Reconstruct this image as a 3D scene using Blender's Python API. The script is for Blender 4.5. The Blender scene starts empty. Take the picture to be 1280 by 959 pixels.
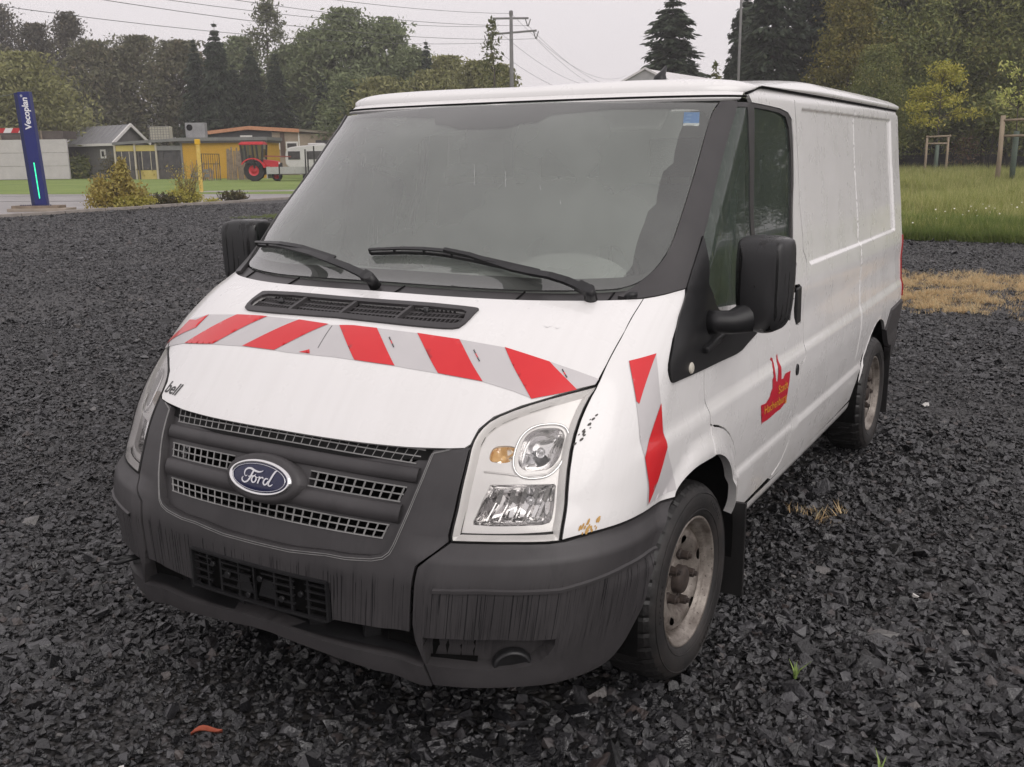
import bpy, bmesh, math, random
import numpy as np
from mathutils import Vector, Matrix
from mathutils.geometry import delaunay_2d_cdt
random.seed(7); RNG=np.random.default_rng(7)
SC=bpy.context.scene; COL=SC.collection
# ---------------- camera ----------------
CAM=Vector((1.98479520,-2.87520182,1.68852029))
cam=bpy.data.cameras.new('camera'); camo=bpy.data.objects.new('camera',cam); COL.objects.link(camo); SC.camera=camo
cam.sensor_width=36; cam.lens=1242.18/1280*36; cam.clip_start=.05; cam.clip_end=1500
yaw,pit,rol=-.532152088,.227208891,-.0113689513
_d=Vector((math.sin(yaw)*math.cos(pit),math.cos(yaw)*math.cos(pit),-math.sin(pit)))
_r=_d.cross(Vector((0,0,1))).normalized(); _u=_r.cross(_d)
_c,_s=math.cos(rol),math.sin(rol)
_X=_c*_r+_s*_u; _Y=-_s*_r+_c*_u; _Z=-_d
camo.matrix_world=Matrix(((_X.x,_Y.x,_Z.x,CAM.x),(_X.y,_Y.y,_Z.y,CAM.y),(_X.z,_Y.z,_Z.z,CAM.z),(0,0,0,1)))
# ---------------- world, sun, exposure ----------------
SUN_EL,SUN_ROT=math.radians(36),math.radians(118)
w=bpy.data.worlds.new('World'); SC.world=w; w.use_nodes=True
nt=w.node_tree; nt.nodes.clear()
sky=nt.nodes.new('ShaderNodeTexSky'); sky.sky_type='NISHITA'; sky.sun_disc=False
sky.sun_elevation=SUN_EL; sky.sun_rotation=SUN_ROT; sky.air_density=1.0; sky.dust_density=3.0
mx=nt.nodes.new('ShaderNodeMix'); mx.data_type='RGBA'; mx.inputs[0].default_value=.955
mx.inputs[7].default_value=(8.9,8.35,8.5,1)     # flat overcast cloud layer
bg=nt.nodes.new('ShaderNodeBackground'); bg.inputs[1].default_value=.10
wo=nt.nodes.new('ShaderNodeOutputWorld')
nt.links.new(sky.outputs[0],mx.inputs[6]); nt.links.new(mx.outputs[2],bg.inputs[0]); nt.links.new(bg.outputs[0],wo.inputs[0])
sl=bpy.data.lights.new('sun','SUN'); sl.energy=1.35; sl.angle=math.radians(50); sl.color=(1,.97,.94)
so=bpy.data.objects.new('sun',sl); COL.objects.link(so)
so.rotation_euler=(math.pi/2-SUN_EL,0,math.pi-SUN_ROT+math.radians(0)); so.location=(0,0,30)
SC.view_settings.view_transform='Standard'; SC.view_settings.look='None'; SC.view_settings.exposure=.09; SC.view_settings.gamma=1
SC.render.engine='CYCLES'
# ---------------- material helpers ----------------
class NT:
    def __init__(s,m): s.t=m.node_tree; s.b=s.t.nodes['Principled BSDF']; s.o=s.t.nodes['Material Output']
    def n(s,ty,**k):
        x=s.t.nodes.new(ty)
        for a,b in k.items(): setattr(x,a,b)
        return x
    def l(s,a,b): s.t.links.new(a,b)
    def coord(s,scale=(1,1,1),out='Object',rot=(0,0,0)):
        tc=s.n('ShaderNodeTexCoord'); mp=s.n('ShaderNodeMapping'); mp.inputs['Scale'].default_value=scale; mp.inputs['Rotation'].default_value=rot
        s.l(tc.outputs[out],mp.inputs[0]); return mp.outputs[0]
    def noise(s,co,scale=5,detail=4,rough=.6,dist=0):
        x=s.n('ShaderNodeTexNoise'); x.inputs['Scale'].default_value=scale; x.inputs['Detail'].default_value=detail; x.inputs['Roughness'].default_value=rough; x.inputs['Distortion'].default_value=dist
        if co is not None: s.l(co,x.inputs['Vector'])
        return x.outputs['Fac']
    def vor(s,co,scale=5,feat='F1',out='Distance',rnd=1):
        x=s.n('ShaderNodeTexVoronoi'); x.feature=feat; x.inputs['Scale'].default_value=scale; x.inputs['Randomness'].default_value=rnd
        if co is not None: s.l(co,x.inputs['Vector'])
        return x.outputs[out]
    def ramp(s,f,stops,interp='LINEAR'):
        x=s.n('ShaderNodeValToRGB'); x.color_ramp.interpolation=interp; e=x.color_ramp.elements
        while len(e)<len(stops): e.new(.5)
        for q,(p,c) in zip(e,stops):
            q.position=p; q.color=(c,c,c,1) if isinstance(c,(int,float)) else (*c[:3],1)
        s.l(f,x.inputs[0]); return x.outputs[0]
    def mix(s,f,a,b,mode='MIX'):
        x=s.n('ShaderNodeMix'); x.data_type='RGBA'; x.blend_type=mode
        for i,q in ((0,f),(6,a),(7,b)):
            if hasattr(q,'links'): s.l(q,x.inputs[i])
            elif i==0: x.inputs[0].default_value=q
            else: x.inputs[i].default_value=(q,q,q,1) if isinstance(q,(int,float)) else (*q[:3],1)
        return x.outputs[2]
    def math(s,op,a,b=0,c=None,clamp=False):
        x=s.n('ShaderNodeMath'); x.operation=op; x.use_clamp=clamp
        for i,q in enumerate((a,b) if c is None else (a,b,c)):
            if hasattr(q,'links'): s.l(q,x.inputs[i])
            else: x.inputs[i].default_value=q
        return x.outputs[0]
    def sep(s,co):
        x=s.n('ShaderNodeSeparateXYZ'); s.l(co,x.inputs[0]); return x.outputs
    def bump(s,h,strength=.3,dist=.01,prev=None):
        x=s.n('ShaderNodeBump'); x.inputs['Strength'].default_value=strength; x.inputs['Distance'].default_value=dist; s.l(h,x.inputs['Height'])
        if prev is not None: s.l(prev,x.inputs['Normal'])
        return x.outputs[0]
    def set(s,**k):
        names=dict(col='Base Color',rough='Roughness',metal='Metallic',spec='Specular IOR Level',nor='Normal',coat='Coat Weight',coatr='Coat Roughness',emit='Emission Color',es='Emission Strength',trans='Transmission Weight',ior='IOR',alpha='Alpha',sub='Subsurface Weight')
        for a,v in k.items():
            i=s.b.inputs[names[a]]
            if hasattr(v,'links'): s.l(v,i)
            elif a in('col','emit'): i.default_value=(v,v,v,1) if isinstance(v,(int,float)) else (*v[:3],1)
            else: i.default_value=v
def mat(name,col=.5,rough=.5,**k):
    m=bpy.data.materials.new(name); m.use_nodes=True; q=NT(m); q.set(col=col,rough=rough,**k); return m
def nmat(name):
    m=bpy.data.materials.new(name); m.use_nodes=True; return m,NT(m)
# simple material whose colour varies by noise
def vmat(name,c1,c2,scale=3,rough=.7,bump=.2,bscale=40,coordscale=(1,1,1),spec=.4,metal=0,bd=.01):
    m,q=nmat(name); co=q.coord(coordscale)
    f=q.ramp(q.noise(co,scale,5),[(.3,c1),(.7,c2)])
    q.set(col=f,rough=rough,spec=spec,metal=metal)
    if bump: q.set(nor=q.bump(q.noise(co,bscale,3),bump,bd))
    return m
# ---------------- object helpers ----------------
def tag(o,label=None,cat=None,group=None,kind=None):
    if label: o['label']=label
    if cat: o['category']=cat
    if group: o['group']=group
    if kind: o['kind']=kind
    return o
def empty(name,loc=(0,0,0),label=None,cat=None,group=None,rz=0):
    o=bpy.data.objects.new(name,None); COL.objects.link(o); o.location=loc; o.rotation_euler=(0,0,rz); o.empty_display_size=.1
    return tag(o,label,cat,group)
def link(name,me,m=None,parent=None,loc=None):
    o=bpy.data.objects.new(name,me); COL.objects.link(o)
    if m is not None:
        if len(me.materials): me.materials.clear()
        for q in (m if isinstance(m,(list,tuple)) else [m]): me.materials.append(q)
    if parent is not None: o.parent=parent
    if loc is not None: o.location=loc
    return o
class MB:
    """collects boxes, bars, tubes; build() links ONE mesh object"""
    def __init__(s): s.v=[]; s.f=[]; s.sm=[]; s.mi=[]; s.m=0
    def add(s,vs,fs,smooth=False):
        k=len(s.v); s.v+= [tuple(map(float,p)) for p in vs]
        for f in fs: s.f.append(tuple(i+k for i in f)); s.sm.append(smooth); s.mi.append(s.m)
        return s
    def box(s,c,d,rz=0,M=None):
        x,y,z=[q/2 for q in d]
        P=[Vector((a*x,b*y,e*z)) for a in(-1,1) for b in(-1,1) for e in(-1,1)]
        R=M if M is not None else Matrix.Rotation(rz,3,'Z')
        P=[R@p+Vector(c) for p in P]
        return s.add(P,[(0,1,3,2),(4,6,7,5),(0,4,5,1),(2,3,7,6),(0,2,6,4),(1,5,7,3)])
    def b2(s,x0,x1,y0,y1,z0,z1): return s.box(((x0+x1)/2,(y0+y1)/2,(z0+z1)/2),(abs(x1-x0),abs(y1-y0),abs(z1-z0)))
    def bar(s,p,q,w,h=None,up=(0,0,1)):
        p=Vector(p);q=Vector(q);h=w if h is None else h;d=(q-p);L=d.length
        if L<1e-6: return s
        d/=L;x=d.cross(Vector(up)); 
        if x.length<1e-3: x=d.cross(Vector((1,0,0)))
        x.normalize();y=x.cross(d)
        M=Matrix((x,d,y)).transposed()
        return s.box((p+q)/2,(w,L,h),M=M)
    def tube(s,pts,r,n=8,cap=True,smooth=True):
        pts=[Vector(p) for p in pts]; rs=r if isinstance(r,(list,tuple)) else [r]*len(pts)
        k0=len(s.v);ref=None;rings=[]
        for i,p in enumerate(pts):
            d=(pts[min(i+1,len(pts)-1)]-pts[max(i-1,0)]).normalized()
            if ref is None:
                ref=d.cross(Vector((0,0,1)));
                if ref.length<.05: ref=d.cross(Vector((1,0,0)))
            ref=(ref-d*ref.dot(d)).normalized(); b=d.cross(ref)
            for j in range(n):
                a=2*math.pi*j/n; s.v.append(tuple(p+rs[i]*(math.cos(a)*ref+math.sin(a)*b)))
        for i in range(len(pts)-1):
            for j in range(n):
                a=k0+i*n+j;b2=k0+i*n+(j+1)%n; s.f.append((a,a+n,b2+n,b2)); s.sm.append(smooth); s.mi.append(s.m)
        if cap:
            s.f.append(tuple(k0+j for j in range(n))); s.sm.append(False); s.mi.append(s.m)
            e=k0+(len(pts)-1)*n; s.f.append(tuple(e+j for j in reversed(range(n)))); s.sm.append(False); s.mi.append(s.m)
        return s
    def lathe(s,prof,M=None,n=32,smooth=True,arc=None):
        """prof: (r,h) list, revolve about local z"""
        M=M or Matrix.Identity(4);k0=len(s.v)
        for r,h in prof:
            for j in range(n):
                a=2*math.pi*j/n; s.v.append(tuple(M@Vector((r*math.cos(a),r*math.sin(a),h))))
        for i in range(len(prof)-1):
            for j in range(n):
                a=k0+i*n+j;b=k0+i*n+(j+1)%n
                s.f.append((a,b,b+n,a+n)); s.sm.append(smooth); s.mi.append(s.m)
        return s
    def grid(s,P,smooth=True,closeu=False):
        """P[i][j] points"""
        P=np.asarray(P,float);a,b=P.shape[:2];k=len(s.v);s.v+=[tuple(p) for p in P.reshape(-1,3).tolist()]
        for i in range(a if closeu else a-1):
            for j in range(b-1):
                i2=(i+1)%a
                s.f.append((k+i*b+j,k+i2*b+j,k+i2*b+j+1,k+i*b+j+1));s.sm.append(smooth);s.mi.append(s.m)
        return s
    def prism(s,poly,z0,z1,M=None):
        M=M or Matrix.Identity(4);n=len(poly)
        vs=[M@Vector((x,y,z0)) for x,y in poly]+[M@Vector((x,y,z1)) for x,y in poly]
        return s.add(vs,[tuple(reversed(range(n))),tuple(range(n,2*n))]+[(i,(i+1)%n,n+(i+1)%n,n+i) for i in range(n)])
    def mesh(s,name):
        me=bpy.data.meshes.new(name); me.from_pydata(s.v,[],s.f); me.polygons.foreach_set('use_smooth',s.sm); me.polygons.foreach_set('material_index',s.mi); me.update(); return me
    def build(s,name,m,parent=None,loc=None): return link(name,s.mesh(name),m,parent,loc)
def bevel(o,w=.01,seg=2,ang=30):
    b=o.modifiers.new('bevel','BEVEL'); b.width=w; b.segments=seg; b.limit_method='ANGLE'; b.angle_limit=math.radians(ang); b.harden_normals=False; return o
def smooth_angle(o):
    for p in o.data.polygons: p.use_smooth=True
    return o
def rrect(w,h,r,n=5,cx=0,cy=0):
    P=[]
    for sx,sy,a0 in ((1,1,0),(-1,1,90),(-1,-1,180),(1,-1,270)):
        for i in range(n+1):
            a=math.radians(a0+90*i/n); P.append((cx+sx*(w/2-r)+r*math.cos(a),cy+sy*(h/2-r)+r*math.sin(a)))
    return P
def textmesh(body,size=1,shear=0,ext=0,bold=0,space=1):
    cu=bpy.data.curves.new('t','FONT'); cu.body=body; cu.size=size; cu.shear=shear; cu.extrude=ext; cu.offset=bold; cu.space_character=space
    cu.align_x='LEFT'; cu.resolution_u=3
    ob=bpy.data.objects.new('t',cu); COL.objects.link(ob); dg=bpy.context.evaluated_depsgraph_get()
    me=bpy.data.meshes.new_from_object(ob.evaluated_get(dg)); bpy.data.objects.remove(ob); return me
# v  z  F  W  D  n
KEYS=np.array([
(.262,.262,-.905,.870,.50,2.7),
(.30,.30,-.94,.885,.52,2.6),
(.36,.36,-.955,.905,.54,2.5),
(.46,.46,-.963,.930,.55,2.5),
(.57,.57,-.962,.950,.55,2.5),
(.70,.70,-.935,.970,.55,2.40),
(.80,.80,-.905,.978,.57,2.3),
(.905,.905,-.850,.976,.57,2.3),
(1.02,1.0,-.775,.970,.57,2.3),
(1.18,1.11,-.672,.961,.58,2.3),
(1.30,1.188,-.579,.954,.60,2.25),
(1.39,1.229,-.500,.949,.59,2.25),
(1.505,1.263,-.391,.945,.52,2.25),
(1.60,1.292,-.300,.942,.44,2.3),
(1.69,1.338,-.225,.938,.41,2.32),
(1.87,1.470,-.082,.922,.39,2.35),
(2.04,1.602,.067,.906,.38,2.33),
(2.28,1.781,.280,.888,.33,2.35),
(2.42,1.880,.435,.877,.26,2.5),
(2.50,1.925,.520,.860,.25,2.6)])
def pchip(x,y):
    h=np.diff(x);d=np.diff(y)/h;m=np.zeros_like(y)
    for i in range(1,len(x)-1):
        if d[i-1]*d[i]>0:
            w1=2*h[i]+h[i-1];w2=h[i]+2*h[i-1];m[i]=(w1+w2)/(w1/d[i-1]+w2/d[i])
    m[0]=d[0];m[-1]=d[-1]
    def f(q):
        q=np.clip(q,x[0],x[-1]);i=np.clip(np.searchsorted(x,q)-1,0,len(x)-2)
        t=(q-x[i])/h[i];return y[i]*(1+2*t)*(1-t)**2+h[i]*m[i]*t*(1-t)**2+y[i+1]*t*t*(3-2*t)+h[i]*m[i+1]*t*t*(t-1)
    return f
fz,fF,fW,fD,fn=[pchip(KEYS[:,0],KEYS[:,k]) for k in range(1,6)]
YR=3.66;A1=1.2;SLEN=4.0;RC=.10
def v_of_z(z):
    lo=np.full(np.shape(z),.262);hi=np.full(np.shape(z),2.5)
    for _ in range(40):
        m=(lo+hi)/2;g=fz(m)<z;lo=np.where(g,m,lo);hi=np.where(g,hi,m)
    return (lo+hi)/2
def base(a,v):
    """a in [0,A1] front, [A1,A1+L] side, +0.2 rear corner; returns x,y,z"""
    a,v=np.broadcast_arrays(np.asarray(a,float),np.asarray(v,float))
    z=fz(v);F=fF(v);W=fW(v);D=fD(v);n=fn(v)
    sg=np.sign(a)+(a==0);a=np.abs(a)
    th=np.clip(a/A1,0,1)*np.pi/2
    # blend param so that x ~ a near the centre
    s=np.sin(th);c=np.cos(th)
    x=W*s**1.0
    # x=W*s ; y from superellipse
    y=F+D*(1-(np.maximum(1-s**n,0))**(1/n))
    ys=F+D
    t=np.clip((a-A1)/SLEN,0,1)
    side=a>A1
    y=np.where(side,ys+t*(YR-ys),y)
    # plan curvature of the side
    x=np.where(side,W,x)
    x=x-0.022*np.clip((y-1.4)/2.4,0,1)**2*1.0
    q=np.clip((a-A1-SLEN)/.2,0,1)*np.pi/2
    x=x-RC*(1-np.cos(q));y=y+RC*np.sin(q)
    x,y,z=np.broadcast_arrays(x*sg,y,z)
    return np.stack([x,y,z],-1)
def a_of_y(y,v):
    ys=fF(v)+fD(v);return A1+(y-ys)/(YR-ys)*SLEN
def a_of_x(x,v):
    return np.arcsin(np.clip(x/fW(v),-1,1))*2/np.pi*A1

def sst(x,a,b):
    t=np.clip((x-a)/(b-a),0,1);return t*t*(3-2*t)
ARCH=((-0.0,.33),(2.933,.33))
def disp(a,v,P):
    a=np.abs(a);y=P[...,1];z=P[...,2]
    ws=sst(a,.92,1.25)
    d=ws*(-.012*sst(z,.865,.915)*(1-sst(z,1.02,1.15))+.013*(1-sst(z,.55,.59)))
    # pressed cargo side panel
    rec=sst(y,1.36,1.375)*(1-sst(y,3.40,3.42))*sst(z,1.215,1.235)*(1-sst(z,1.845,1.86))
    d=d-.012*rec*ws
    d=d-.004*ws*(1-sst(np.abs(y-2.40),.0,.012))*sst(z,.62,.64)*(1-sst(z,1.86,1.88))
    # wheel arch lips
    for (yc,zc),r0,r1 in ((ARCH[0],.425,.500),(ARCH[1],.385,.43)):
        r=np.hypot(y-yc,z-zc)
        d=d+.022*ws*(1-sst(r,r0,r1))*sst(z,.34,.5)
    # bumper corner ledge
    d=d+.026*sst(a,.38,.50)*(1-sst(z,.645,.70))*(1-sst(a,1.28,1.40))
    return d
def nrm(a,v,f):
    e=1e-3
    Pa=f(a+e,v)-f(a-e,v);Pv=f(a,v+e)-f(a,v-e)
    N=np.cross(Pa,Pv);return N/np.maximum(np.linalg.norm(N,axis=-1,keepdims=True),1e-9)
def surf(a,v,off=0.):
    a,v=np.broadcast_arrays(np.asarray(a,float),np.asarray(v,float))
    P=base(a,v);N=nrm(a,v,base)
    return P+N*(disp(a,v,P)+off*np.ones(P.shape[:-1]))[...,None]
def pt(a,v,off=0.):
    return surf(np.array([a]),np.array([v]),off)[0]
BK={'hood':[(-0.0002,0.9123),(0.01,0.9231),(0.2559,0.9192),(0.3676,0.919),(0.4536,0.9241),(0.4919,0.9271),(0.505,0.9383),(0.5129,0.9818),(0.5399,1.0177),(0.6022,1.0532),(0.6941,1.088),(0.8017,1.1215),(0.8146,1.1862),(0.8281,1.3048),(0.8275,1.5089),(0.6667,1.5071),(0.5638,1.5081),(0.462,1.5084),(0.371,1.5103),(0.1697,1.5078),(0.0942,1.5081),(0.0122,1.5063)],
'lamp':[(0.8039,1.1089),(0.6956,1.0825),(0.6038,1.0475),(0.5416,1.012),(0.5173,0.9774),(0.5096,0.9385),(0.5132,0.8886),(0.5128,0.8013),(0.5129,0.7158),(0.5169,0.703),(0.5867,0.7038),(0.6722,0.7031),(0.7641,0.7004),(0.8094,0.7),(0.7944,0.7877),(0.7771,0.8991),(0.7742,0.9837),(0.7851,1.0617)],
'fender':[(0.8275,1.5089),(0.8281,1.3048),(0.8146,1.1862),(0.808,1.1155),(0.7941,1.061),(0.783,0.9832),(0.787,0.8985),(0.8036,0.7869),(0.8197,0.6995),(0.8904,0.7075),(0.9895,0.7098),(1.1651,0.7112),(1.3378,0.7005),(1.347,0.7173),(1.3803,0.7352),(1.426,0.746),(1.4772,0.7502),(1.5607,0.7444),(1.6166,0.7401),(1.6726,0.7371),(1.6593,0.7813),(1.642,0.8225),(1.5993,0.8386),(1.5773,0.8778),(1.5559,0.9036),(1.5276,0.9303),(1.4991,0.974),(1.4568,1.0513),(1.3058,1.058),(1.1673,1.0667),(1.1289,1.0968),(1.0926,1.139),(1.0737,1.1997),(1.0504,1.2634),(1.0095,1.5679),(0.9612,1.5542),(0.8912,1.5246)],
'arch_trim':[(1.6776,0.7359),(1.664,0.7802),(1.647,0.8202),(1.7176,0.8145),(1.785,0.7844),(1.863,0.7461),(1.9524,0.6917),(2.035,0.6305),(2.0771,0.5673),(2.1101,0.5029),(2.2476,0.351),(2.1179,0.4212),(1.9372,0.5495),(1.8856,0.6172),(1.7714,0.6903),(1.719,0.7195)],
'sail':[(1.0288,1.8156),(1.0673,1.7704),(1.1371,1.6805),(1.2121,1.4433),(1.3194,1.3303),(1.4757,1.262),(1.9231,1.1727),(1.9894,1.0932),(1.89,1.0639),(1.8204,1.0413),(1.6166,1.0497),(1.4518,1.0546),(1.3042,1.0604),(1.1658,1.069),(1.1322,1.0961),(1.0965,1.1383),(1.0788,1.1989),(1.0537,1.2629),(1.0276,1.3731),(1.0124,1.5709),(1.0083,1.7091)],
'pillar':[(0.9069,2.3805),(1.0247,2.3861),(1.0449,2.3743),(1.0366,2.2661),(1.0264,2.1177),(1.0295,1.9553),(1.0265,1.8145),(1.0083,1.7091),(1.0109,1.574),(0.9607,1.558),(0.8904,1.5283),(0.8289,1.512),(0.7855,1.5067),(0.7276,1.5339),(0.7773,1.6281),(0.8159,1.6783),(0.8414,1.7264),(0.8607,1.7694),(0.8742,1.8271),(0.8807,1.9463),(0.8807,2.0659),(0.8795,2.2053),(0.8739,2.314)],
'wsouter':[(0.103,2.4192),(0.343,2.4023),(0.5908,2.3895),(0.9021,2.3798),(0.8787,2.3323),(0.8795,2.2053),(0.8807,2.0659),(0.8807,1.9463),(0.8742,1.8271),(0.8607,1.7694),(0.8414,1.7264),(0.8159,1.6783),(0.7773,1.6281),(0.7116,1.5941),(0.628,1.5867),(0.5298,1.5819),(0.4127,1.5783),(0.2961,1.5792),(0.2017,1.5797),(0.0591,1.5943),(0.0176,1.5995)],
'wsclear':[(0.2523,2.3525),(0.2714,2.3636),(0.4175,2.3654),(0.5788,2.3614),(0.7056,2.3568),(0.7967,2.3478),(0.8402,2.3325),(0.869,2.303),(0.8848,2.1982),(0.8853,2.0593),(0.8833,1.9296),(0.8765,1.8521),(0.8599,1.7844),(0.8419,1.736),(0.817,1.7015),(0.7832,1.6792),(0.741,1.667),(0.668,1.6628),(0.5542,1.6572),(0.4491,1.6552),(0.3104,1.6624),(0.1633,1.6677),(0.0036,1.6821)],
'bc_top':[(0.4474,0.6328),(0.4787,0.6655),(0.5119,0.6976),(0.5878,0.6988),(0.6734,0.6981),(0.815,0.6927),(0.8923,0.7023),(0.9915,0.7054),(1.1681,0.706),(1.3282,0.6967),(1.2768,0.6683),(1.2281,0.6151),(1.1953,0.5272),(1.1889,0.427),(1.182,0.3684),(1.1677,0.3306),(1.1244,0.2965),(1.0327,0.291),(0.9068,0.2918),(0.75,0.2994),(0.6072,0.3002),(0.5178,0.304),(0.487,0.367),(0.4481,0.4516),(0.4453,0.5465),(0.4452,0.6004)],
'bc_open':[(0.4777,0.4457),(0.5462,0.4487),(0.6747,0.4498),(0.8549,0.4356),(0.8544,0.4138),(0.8411,0.3912),(0.8169,0.3722),(0.7875,0.3622),(0.7341,0.3552),(0.6667,0.3545),(0.5745,0.3599),(0.4948,0.3659)],
'centre_bump':[(0.5095,0.9352),(0.5044,0.9212),(0.5058,0.871),(0.5035,0.8009),(0.5029,0.7152),(0.5072,0.7004),(0.4759,0.6672),(0.4406,0.6338),(0.4385,0.5991),(0.4389,0.5447),(0.4403,0.4515),(0.3679,0.4427),(0.3023,0.4425),(0.2295,0.4411)],
'grille_dish':[(0.4106,0.9034),(0.4018,0.8444),(0.389,0.7879),(0.3776,0.7338),(0.3653,0.6851),(0.3581,0.6656),(0.3442,0.6524),(0.3168,0.6442),(0.2506,0.6376),(0.1999,0.6379)],
'slot1':[(0.3867,0.9185),(0.3857,0.8863)],
'slot2':[(0.3702,0.8362),(0.3682,0.7881)],
'slot3':[(0.3541,0.7311),(0.3482,0.6964)],
'slotL':[(-0.4085,0.9208),(-0.3888,0.8945),(-0.3618,0.8311),(-0.3417,0.7823),(-0.3113,0.7308),(-0.2879,0.7033)],
'lip':[(0.038,0.3887),(0.1844,0.3705),(0.3456,0.3621),(0.485,0.3614),(0.5144,0.3049),(0.344,0.3072),(0.1803,0.3316),(0.0315,0.3494)],
'vent':[(0.3545,1.4291),(0.3432,1.4349),(0.2538,1.447),(0.0825,1.4411),(0.0233,1.4362),(0.0687,1.3332),(0.1457,1.32),(0.2814,1.3123),(0.3444,1.3122),(0.3583,1.3219),(0.3591,1.3568)],
'vent_in':[(0.3415,1.4087),(0.2818,1.4106),(0.0973,1.4144),(0.1286,1.3454),(0.2491,1.3374),(0.3318,1.335),(0.3408,1.3597)],
'plate':[(0.2202,0.5543),(0.2295,0.4411)],
'glassA':[(1.0554,2.3597),(1.1807,2.3589),(1.1872,2.3583),(1.3744,2.114),(1.6272,1.7573),(1.8835,1.2051),(1.4649,1.2743),(1.3122,1.3406),(1.215,1.473),(1.182,1.655),(1.1158,1.7358),(1.0437,1.8138),(1.0511,1.8775),(1.0304,2.0838),(1.0354,2.2405)],
'glassB':[(1.2901,2.3592),(1.501,2.3563),(1.7163,2.3466),(1.8425,2.3294),(1.9311,2.2724),(2.0328,2.1476),(2.1552,1.9456),(2.2341,1.7013),(2.4465,1.1057),(1.9318,1.1971),(1.673,1.7534),(1.4402,2.1133)],
'winouter':[(1.0338,2.3822),(1.2282,2.3809),(1.492,2.3745),(1.7071,2.3673),(1.8637,2.351),(1.956,2.3154),(2.0399,2.2101),(2.1716,1.9838),(2.2768,1.6969),(2.5124,1.0597),(1.927,1.1682),(1.4792,1.258),(1.3131,1.3273),(1.2016,1.4528),(1.1216,1.682),(1.0427,1.8019),(1.0237,1.8146),(1.0308,1.9184),(1.0264,2.1177),(1.0366,2.2661)],
'stripe_hoodR_top':[(0.0134,1.2984),(0.0588,1.3055),(0.1347,1.3019),(0.2508,1.2928),(0.3687,1.2765),(0.4963,1.2522),(0.6377,1.204),(0.7225,1.1712),(0.8042,1.1367)],
'stripe_hoodR_bot':[(-0.0004,1.1806),(0.0695,1.1815),(0.1242,1.1784),(0.2351,1.1712),(0.356,1.1553),(0.4757,1.1342),(0.5658,1.1032),(0.6217,1.0789),(0.6429,1.0653)],
'stripe_cuts':[(0.0241,1.3017),(0.1247,1.177),(0.1347,1.3019),(0.2387,1.1702),(0.2508,1.2928),(0.3575,1.154),(0.3687,1.2765),(0.4792,1.1329),(0.4963,1.2522),(0.6225,1.0762),(0.6354,1.204),(0.7218,1.0922)],
'stripe_low_edge':[(0.6429,1.0653),(0.7217,1.0928),(0.8031,1.1186)],
'stripeL_top':[(-0.0001,1.3001),(-0.1095,1.3067),(-0.2526,1.3028),(-0.3509,1.2915),(-0.5214,1.262),(-0.6588,1.216)],
'stripeL_bot':[(-0.0004,1.1806),(-0.0786,1.1782),(-0.1286,1.1799),(-0.2431,1.1773),(-0.3773,1.1618),(-0.555,1.1308),(-0.8832,1.0321)],
'stripeL_cuts':[(-0.0104,1.3005),(-0.126,1.1803),(-0.1108,1.3065),(-0.2455,1.1785),(-0.2291,1.2989),(-0.3773,1.1618),(-0.362,1.2896),(-0.5474,1.1341),(-0.5214,1.262),(-0.8832,1.0321)],
'fs':[(0.8902,1.1918),(0.997,1.2052),(1.0682,1.0863),(1.1167,1.0117),(1.1851,0.9181),(1.2129,0.8617),(1.3308,0.7473),(1.3426,0.7203),(1.1649,0.7258),(1.0769,0.8664),(1.038,0.9179),(0.9733,1.0363),(0.9276,1.1212)],
'fs_cut':[(0.997,1.2052),(0.9875,1.0317),(0.9714,1.0417),(1.1167,1.0117),(1.0924,0.9191),(1.0773,0.8653),(1.2129,0.8617),(1.1702,0.7283)],
'rust':[(0.899,0.7212)],
'scratch':[(0.8012,0.9682),(0.8255,0.9892),(0.794,0.9423)],
'bell':[(-0.5471,0.9355),(-0.4504,0.944)],
'handle':[(2.4554,1.2198),(2.6059,1.1974),(2.7417,0.9983),(2.5939,1.0124)],
'lock':[(2.6565,0.8183)],
'disc':[(1.2823,1.0948)],
'doorseam':[(1.9719,2.4251),(2.3202,1.6924),(2.4679,1.2388),(2.5486,1.2187),(2.6863,1.0713),(2.7866,0.9147),(2.7962,0.8473),(2.6953,0.8424)],
'doorseam2':[(2.7138,0.83),(2.83,0.6602),(2.9124,0.5017),(2.9363,0.4025),(2.982,0.294),(2.7542,0.2804),(2.354,0.2975)],
'panelV':[(2.1219,2.3863),(2.5254,1.3991),(2.6332,1.215)],
'logo':[(2.2598,0.6907),(2.1774,0.7786),(2.2468,0.7718),(2.2849,0.7873),(2.2893,0.8002),(2.3072,0.8143),(2.2911,0.8478),(2.3029,0.8532),(2.2936,0.8702),(2.294,0.91),(2.2612,0.927),(2.2669,0.9334),(2.2909,0.9258),(2.3143,0.902),(2.3155,0.8702),(2.3513,0.8292),(2.3675,0.8262),(2.359,0.89),(2.347,0.9264),(2.3568,0.9313),(2.3802,0.8944),(2.4008,0.8708),(2.426,0.8233),(2.4524,0.8224),(2.477,0.8358),(2.5497,0.833),(2.5561,0.7656),(2.5766,0.7111),(2.5077,0.6961),(2.447,0.697),(2.3759,0.6944),(2.3271,0.6933),(2.2611,0.6986)],
'stadt':[(2.4042,0.7732),(2.5386,0.7707),(2.3843,0.8069)],
'hach':[(2.2584,0.7282),(2.571,0.7164),(2.2253,0.765)],
'bumpline':[(0.4968,0.5809),(0.6172,0.5862),(0.8415,0.5794),(0.9455,0.5886),(1.0717,0.5983),(1.2232,0.5963)],
'reararch':[(4.681,0.7805),(4.5763,0.7814),(4.4459,0.7595),(4.3124,0.7138),(4.1975,0.6235),(4.125,0.5584),(4.0716,0.4941),(4.009,0.4499),(3.9486,0.4104)],
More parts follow.
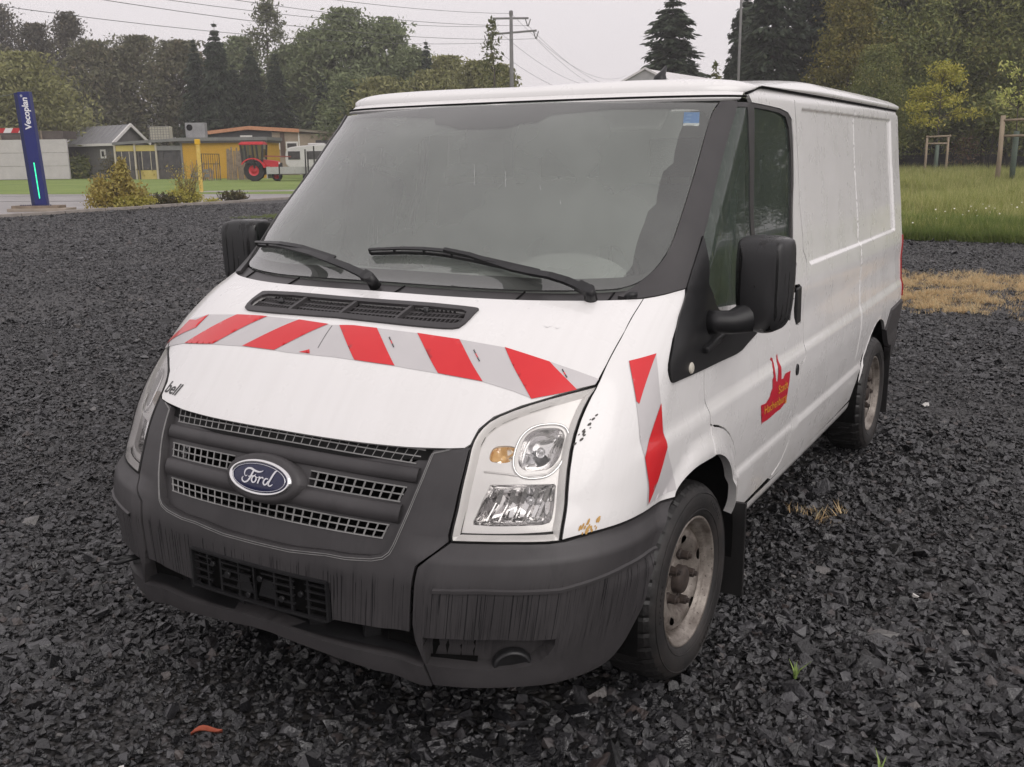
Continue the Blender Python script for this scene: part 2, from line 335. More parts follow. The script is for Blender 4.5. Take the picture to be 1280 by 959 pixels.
'sill':[(2.2903,0.3165),(2.6667,0.3026),(3.2116,0.2756),(3.7732,0.2349),(4.1376,0.2838)],
'reartail':[(4.9873,1.2529),(5.0296,0.8101),(4.8846,0.7664)],
'fuel':[(3.9837,0.9089),(4.0683,0.7309),(3.8992,0.6964)],
'lampfeat':[(0.5345,0.8363),(0.5578,0.8801),(0.6561,0.8784),(0.6605,0.8445),(0.54,0.8384),(0.5638,0.9442),(0.6168,0.9446),(0.6289,0.9003),(0.5759,0.9002),(0.6279,0.9868),(0.7228,0.9888),(0.7403,0.9609),(0.7532,0.8827),(0.6562,0.894),(0.6259,0.9642),(0.5641,0.8389),(0.7579,0.8391),(0.7759,0.7423),(0.5601,0.7424)],
'wl1':[(-0.7762,1.7084),(-0.231,1.6858)],
'cowltop':[(-0.6759,1.5922),(-0.3548,1.5888),(0.0591,1.5943),(0.2017,1.5797),(0.4127,1.5783),(0.7124,1.5914)],
'blue':[(0.7311,2.3375),(0.8091,2.3365),(0.8277,2.2758),(0.7493,2.2785)],
'badge':[(-0.0996,0.7931),(0.0856,0.799),(-0.0038,0.7958)],
'wipL_blade':[(-0.7762,1.7084),(-0.443,1.7239),(-0.2116,1.6751)],
'wipL_arm':[(-0.0182,1.5521),(-0.1621,1.6225),(-0.3634,1.6945),(-0.5372,1.7121)],
'wipR_blade':[(-0.112,1.7208),(0.0324,1.7357),(0.1643,1.7267),(0.4471,1.6539)],
'wipR_arm':[(0.6427,1.5114),(0.5271,1.5901),(0.399,1.6478),(0.2442,1.7106),(0.1398,1.7252)],
'washer':[(0.781,1.5233)],
'crest':[(0.517,1.9249)],
'ind':[(0.5973,0.9169),(0.564,0.9399),(0.6306,0.8943)],
'hb':[(0.6932,0.9346),(0.6427,0.9358),(0.7487,0.9322),(0.677,0.9905),(0.7074,0.8828)],
'lb':[(0.5657,0.8408),(0.7583,0.8372),(0.7791,0.7402),(0.5606,0.7405)],
'grC':[(0.01,0.9231),(0.0204,0.8954),(-0.0324,0.7331),(-0.0288,0.7047),(0.2302,0.8897),(0.2388,0.8609),(0.1921,0.8413),(0.2001,0.8089),(0.1718,0.729),(0.1757,0.7019)],
'doordent':[(2.7037,0.3418)],
'sealines':[(2.1104,0.5748),(2.8934,0.5733),(3.6393,0.5704)],
'mistedge':[(0.7723,2.3595),(0.7535,2.2968),(0.7507,2.2507),(0.7577,2.1716),(0.7687,2.117),(0.736,2.0807),(0.7373,2.0383),(0.7443,1.991),(0.7526,1.9542),(0.7293,1.9242),(0.7302,1.8849),(0.726,1.8396),(0.725,1.8014),(0.7269,1.7628),(0.7327,1.722),(0.7121,1.6656)],
'drips':[(0.0629,2.1104),(0.1041,2.0167),(0.1826,2.0782),(0.2101,2.0108),(0.3189,2.0177),(0.3289,1.9985),(0.4047,1.9612),(0.414,1.9427)]}
# ---------------- panels cut out of a parametric surface ----------------
def inpoly(P,poly):
    x,y=P[:,0],P[:,1];ins=np.zeros(len(P),bool);n=len(poly);j=n-1
    for i in range(n):
        xi,yi=poly[i];xj,yj=poly[j]
        if yi!=yj: ins^=((yi>y)!=(yj>y))&(x<(xj-xi)*(y-yi)/(yj-yi)+xi)
        j=i
    return ins
def resample(poly,step,closed=True):
    out=[];n=len(poly)
    for i in range(n if closed else n-1):
        p=np.array(poly[i],float);q=np.array(poly[(i+1)%n],float);k=max(1,int(np.ceil(np.hypot(*(q-p))/step)))
        for t in range(k): out.append(p+(q-p)*t/k)
    if not closed: out.append(np.array(poly[-1],float))
    return np.array(out)
def smoothpoly(poly,it=1,closed=True,keep=35):
    """corner cutting except at sharp corners"""
    P=np.array(poly,float)
    for _ in range(it):
        n=len(P);out=[]
        for i in range(n):
            a,b,c=P[i-1],P[i],P[(i+1)%n]
            if not closed and i in(0,n-1): out.append(b);continue
            u=b-a;v=c-b;lu=np.hypot(*u);lv=np.hypot(*v)
            if lu<1e-6 or lv<1e-6: out.append(b);continue
            ang=math.degrees(math.acos(np.clip((u@v)/(lu*lv),-1,1)))
            if ang>keep or ang<2: out.append(b)
            else: out+= [b-u*.25,b+v*.25]
        P=np.array(out)
    return P
def area(P): x,y=P[:,0],P[:,1]; return .5*np.sum(x*np.roll(y,-1)-np.roll(x,-1)*y)
def inset(P,g):
    """move a closed 2D outline inward by g"""
    if g==0: return P
    s=1 if area(P)>0 else -1
    a=np.roll(P,1,0);b=np.roll(P,-1,0)
    d1=P-a;d2=b-P
    d1/=np.maximum(np.linalg.norm(d1,axis=1,keepdims=True),1e-9);d2/=np.maximum(np.linalg.norm(d2,axis=1,keepdims=True),1e-9)
    n=np.stack([-(d1+d2)[:,1],(d1+d2)[:,0]],1)*s;n/=np.maximum(np.linalg.norm(n,axis=1,keepdims=True),.3)
    return P+n*g
def patch(poly,holes=(),S=surf,NF=None,off=0.,thick=.006,res=.03,gap=0.,rnd=0,bend=0.,feat=None):
    poly=np.array(poly,float)
    if rnd: poly=smoothpoly(poly,rnd)
    B=inset(resample(poly,res*.8),gap)
    if area(B)<0: B=B[::-1]
    H=[resample(np.array(h,float),res*.6) for h in holes]
    H=[h if area(h)<0 else h[::-1] for h in H]
    mn,mxx=B.min(0),B.max(0)
    gx=np.arange(mn[0]+res*.5,mxx[0],res);gy=np.arange(mn[1]+res*.5,mxx[1],res)
    G=np.stack(np.meshgrid(gx,gy),-1).reshape(-1,2)
    if feat is not None:
        d=np.full(len(G),9.)
        for i in range(0,len(feat),500): d=np.minimum(d,np.min(np.hypot(G[:,None,0]-feat[None,i:i+500,0],G[:,None,1]-feat[None,i:i+500,1]),1))
        G=np.concatenate([G[d>res*.4],feat])
    if len(G):
        ins=inpoly(G,B)
        for h in H: ins&=~inpoly(G,h)
        G=G[ins]
    if len(G):
        allb=np.concatenate([B]+H);ok=np.ones(len(G),bool)
        for i in range(0,len(G),2000):
            d=np.min(np.hypot(G[i:i+2000,None,0]-allb[None,:,0],G[i:i+2000,None,1]-allb[None,:,1]),1);ok[i:i+2000]=d>(res*.45 if feat is None else .006)
        G=G[ok]
    V=np.concatenate([B]+H+[G]) if len(G) else np.concatenate([B]+H)
    E=[];k=0
    for h in [B]+H:
        n=len(h);E+=[(k+i,k+(i+1)%n) for i in range(n)];k+=n
    r=delaunay_2d_cdt([Vector((float(x),float(y))) for x,y in V],E,[],0,1e-7)
    v2=np.array([(p.x,p.y) for p in r[0]]);F=np.array([f for f in r[2] if len(f)==3],int)
    if len(F)==0: return np.zeros((0,3)),[],np.zeros((0,3)),[]
    C=v2[F].mean(1);ins=inpoly(C,B)
    for h in H: ins&=~inpoly(C,h)
    F=F[ins]
    t=v2[F];ar=(t[:,1,0]-t[:,0,0])*(t[:,2,1]-t[:,0,1])-(t[:,2,0]-t[:,0,0])*(t[:,1,1]-t[:,0,1])
    F[ar<0]=F[ar<0][:,::-1];F=F[abs(ar)>1e-10]
    f=(lambda a,v:S(a,v,off))
    P=f(v2[:,0],v2[:,1]);N=nrm(v2[:,0],v2[:,1],f)
    Fl=[tuple(q) for q in F.tolist()];LN=[N[i] for q in Fl for i in q]
    Pl=P.tolist()
    if thick:
        # boundary edges -> skirt
        cnt={}
        for q in Fl:
            for i in range(3):
                e=(q[i],q[(i+1)%3]);cnt[e]=1
        bd=[e for e in cnt if (e[1],e[0]) not in cnt]
        P2=S(v2[:,0],v2[:,1],off-thick)
        mp={}
        def dup(i,low):
            key=(i,low)
            if key not in mp: mp[key]=len(Pl);Pl.append((P2[i] if low else P[i]).tolist())
            return mp[key]
        for a,b in bd:
            q=(dup(b,0),dup(a,0),dup(a,1),dup(b,1));A=np.array(Pl[q[0]]);Bq=np.array(Pl[q[1]]);Cq=np.array(Pl[q[2]])
            n=np.cross(Bq-A,Cq-A);n/=max(np.linalg.norm(n),1e-9)
            Fl.append(q);LN+=[n]*4
    UV={}
    uvs=v2
    base_n=len(v2)
    full=[tuple(q) for q in v2.tolist()]+[(0.,0.)]*(len(Pl)-len(v2))
    if thick:
        for (i,low),k in mp.items(): full[k]=tuple(v2[i].tolist())
    patch.last=full
    return Pl,Fl,LN,full
def mkmesh(name,parts):
    V=[];F=[];LN=[];UV=[]
    for P,Fq,L,uv in parts:
        k=len(V);V+=[tuple(p) for p in P];F+=[tuple(i+k for i in f) for f in Fq];LN+=list(L);UV+=uv
    me=bpy.data.meshes.new(name);me.from_pydata(V,[],F);me.polygons.foreach_set('use_smooth',[True]*len(F));me.update()
    me.normals_split_custom_set([tuple(map(float,n)) for n in LN])
    ul=me.uv_layers.new(name='UVMap');li=np.empty(len(me.loops),int);me.loops.foreach_get('vertex_index',li);ul.data.foreach_set('uv',np.array(UV,float)[li].ravel());return me
def panel(name,poly,m,parent,**k):
    return link(name,mkmesh(name,[patch(poly,**k)]),m,parent)
def mir(poly): return [(-a,v) for a,v in poly]
def sym(half):
    """half outline running centre -> right -> centre; closed over x=0"""
    return list(half)+[(-a,v) for a,v in reversed(half)]
def both(name,poly,m,parent,holes=(),**k):
    r=panel(name,poly,m,parent,holes=holes,**k)
    l=panel(name,mir(poly),m,parent,holes=[mir(h) for h in holes],**k)
    return r,l
def ribbon(line,w=.03,off=-.012,S=surf):
    L=resample(line,.03,False);d=np.gradient(L,axis=0);d/=np.maximum(np.linalg.norm(d,axis=1,keepdims=True),1e-9);n=np.stack([-d[:,1],d[:,0]],1)
    A=L-n*w/2;B=L+n*w/2
    return S(A[:,0],A[:,1],off),S(B[:,0],B[:,1],off)
def decal(mb,poly,off=.001,res=.03,rnd=0):
    P,F,_,_u=patch(poly,off=off,thick=0,res=res,rnd=rnd);mb.add(P,F,True)
def ell(ca,cv,ra,rv,n=24,rot=0,p=2):
    o=[]
    for i in range(n):
        t=2*math.pi*i/n;x=math.copysign(abs(math.cos(t))**(2/p),math.cos(t))*ra;y=math.copysign(abs(math.sin(t))**(2/p),math.sin(t))*rv
        o.append((ca+x*math.cos(rot)-y*math.sin(rot),cv+x*math.sin(rot)+y*math.cos(rot)))
    return o
def frame_at(a,v,off=0.):
    """4x4 matrix: x right along the surface, y up, z out"""
    p=pt(a,v,off);N=nrm(np.array([a]),np.array([v]),base)[0]
    n=Vector(N);up=Vector((0,0,1));x=up.cross(n).normalized();y=n.cross(x)
    M=Matrix((x,y,n)).transposed().to_4x4();M.translation=Vector(p);return M
def on_surface(me,a0,v0,du,dv,off=.0015):
    """map a flat xy mesh (metres) onto the body; du,dv: param step per metre along mesh x,y"""
    n=len(me.vertices);c=np.empty(n*3);me.vertices.foreach_get('co',c);c=c.reshape(-1,3)
    a=a0+c[:,0]*du[0]+c[:,1]*dv[0];v=v0+c[:,0]*du[1]+c[:,1]*dv[1]
    P=surf(a,v,off+c[:,2]*0);me.vertices.foreach_set('co',P.ravel());me.update();return me
# ======================= THE VAN =======================
def paint_mat():
    m,q=nmat('white_paint'); co=q.coord()
    st=q.noise(q.coord((30,1.6,1),'UV'),1.0,4,.65)          # run marks drying down the panels
    drops=q.vor(q.coord((1,1,.8)),170)
    dm=q.ramp(q.noise(q.coord((2,2,1.2)),2.2,4),[(.42,0),(.62,1)])
    z=q.sep(co)[2]; low=q.ramp(z,[(.0,1),(.33,.75),(.62,.12),(1.,0.)])
    dirt=q.math('MULTIPLY',q.ramp(q.noise(co,9,6,.7),[(.35,0),(.75,1)]),low)
    c=q.mix(q.ramp(st,[(.45,0),(.75,.12)]),(.775,.765,.755),(.50,.48,.45))
    c=q.mix(q.math('MULTIPLY',dirt,.5),c,(.40,.36,.31))
    spk=q.ramp(q.noise(co,260,2,.5),[(.78,0),(.82,1)])
    c=q.mix(q.math('MULTIPLY',spk,.03),c,(.33,.28,.22))
    drop=q.math('MULTIPLY',q.ramp(drops,[(.10,1),(.28,0)]),dm)
    runs=q.noise(q.coord((62,.8,1),'UV'),1.0,3,.6); uvx=q.sep(q.coord((1,1,1),'UV')); upm=q.math('MULTIPLY',q.ramp(uvx[1],[(0,0),(1,0)]),0)
    rz_=q.math('MULTIPLY',q.ramp(z,[(0,0),(.5,1)]),1)
    zn=q.math('SUBTRACT',z,1.2); top_=q.math('MULTIPLY',q.math('GREATER_THAN',z,1.24),q.math('GREATER_THAN',q.sep(co)[1],1.36))
    rm=q.math('MULTIPLY',q.ramp(runs,[(.46,0),(.66,1)]),top_)
    b=q.bump(rm,.30,.0012); b=q.bump(q.noise(co,3.2,2),.05,.02,b)
    c=q.mix(q.math('MULTIPLY',rm,.10),c,(.52,.51,.49))
    q.set(col=c,rough=q.ramp(q.noise(co,5,4),[(.3,.22),(.7,.36)]),nor=b,coat=.6,coatr=.08,spec=.45); return m
def plastic_mat():
    """grey weathered bumper plastic with dark wet runs below its crease"""
    m,q=nmat('grey_bumper_plastic'); co=q.coord(); s=q.sep(co); z=s[2]
    stA=q.noise(q.coord((190,2.2,1),'UV'),1.0,3,.55); stB=q.noise(q.coord((330,3.5,1),'UV'),1.0,2,.5)
    lines=q.math('MAXIMUM',q.ramp(stA,[(.54,0),(.60,1)]),q.ramp(stB,[(.56,0),(.64,.7)]))
    zz=q.math('ADD',z,q.math('MULTIPLY',q.math('SUBTRACT',q.noise(q.coord((60,.01,0),'UV'),1,3,.7),.5),.16))
    band=q.math('MULTIPLY',q.ramp(zz,[(.36,0),(.43,1)]),q.ramp(zz,[(.575,1),(.60,.12),(.80,.12),(.84,0)]))
    mask=q.math('MULTIPLY',lines,band)
    base=q.ramp(q.noise(co,4,5),[(.3,(.034,.0315,.033)),(.7,(.056,.0525,.054))])
    blot=q.ramp(q.noise(q.coord((9,9,4)),2,3),[(.60,0),(.66,1)])
    c=q.mix(q.math('MULTIPLY',blot,.25),base,(.025,.024,.025)); c=q.mix(q.math('MULTIPLY',mask,.72),c,(.010,.010,.011))
    q.set(col=c,rough=q.math('SUBTRACT',.52,q.math('MULTIPLY',mask,.30)),spec=.45,nor=q.bump(q.noise(co,500,2),.12,.001)); return m
M={}
M['white']=paint_mat(); M['plastic']=plastic_mat()
M['trim']=vmat('black_pillar_trim',(.030,.028,.029),(.043,.040,.041),6,.42,.06,300,spec=.5,bd=.001)
M['blackplastic']=vmat('black_plastic',(.010,.010,.011),(.018,.018,.019),12,.38,.1,200,bd=.001)
M['grid']=vmat('grey_grille_plastic',(.19,.19,.187),(.29,.285,.28),30,.5,.1,200,bd=.001)
M['rubber']=vmat('rubber',(.008,.008,.008),(.014,.013,.013),20,.6,.2,120,bd=.002)
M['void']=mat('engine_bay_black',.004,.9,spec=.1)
M['dark']=mat('seam_black',.006,.8,spec=.2)
M['chrome']=mat('chrome',(.80,.80,.80),.09,metal=1)
M['redfilm']=vmat('red_reflective_film',(.60,.012,.018),(.66,.02,.025),5,.30,.03,300,bd=.001); NT(M['redfilm']).set(coat=.4)
M['whitefilm']=vmat('white_reflective_film',(.50,.485,.49),(.56,.54,.54),5,.35,.05,350,bd=.001)
M['whiteedge']=mat('film_edge_white',.75,.4)
M['ink']=mat('black_lettering',.02,.45); M['redink']=mat('red_print',(.5,.02,.03),.45)
def glass_mat(name,tint,haze,hazecol,ior=1.5,drops=False,refl=1.0):
    m=bpy.data.materials.new(name);m.use_nodes=True;q=NT(m);q.t.nodes.remove(q.b)
    tr=q.n('ShaderNodeBsdfTransparent');tr.inputs[0].default_value=(*tint,1)
    gl=q.n('ShaderNodeBsdfGlossy');gl.inputs['Roughness'].default_value=.02
    fr=q.n('ShaderNodeFresnel');fr.inputs['IOR'].default_value=ior
    df=q.n('ShaderNodeBsdfDiffuse');df.inputs[0].default_value=(*hazecol,1)
    a=q.n('ShaderNodeMixShader');b=q.n('ShaderNodeMixShader')
    co=q.coord()
    hz=q.noise(q.coord((1,1,.7)),2.5,3)
    h=q.math('MULTIPLY',q.ramp(hz,[(.3,.65),(.7,1.)]),haze)
    if drops:
        vd=q.vor(q.coord((1,1,.6)),95); dm=q.ramp(q.noise(co,6,3),[(.40,0),(.55,1)])
        run=q.ramp(q.noise(q.coord((40,40,1.2)),1,3),[(.60,0),(.68,1)])
        dd=q.math('MULTIPLY',q.ramp(vd,[(.10,1),(.2,0)]),dm)
        nb=q.bump(dd,.8,.004);nb=q.bump(run,.35,.003,nb)
        q.l(nb,gl.inputs['Normal']);q.l(nb,fr.inputs['Normal'])
        h=q.math('ADD',h,q.math('ADD',q.math('MULTIPLY',dd,.30),q.math('MULTIPLY',run,.05)))
    q.l(h,a.inputs[0]);q.l(tr.outputs[0],a.inputs[1]);q.l(df.outputs[0],a.inputs[2])
    f=q.math('MULTIPLY',fr.outputs[0],refl,clamp=True)
    q.l(f,b.inputs[0]);q.l(a.outputs[0],b.inputs[1]);q.l(gl.outputs[0],b.inputs[2]);q.l(b.outputs[0],q.o.inputs[0]);return m
M['wsglass']=glass_mat('windscreen_glass',(.86,.90,.87),.13,(.62,.65,.61),1.55,refl=1.75)
M['mist']=glass_mat('condensation',(1,1,1),.33,(.84,.87,.83),1.0)
M['sideglass']=glass_mat('side_window_glass',(.68,.77,.71),.12,(.34,.44,.37),1.5,True)
M['lens']=glass_mat('clear_lens',(.97,.97,.96),.03,(.75,.72,.68),1.35)
M['bezel']=vmat('lamp_bezel_satin',(.76,.74,.73),(.84,.82,.81),8,.28,.03,100); NT(M['bezel']).set(metal=.15)
m,q=nmat('faceted_reflector');co=q.coord();fc=q.vor(q.coord((26,26,20)),1.0,'F1','Color',.8);q.set(col=(.74,.73,.73),metal=1,rough=.10,nor=q.bump(fc,1.0,.02));M['facet']=m
M['amber']=mat('amber_bulb',(.90,.60,.28),.12,emit=(1,.5,.12),es=.12); M['ambref']=mat('pale_amber_reflector',(.88,.84,.78),.12,metal=1)
M['navy']=mat('badge_navy',(.004,.007,.045),.25,coat=.3,coatr=.05); M['silver']=mat('badge_silver',(.72,.72,.74),.22,metal=.8)
M['dash']=vmat('dashboard_plastic',(.33,.335,.325),(.42,.425,.41),3,.6,.1,60)
M['seat']=vmat('grey_seat_cloth',(.07,.073,.078),(.11,.115,.12),12,.9,.3,150)
M['bulk']=vmat('grey_bulkhead',(.64,.64,.63),(.72,.72,.71),2,.6,.05,20)
M['liner']=vmat('interior_lining',(.48,.48,.46),(.54,.54,.52),2,.8,.1,40)
m,q=nmat('dirty_steel_wheel');co=q.coord();n1=q.noise(co,14,6,.7);n2=q.noise(co,90,3,.6)
c=q.mix(q.ramp(n1,[(.35,0),(.68,1)]),(.30,.27,.24),(.085,.066,.054));c=q.mix(q.ramp(n2,[(.62,0),(.70,1)]),c,(.035,.022,.018))
q.set(col=c,rough=.42,metal=.35,nor=q.bump(n2,.2,.002));M['wheel']=m
M['hub']=vmat('rusty_hub',(.022,.017,.016),(.055,.040,.032),40,.7,.5,120,bd=.003)
m,q=nmat('muddy_tyre');co=q.coord();n1=q.noise(co,7,5,.7);c=q.mix(q.ramp(n1,[(.40,0),(.75,.8)]),(.011,.0105,.0105),(.038,.032,.029))
q.set(col=c,rough=.62,nor=q.bump(q.noise(co,80,3),.25,.003));M['tyre']=m
M['tread']=vmat('wet_tread_rubber',(.009,.009,.009),(.018,.017,.017),25,.45,.2,90)

van=empty('van',(0,0,0),'white panel van with red and white warning stripes on its bonnet, parked on black gravel','van')
pa=dict(parent=van)
# ---- bonnet ----
h=BK['hood']; i_r=[i for i,p in enumerate(h) if p[0]<.03]
hv0=.905;hood_half=[(0,.922),(.10,.9212),(.23,.920),(.35,.920),(.44,.9235)]+h[4:-3]
hood_half=[p for p in hood_half]
hood_half=hood_half+[(.10,1.521),(0,1.523)]
vent_in=[(0.,1.428),(.22,1.425),(.32,1.413),(.338,1.40),(.346,1.365),(.343,1.345),(.33,1.337),(.20,1.345),(.0,1.352)]
vent_out=[(0.,1.452),(.2,1.452),(.30,1.440),(.352,1.430),(.3605,1.424),(.3605,1.35),(.350,1.322),(.33,1.314),(.25,1.318),(.14,1.325),(0,1.330)]
VI=sym(vent_in);VO=sym(vent_out)
bonnet=panel('bonnet',sym(hood_half),M['white'],van,holes=[[(a*1.022,1.385+(v-1.385)*1.22) for a,v in VI]],res=.022,gap=.0025,thick=.012,rnd=0)
vf=panel('bonnet_vent',VO,M['plastic'],bonnet,holes=[VI],off=.007,thick=.009,res=.02,rnd=1)
mb=MB()
# vent grid: three rows, four bays
def vent_edge(v):  # half-width of the opening at level v
    return float(np.interp(v,[1.337,1.345,1.365,1.40,1.425],[.325,.340,.343,.336,.30]))
mbv=MB()
for k,v in enumerate((1.352,1.378,1.404,1.428)):
    e=vent_edge(v);A=np.linspace(-e,e,40)
    if k in(1,2):
        P=[[tuple(surf(np.array([a]),np.array([v+dv]),of)[0]) for a in A] for dv,of in ((-.004,-.006),(.004,-.006),(.004,-.014),(-.004,-.014))]
        mbv.grid(P,False,True)
for a in np.arange(-.345,.35,.0125):
    bay=min(abs(a-b) for b in(-.17,0,.17))<.007
    if bay: continue
    for r in range(3):
        v0=1.352+r*.026;v1=v0+.024
        if abs(a)>vent_edge(v0+.012)-.008: continue
        mbv.bar(pt(a,v0,-.012),pt(a+.002,v1,-.012),.0035,.012)
for b in(-.17,0,.17): mbv.bar(pt(b-.004,1.344,-.001),pt(b+.004,1.432,-.001),.012,.014)
mbv.m=1
mbv.tube([pt(-.245,1.392,.004),pt(-.245,1.40,-.02)],.009,10);mbv.tube([pt(.22,1.415,.006),pt(.22,1.41,-.02)],.009,10)
mbv.build('vent_grid',[M['plastic'],M['blackplastic']],bonnet)
panel('vent_well',VO,M['void'],bonnet,off=-.045,thick=0,res=.05)
# ---- warning film on the bonnet ----
def interp_edge(line,a):
    L=sorted(line);return float(np.interp(a,[p[0] for p in L],[p[1] for p in L]))
def film_piece(mb,quad,mi): mb.m=mi; decal(mb,quad,.0012+.0016*(mi>0),.014)
film=MB()
top=BK['stripe_hoodR_top'];bot=BK['stripe_hoodR_bot'];cut=BK['stripe_cuts']
topf=[(0.002,interp_edge(top,.02))]+list(top); lamp_cut=BK['stripe_low_edge']
outer=[(0.0,top[0][1])]+list(top[1:])+[(.797,1.118),(.74,1.106),(.685,1.0905),(.652,1.083)]+[p for p in reversed(bot[:-1])]+[(0.0,bot[0][1]-.002)]
film_piece(film,outer,0)
C=cut
quads=[(C[0],C[2],C[3],C[1]),(C[4],C[6],C[7],C[5]),(C[8],C[10],C[11],C[9])]
def stripquad(t0,t1,b1,b0,TOP,BOT):
    P=[]
    for t in np.linspace(0,1,6): a=t0[0]+(t1[0]-t0[0])*t;P.append((a,interp_edge(TOP,a)-.0005))
    for t in np.linspace(0,1,6): a=b1[0]+(b0[0]-b1[0])*t;P.append((a,interp_edge(BOT,a)+.0005))
    return P
for q4 in quads[:2]: film_piece(film,stripquad(*q4,top,bot),1)
film_piece(film,[quads[2][0],((quads[2][0][0]+quads[2][1][0])/2,interp_edge(top,(quads[2][0][0]+quads[2][1][0])/2)),quads[2][1],(.745,1.1035),(.70,1.093),(.652,1.083),quads[2][3]],1)
# left half
tl=BK['stripeL_top'];bl=BK['stripeL_bot'];cl=BK['stripeL_cuts']
tl2=[(0,top[0][1])]+list(tl)+[];
outerL=[(0.0,top[0][1])]+list(tl[1:])+[bl[-1]]+[p for p in reversed(bl[:-1])]+[(0,bot[0][1]-.002)]
film_piece(film,outerL,0)
for k in(0,4):
    t0,b0,t1,b1=cl[k],cl[k+1],cl[k+2],cl[k+3]; film_piece(film,stripquad(t0,t1,b1,b0,tl,bl),1)
film_piece(film,[cl[8],(cl[8][0]*.5+tl[-1][0]*.5,tl[-1][1]+.01),tl[-1],(tl[-1][0]-.03,tl[-1][1]-.05),cl[9],(cl[9][0]+.035,cl[9][1]+.02),(cl[8][0]-.02,cl[8][1]-.06)],1)
film_piece(film,[(-.045,bot[0][1]+.004),(-.018,bot[0][1]+.018),(-.010,bot[0][1]+.003)],1)
# tiny maker's print along the stripe edges
film.m=2
for (t,b) in ((C[2],C[3]),(C[6],C[7]),(C[10],C[11])):
    for k in range(9):
        f=.30+k*.030;a=t[0]+(b[0]-t[0])*f+.018;v=t[1]+(b[1]-t[1])*f+.006
        if k in(3,4,5): film.m=1
        decal(film,[(a,v),(a+.0028,v+.001),(a+.0040,v-.003),(a+.0012,v-.004)],.0034,.01);film.m=2
for k in range(22):
    f=k/22;a=0.0+.004-.028*f*0;v=top[0][1]-.004-f*(top[0][1]-bot[0][1]-.03)
    decal(film,[(a-.001,v),(a+.001,v),(a+.001,v-.003),(a-.001,v-.003)],.0022,.01)
film.build('warning_stripe',[M['whitefilm'],M['redfilm'],M['ink']],bonnet)
# lettering on the bonnet corner
b0=BK['bell'][0]
def put_text(body,size,origin,e1,e2,m,name,parent,shear=0,bold=0,off=.0015,space=1):
    """e1/e2: (a,v) step per metre of text x / y"""
    me=textmesh(body,size,shear,0,bold,space);on_surface(me,origin[0],origin[1],e1,e2,off);return link(name,me,m,parent)
put_text('bell',.046,(-.500,.952),(1.25,.03),(.15,1.25),M['ink'],'lettering',bonnet,shear=.3,bold=.0006,space=1.0)
# ---- dents' scratches: paint scuffs on the bonnet ----
sc=MB()
for (px,py,L) in ((.565,1.345,.03),(.60,1.338,.02)):
    decal(sc,[(px,py),(px+L*.5,py-.010),(px+L,py-.003),(px+L*.5,py-.013)],.0012,.01)
sc.build('scratch',mat('grey_scuff',.55,.5),bonnet)
# ---- wings (front fenders) ----
fp=BK['fender']
fR,fL=both('front_wing',fp,M['white'],van,res=.02,gap=.002,thick=.012,rnd=1)
def yvb(y,z):
    v=float(v_of_z(np.array(z)));return (float(a_of_y(y,v)),v)
arch=[yvb(.422*math.cos(t),.33+.422*math.sin(t)) for t in np.radians(np.linspace(14,79,18))]+[yvb(.508*math.cos(t),.33+.508*math.sin(t)) for t in np.radians(np.linspace(80,7,18))]
both('wheel_arch_trim',arch,M['white'],van,res=.015,gap=.001,thick=.03,off=.003,rnd=0)
# stone chips, rust and scrape marks on the left wing
mk=MB()
r0=BK['rust'][0]
rr=random.Random(3)
for k in range(26):
    a=r0[0]+rr.gauss(0,.016);v=r0[1]-.012+abs(rr.gauss(0,.014));s=rr.uniform(.0012,.006);decal(mk,ell(a,v,s,s*rr.uniform(.6,1.8),7),.0015,.01)
mk.m=1
s0=BK['scratch'][0]
for k in range(15):
    t=rr.random();a=s0[0]+(-.012+.045*t)+rr.gauss(0,.006);v=s0[1]-.03+.07*t+rr.gauss(0,.008);s=rr.uniform(.0012,.005);decal(mk,ell(a,v,s*1.6,s,6,rr.uniform(.3,1.2)),.0015,.01)
mk.build('scrape',[vmat('rust_spots',(.45,.25,.07),(.60,.38,.14),60,.8),mat('scrape_grey',(.07,.065,.06),.7)],fR)
# stripe on the wing: follows the wing's creases
fs=BK['fs'];fc=BK['fs_cut'];fm=MB()
film_piece(fm,fs,0)
film_piece(fm,[fs[0],fc[0],fc[1],fc[2]],1)
film_piece(fm,[fc[3],fc[4],fc[5],fs[-5],fs[-5],(fs[8][0]+.002,fs[8][1]+.004),fc[7],fc[6]] if False else [fc[3],fc[6],fc[7],fs[9],fc[5],fc[4]],1)
fm.build('warning_stripe',[M['whitefilm'],M['redfilm']],fR)
fm2=MB()
film_piece(fm2,mir(fs),0);film_piece(fm2,mir([fs[0],fc[0],fc[1],fc[2]]),1);film_piece(fm2,mir([fc[3],fc[6],fc[7],fs[9],fc[5],fc[4]]),1)
fm2.build('warning_stripe',[M['whitefilm'],M['redfilm']],fL)
# ---- black pillars, sails, cowl, windscreen ----
both('pillar_trim',BK['pillar'],M['trim'],van,res=.025,gap=.001,thick=.012,off=.003,rnd=1)
wo_=BK['wsouter'];half=[(0,2.405)]+[p for p in wo_[:-3]]
half=half[:-1]+[(.25,1.584),(.12,1.588),(0,1.590)]
ws=panel('windscreen',sym(half),M['wsglass'],van,res=.035,gap=.004,thick=0,off=-.001,rnd=1)
wc=BK['wsclear'];ch=[(0,2.335),(.16,2.335),(.30,2.338)]+list(wc[:-1])+[(.25,1.66),(.12,1.666),(0,1.668)]
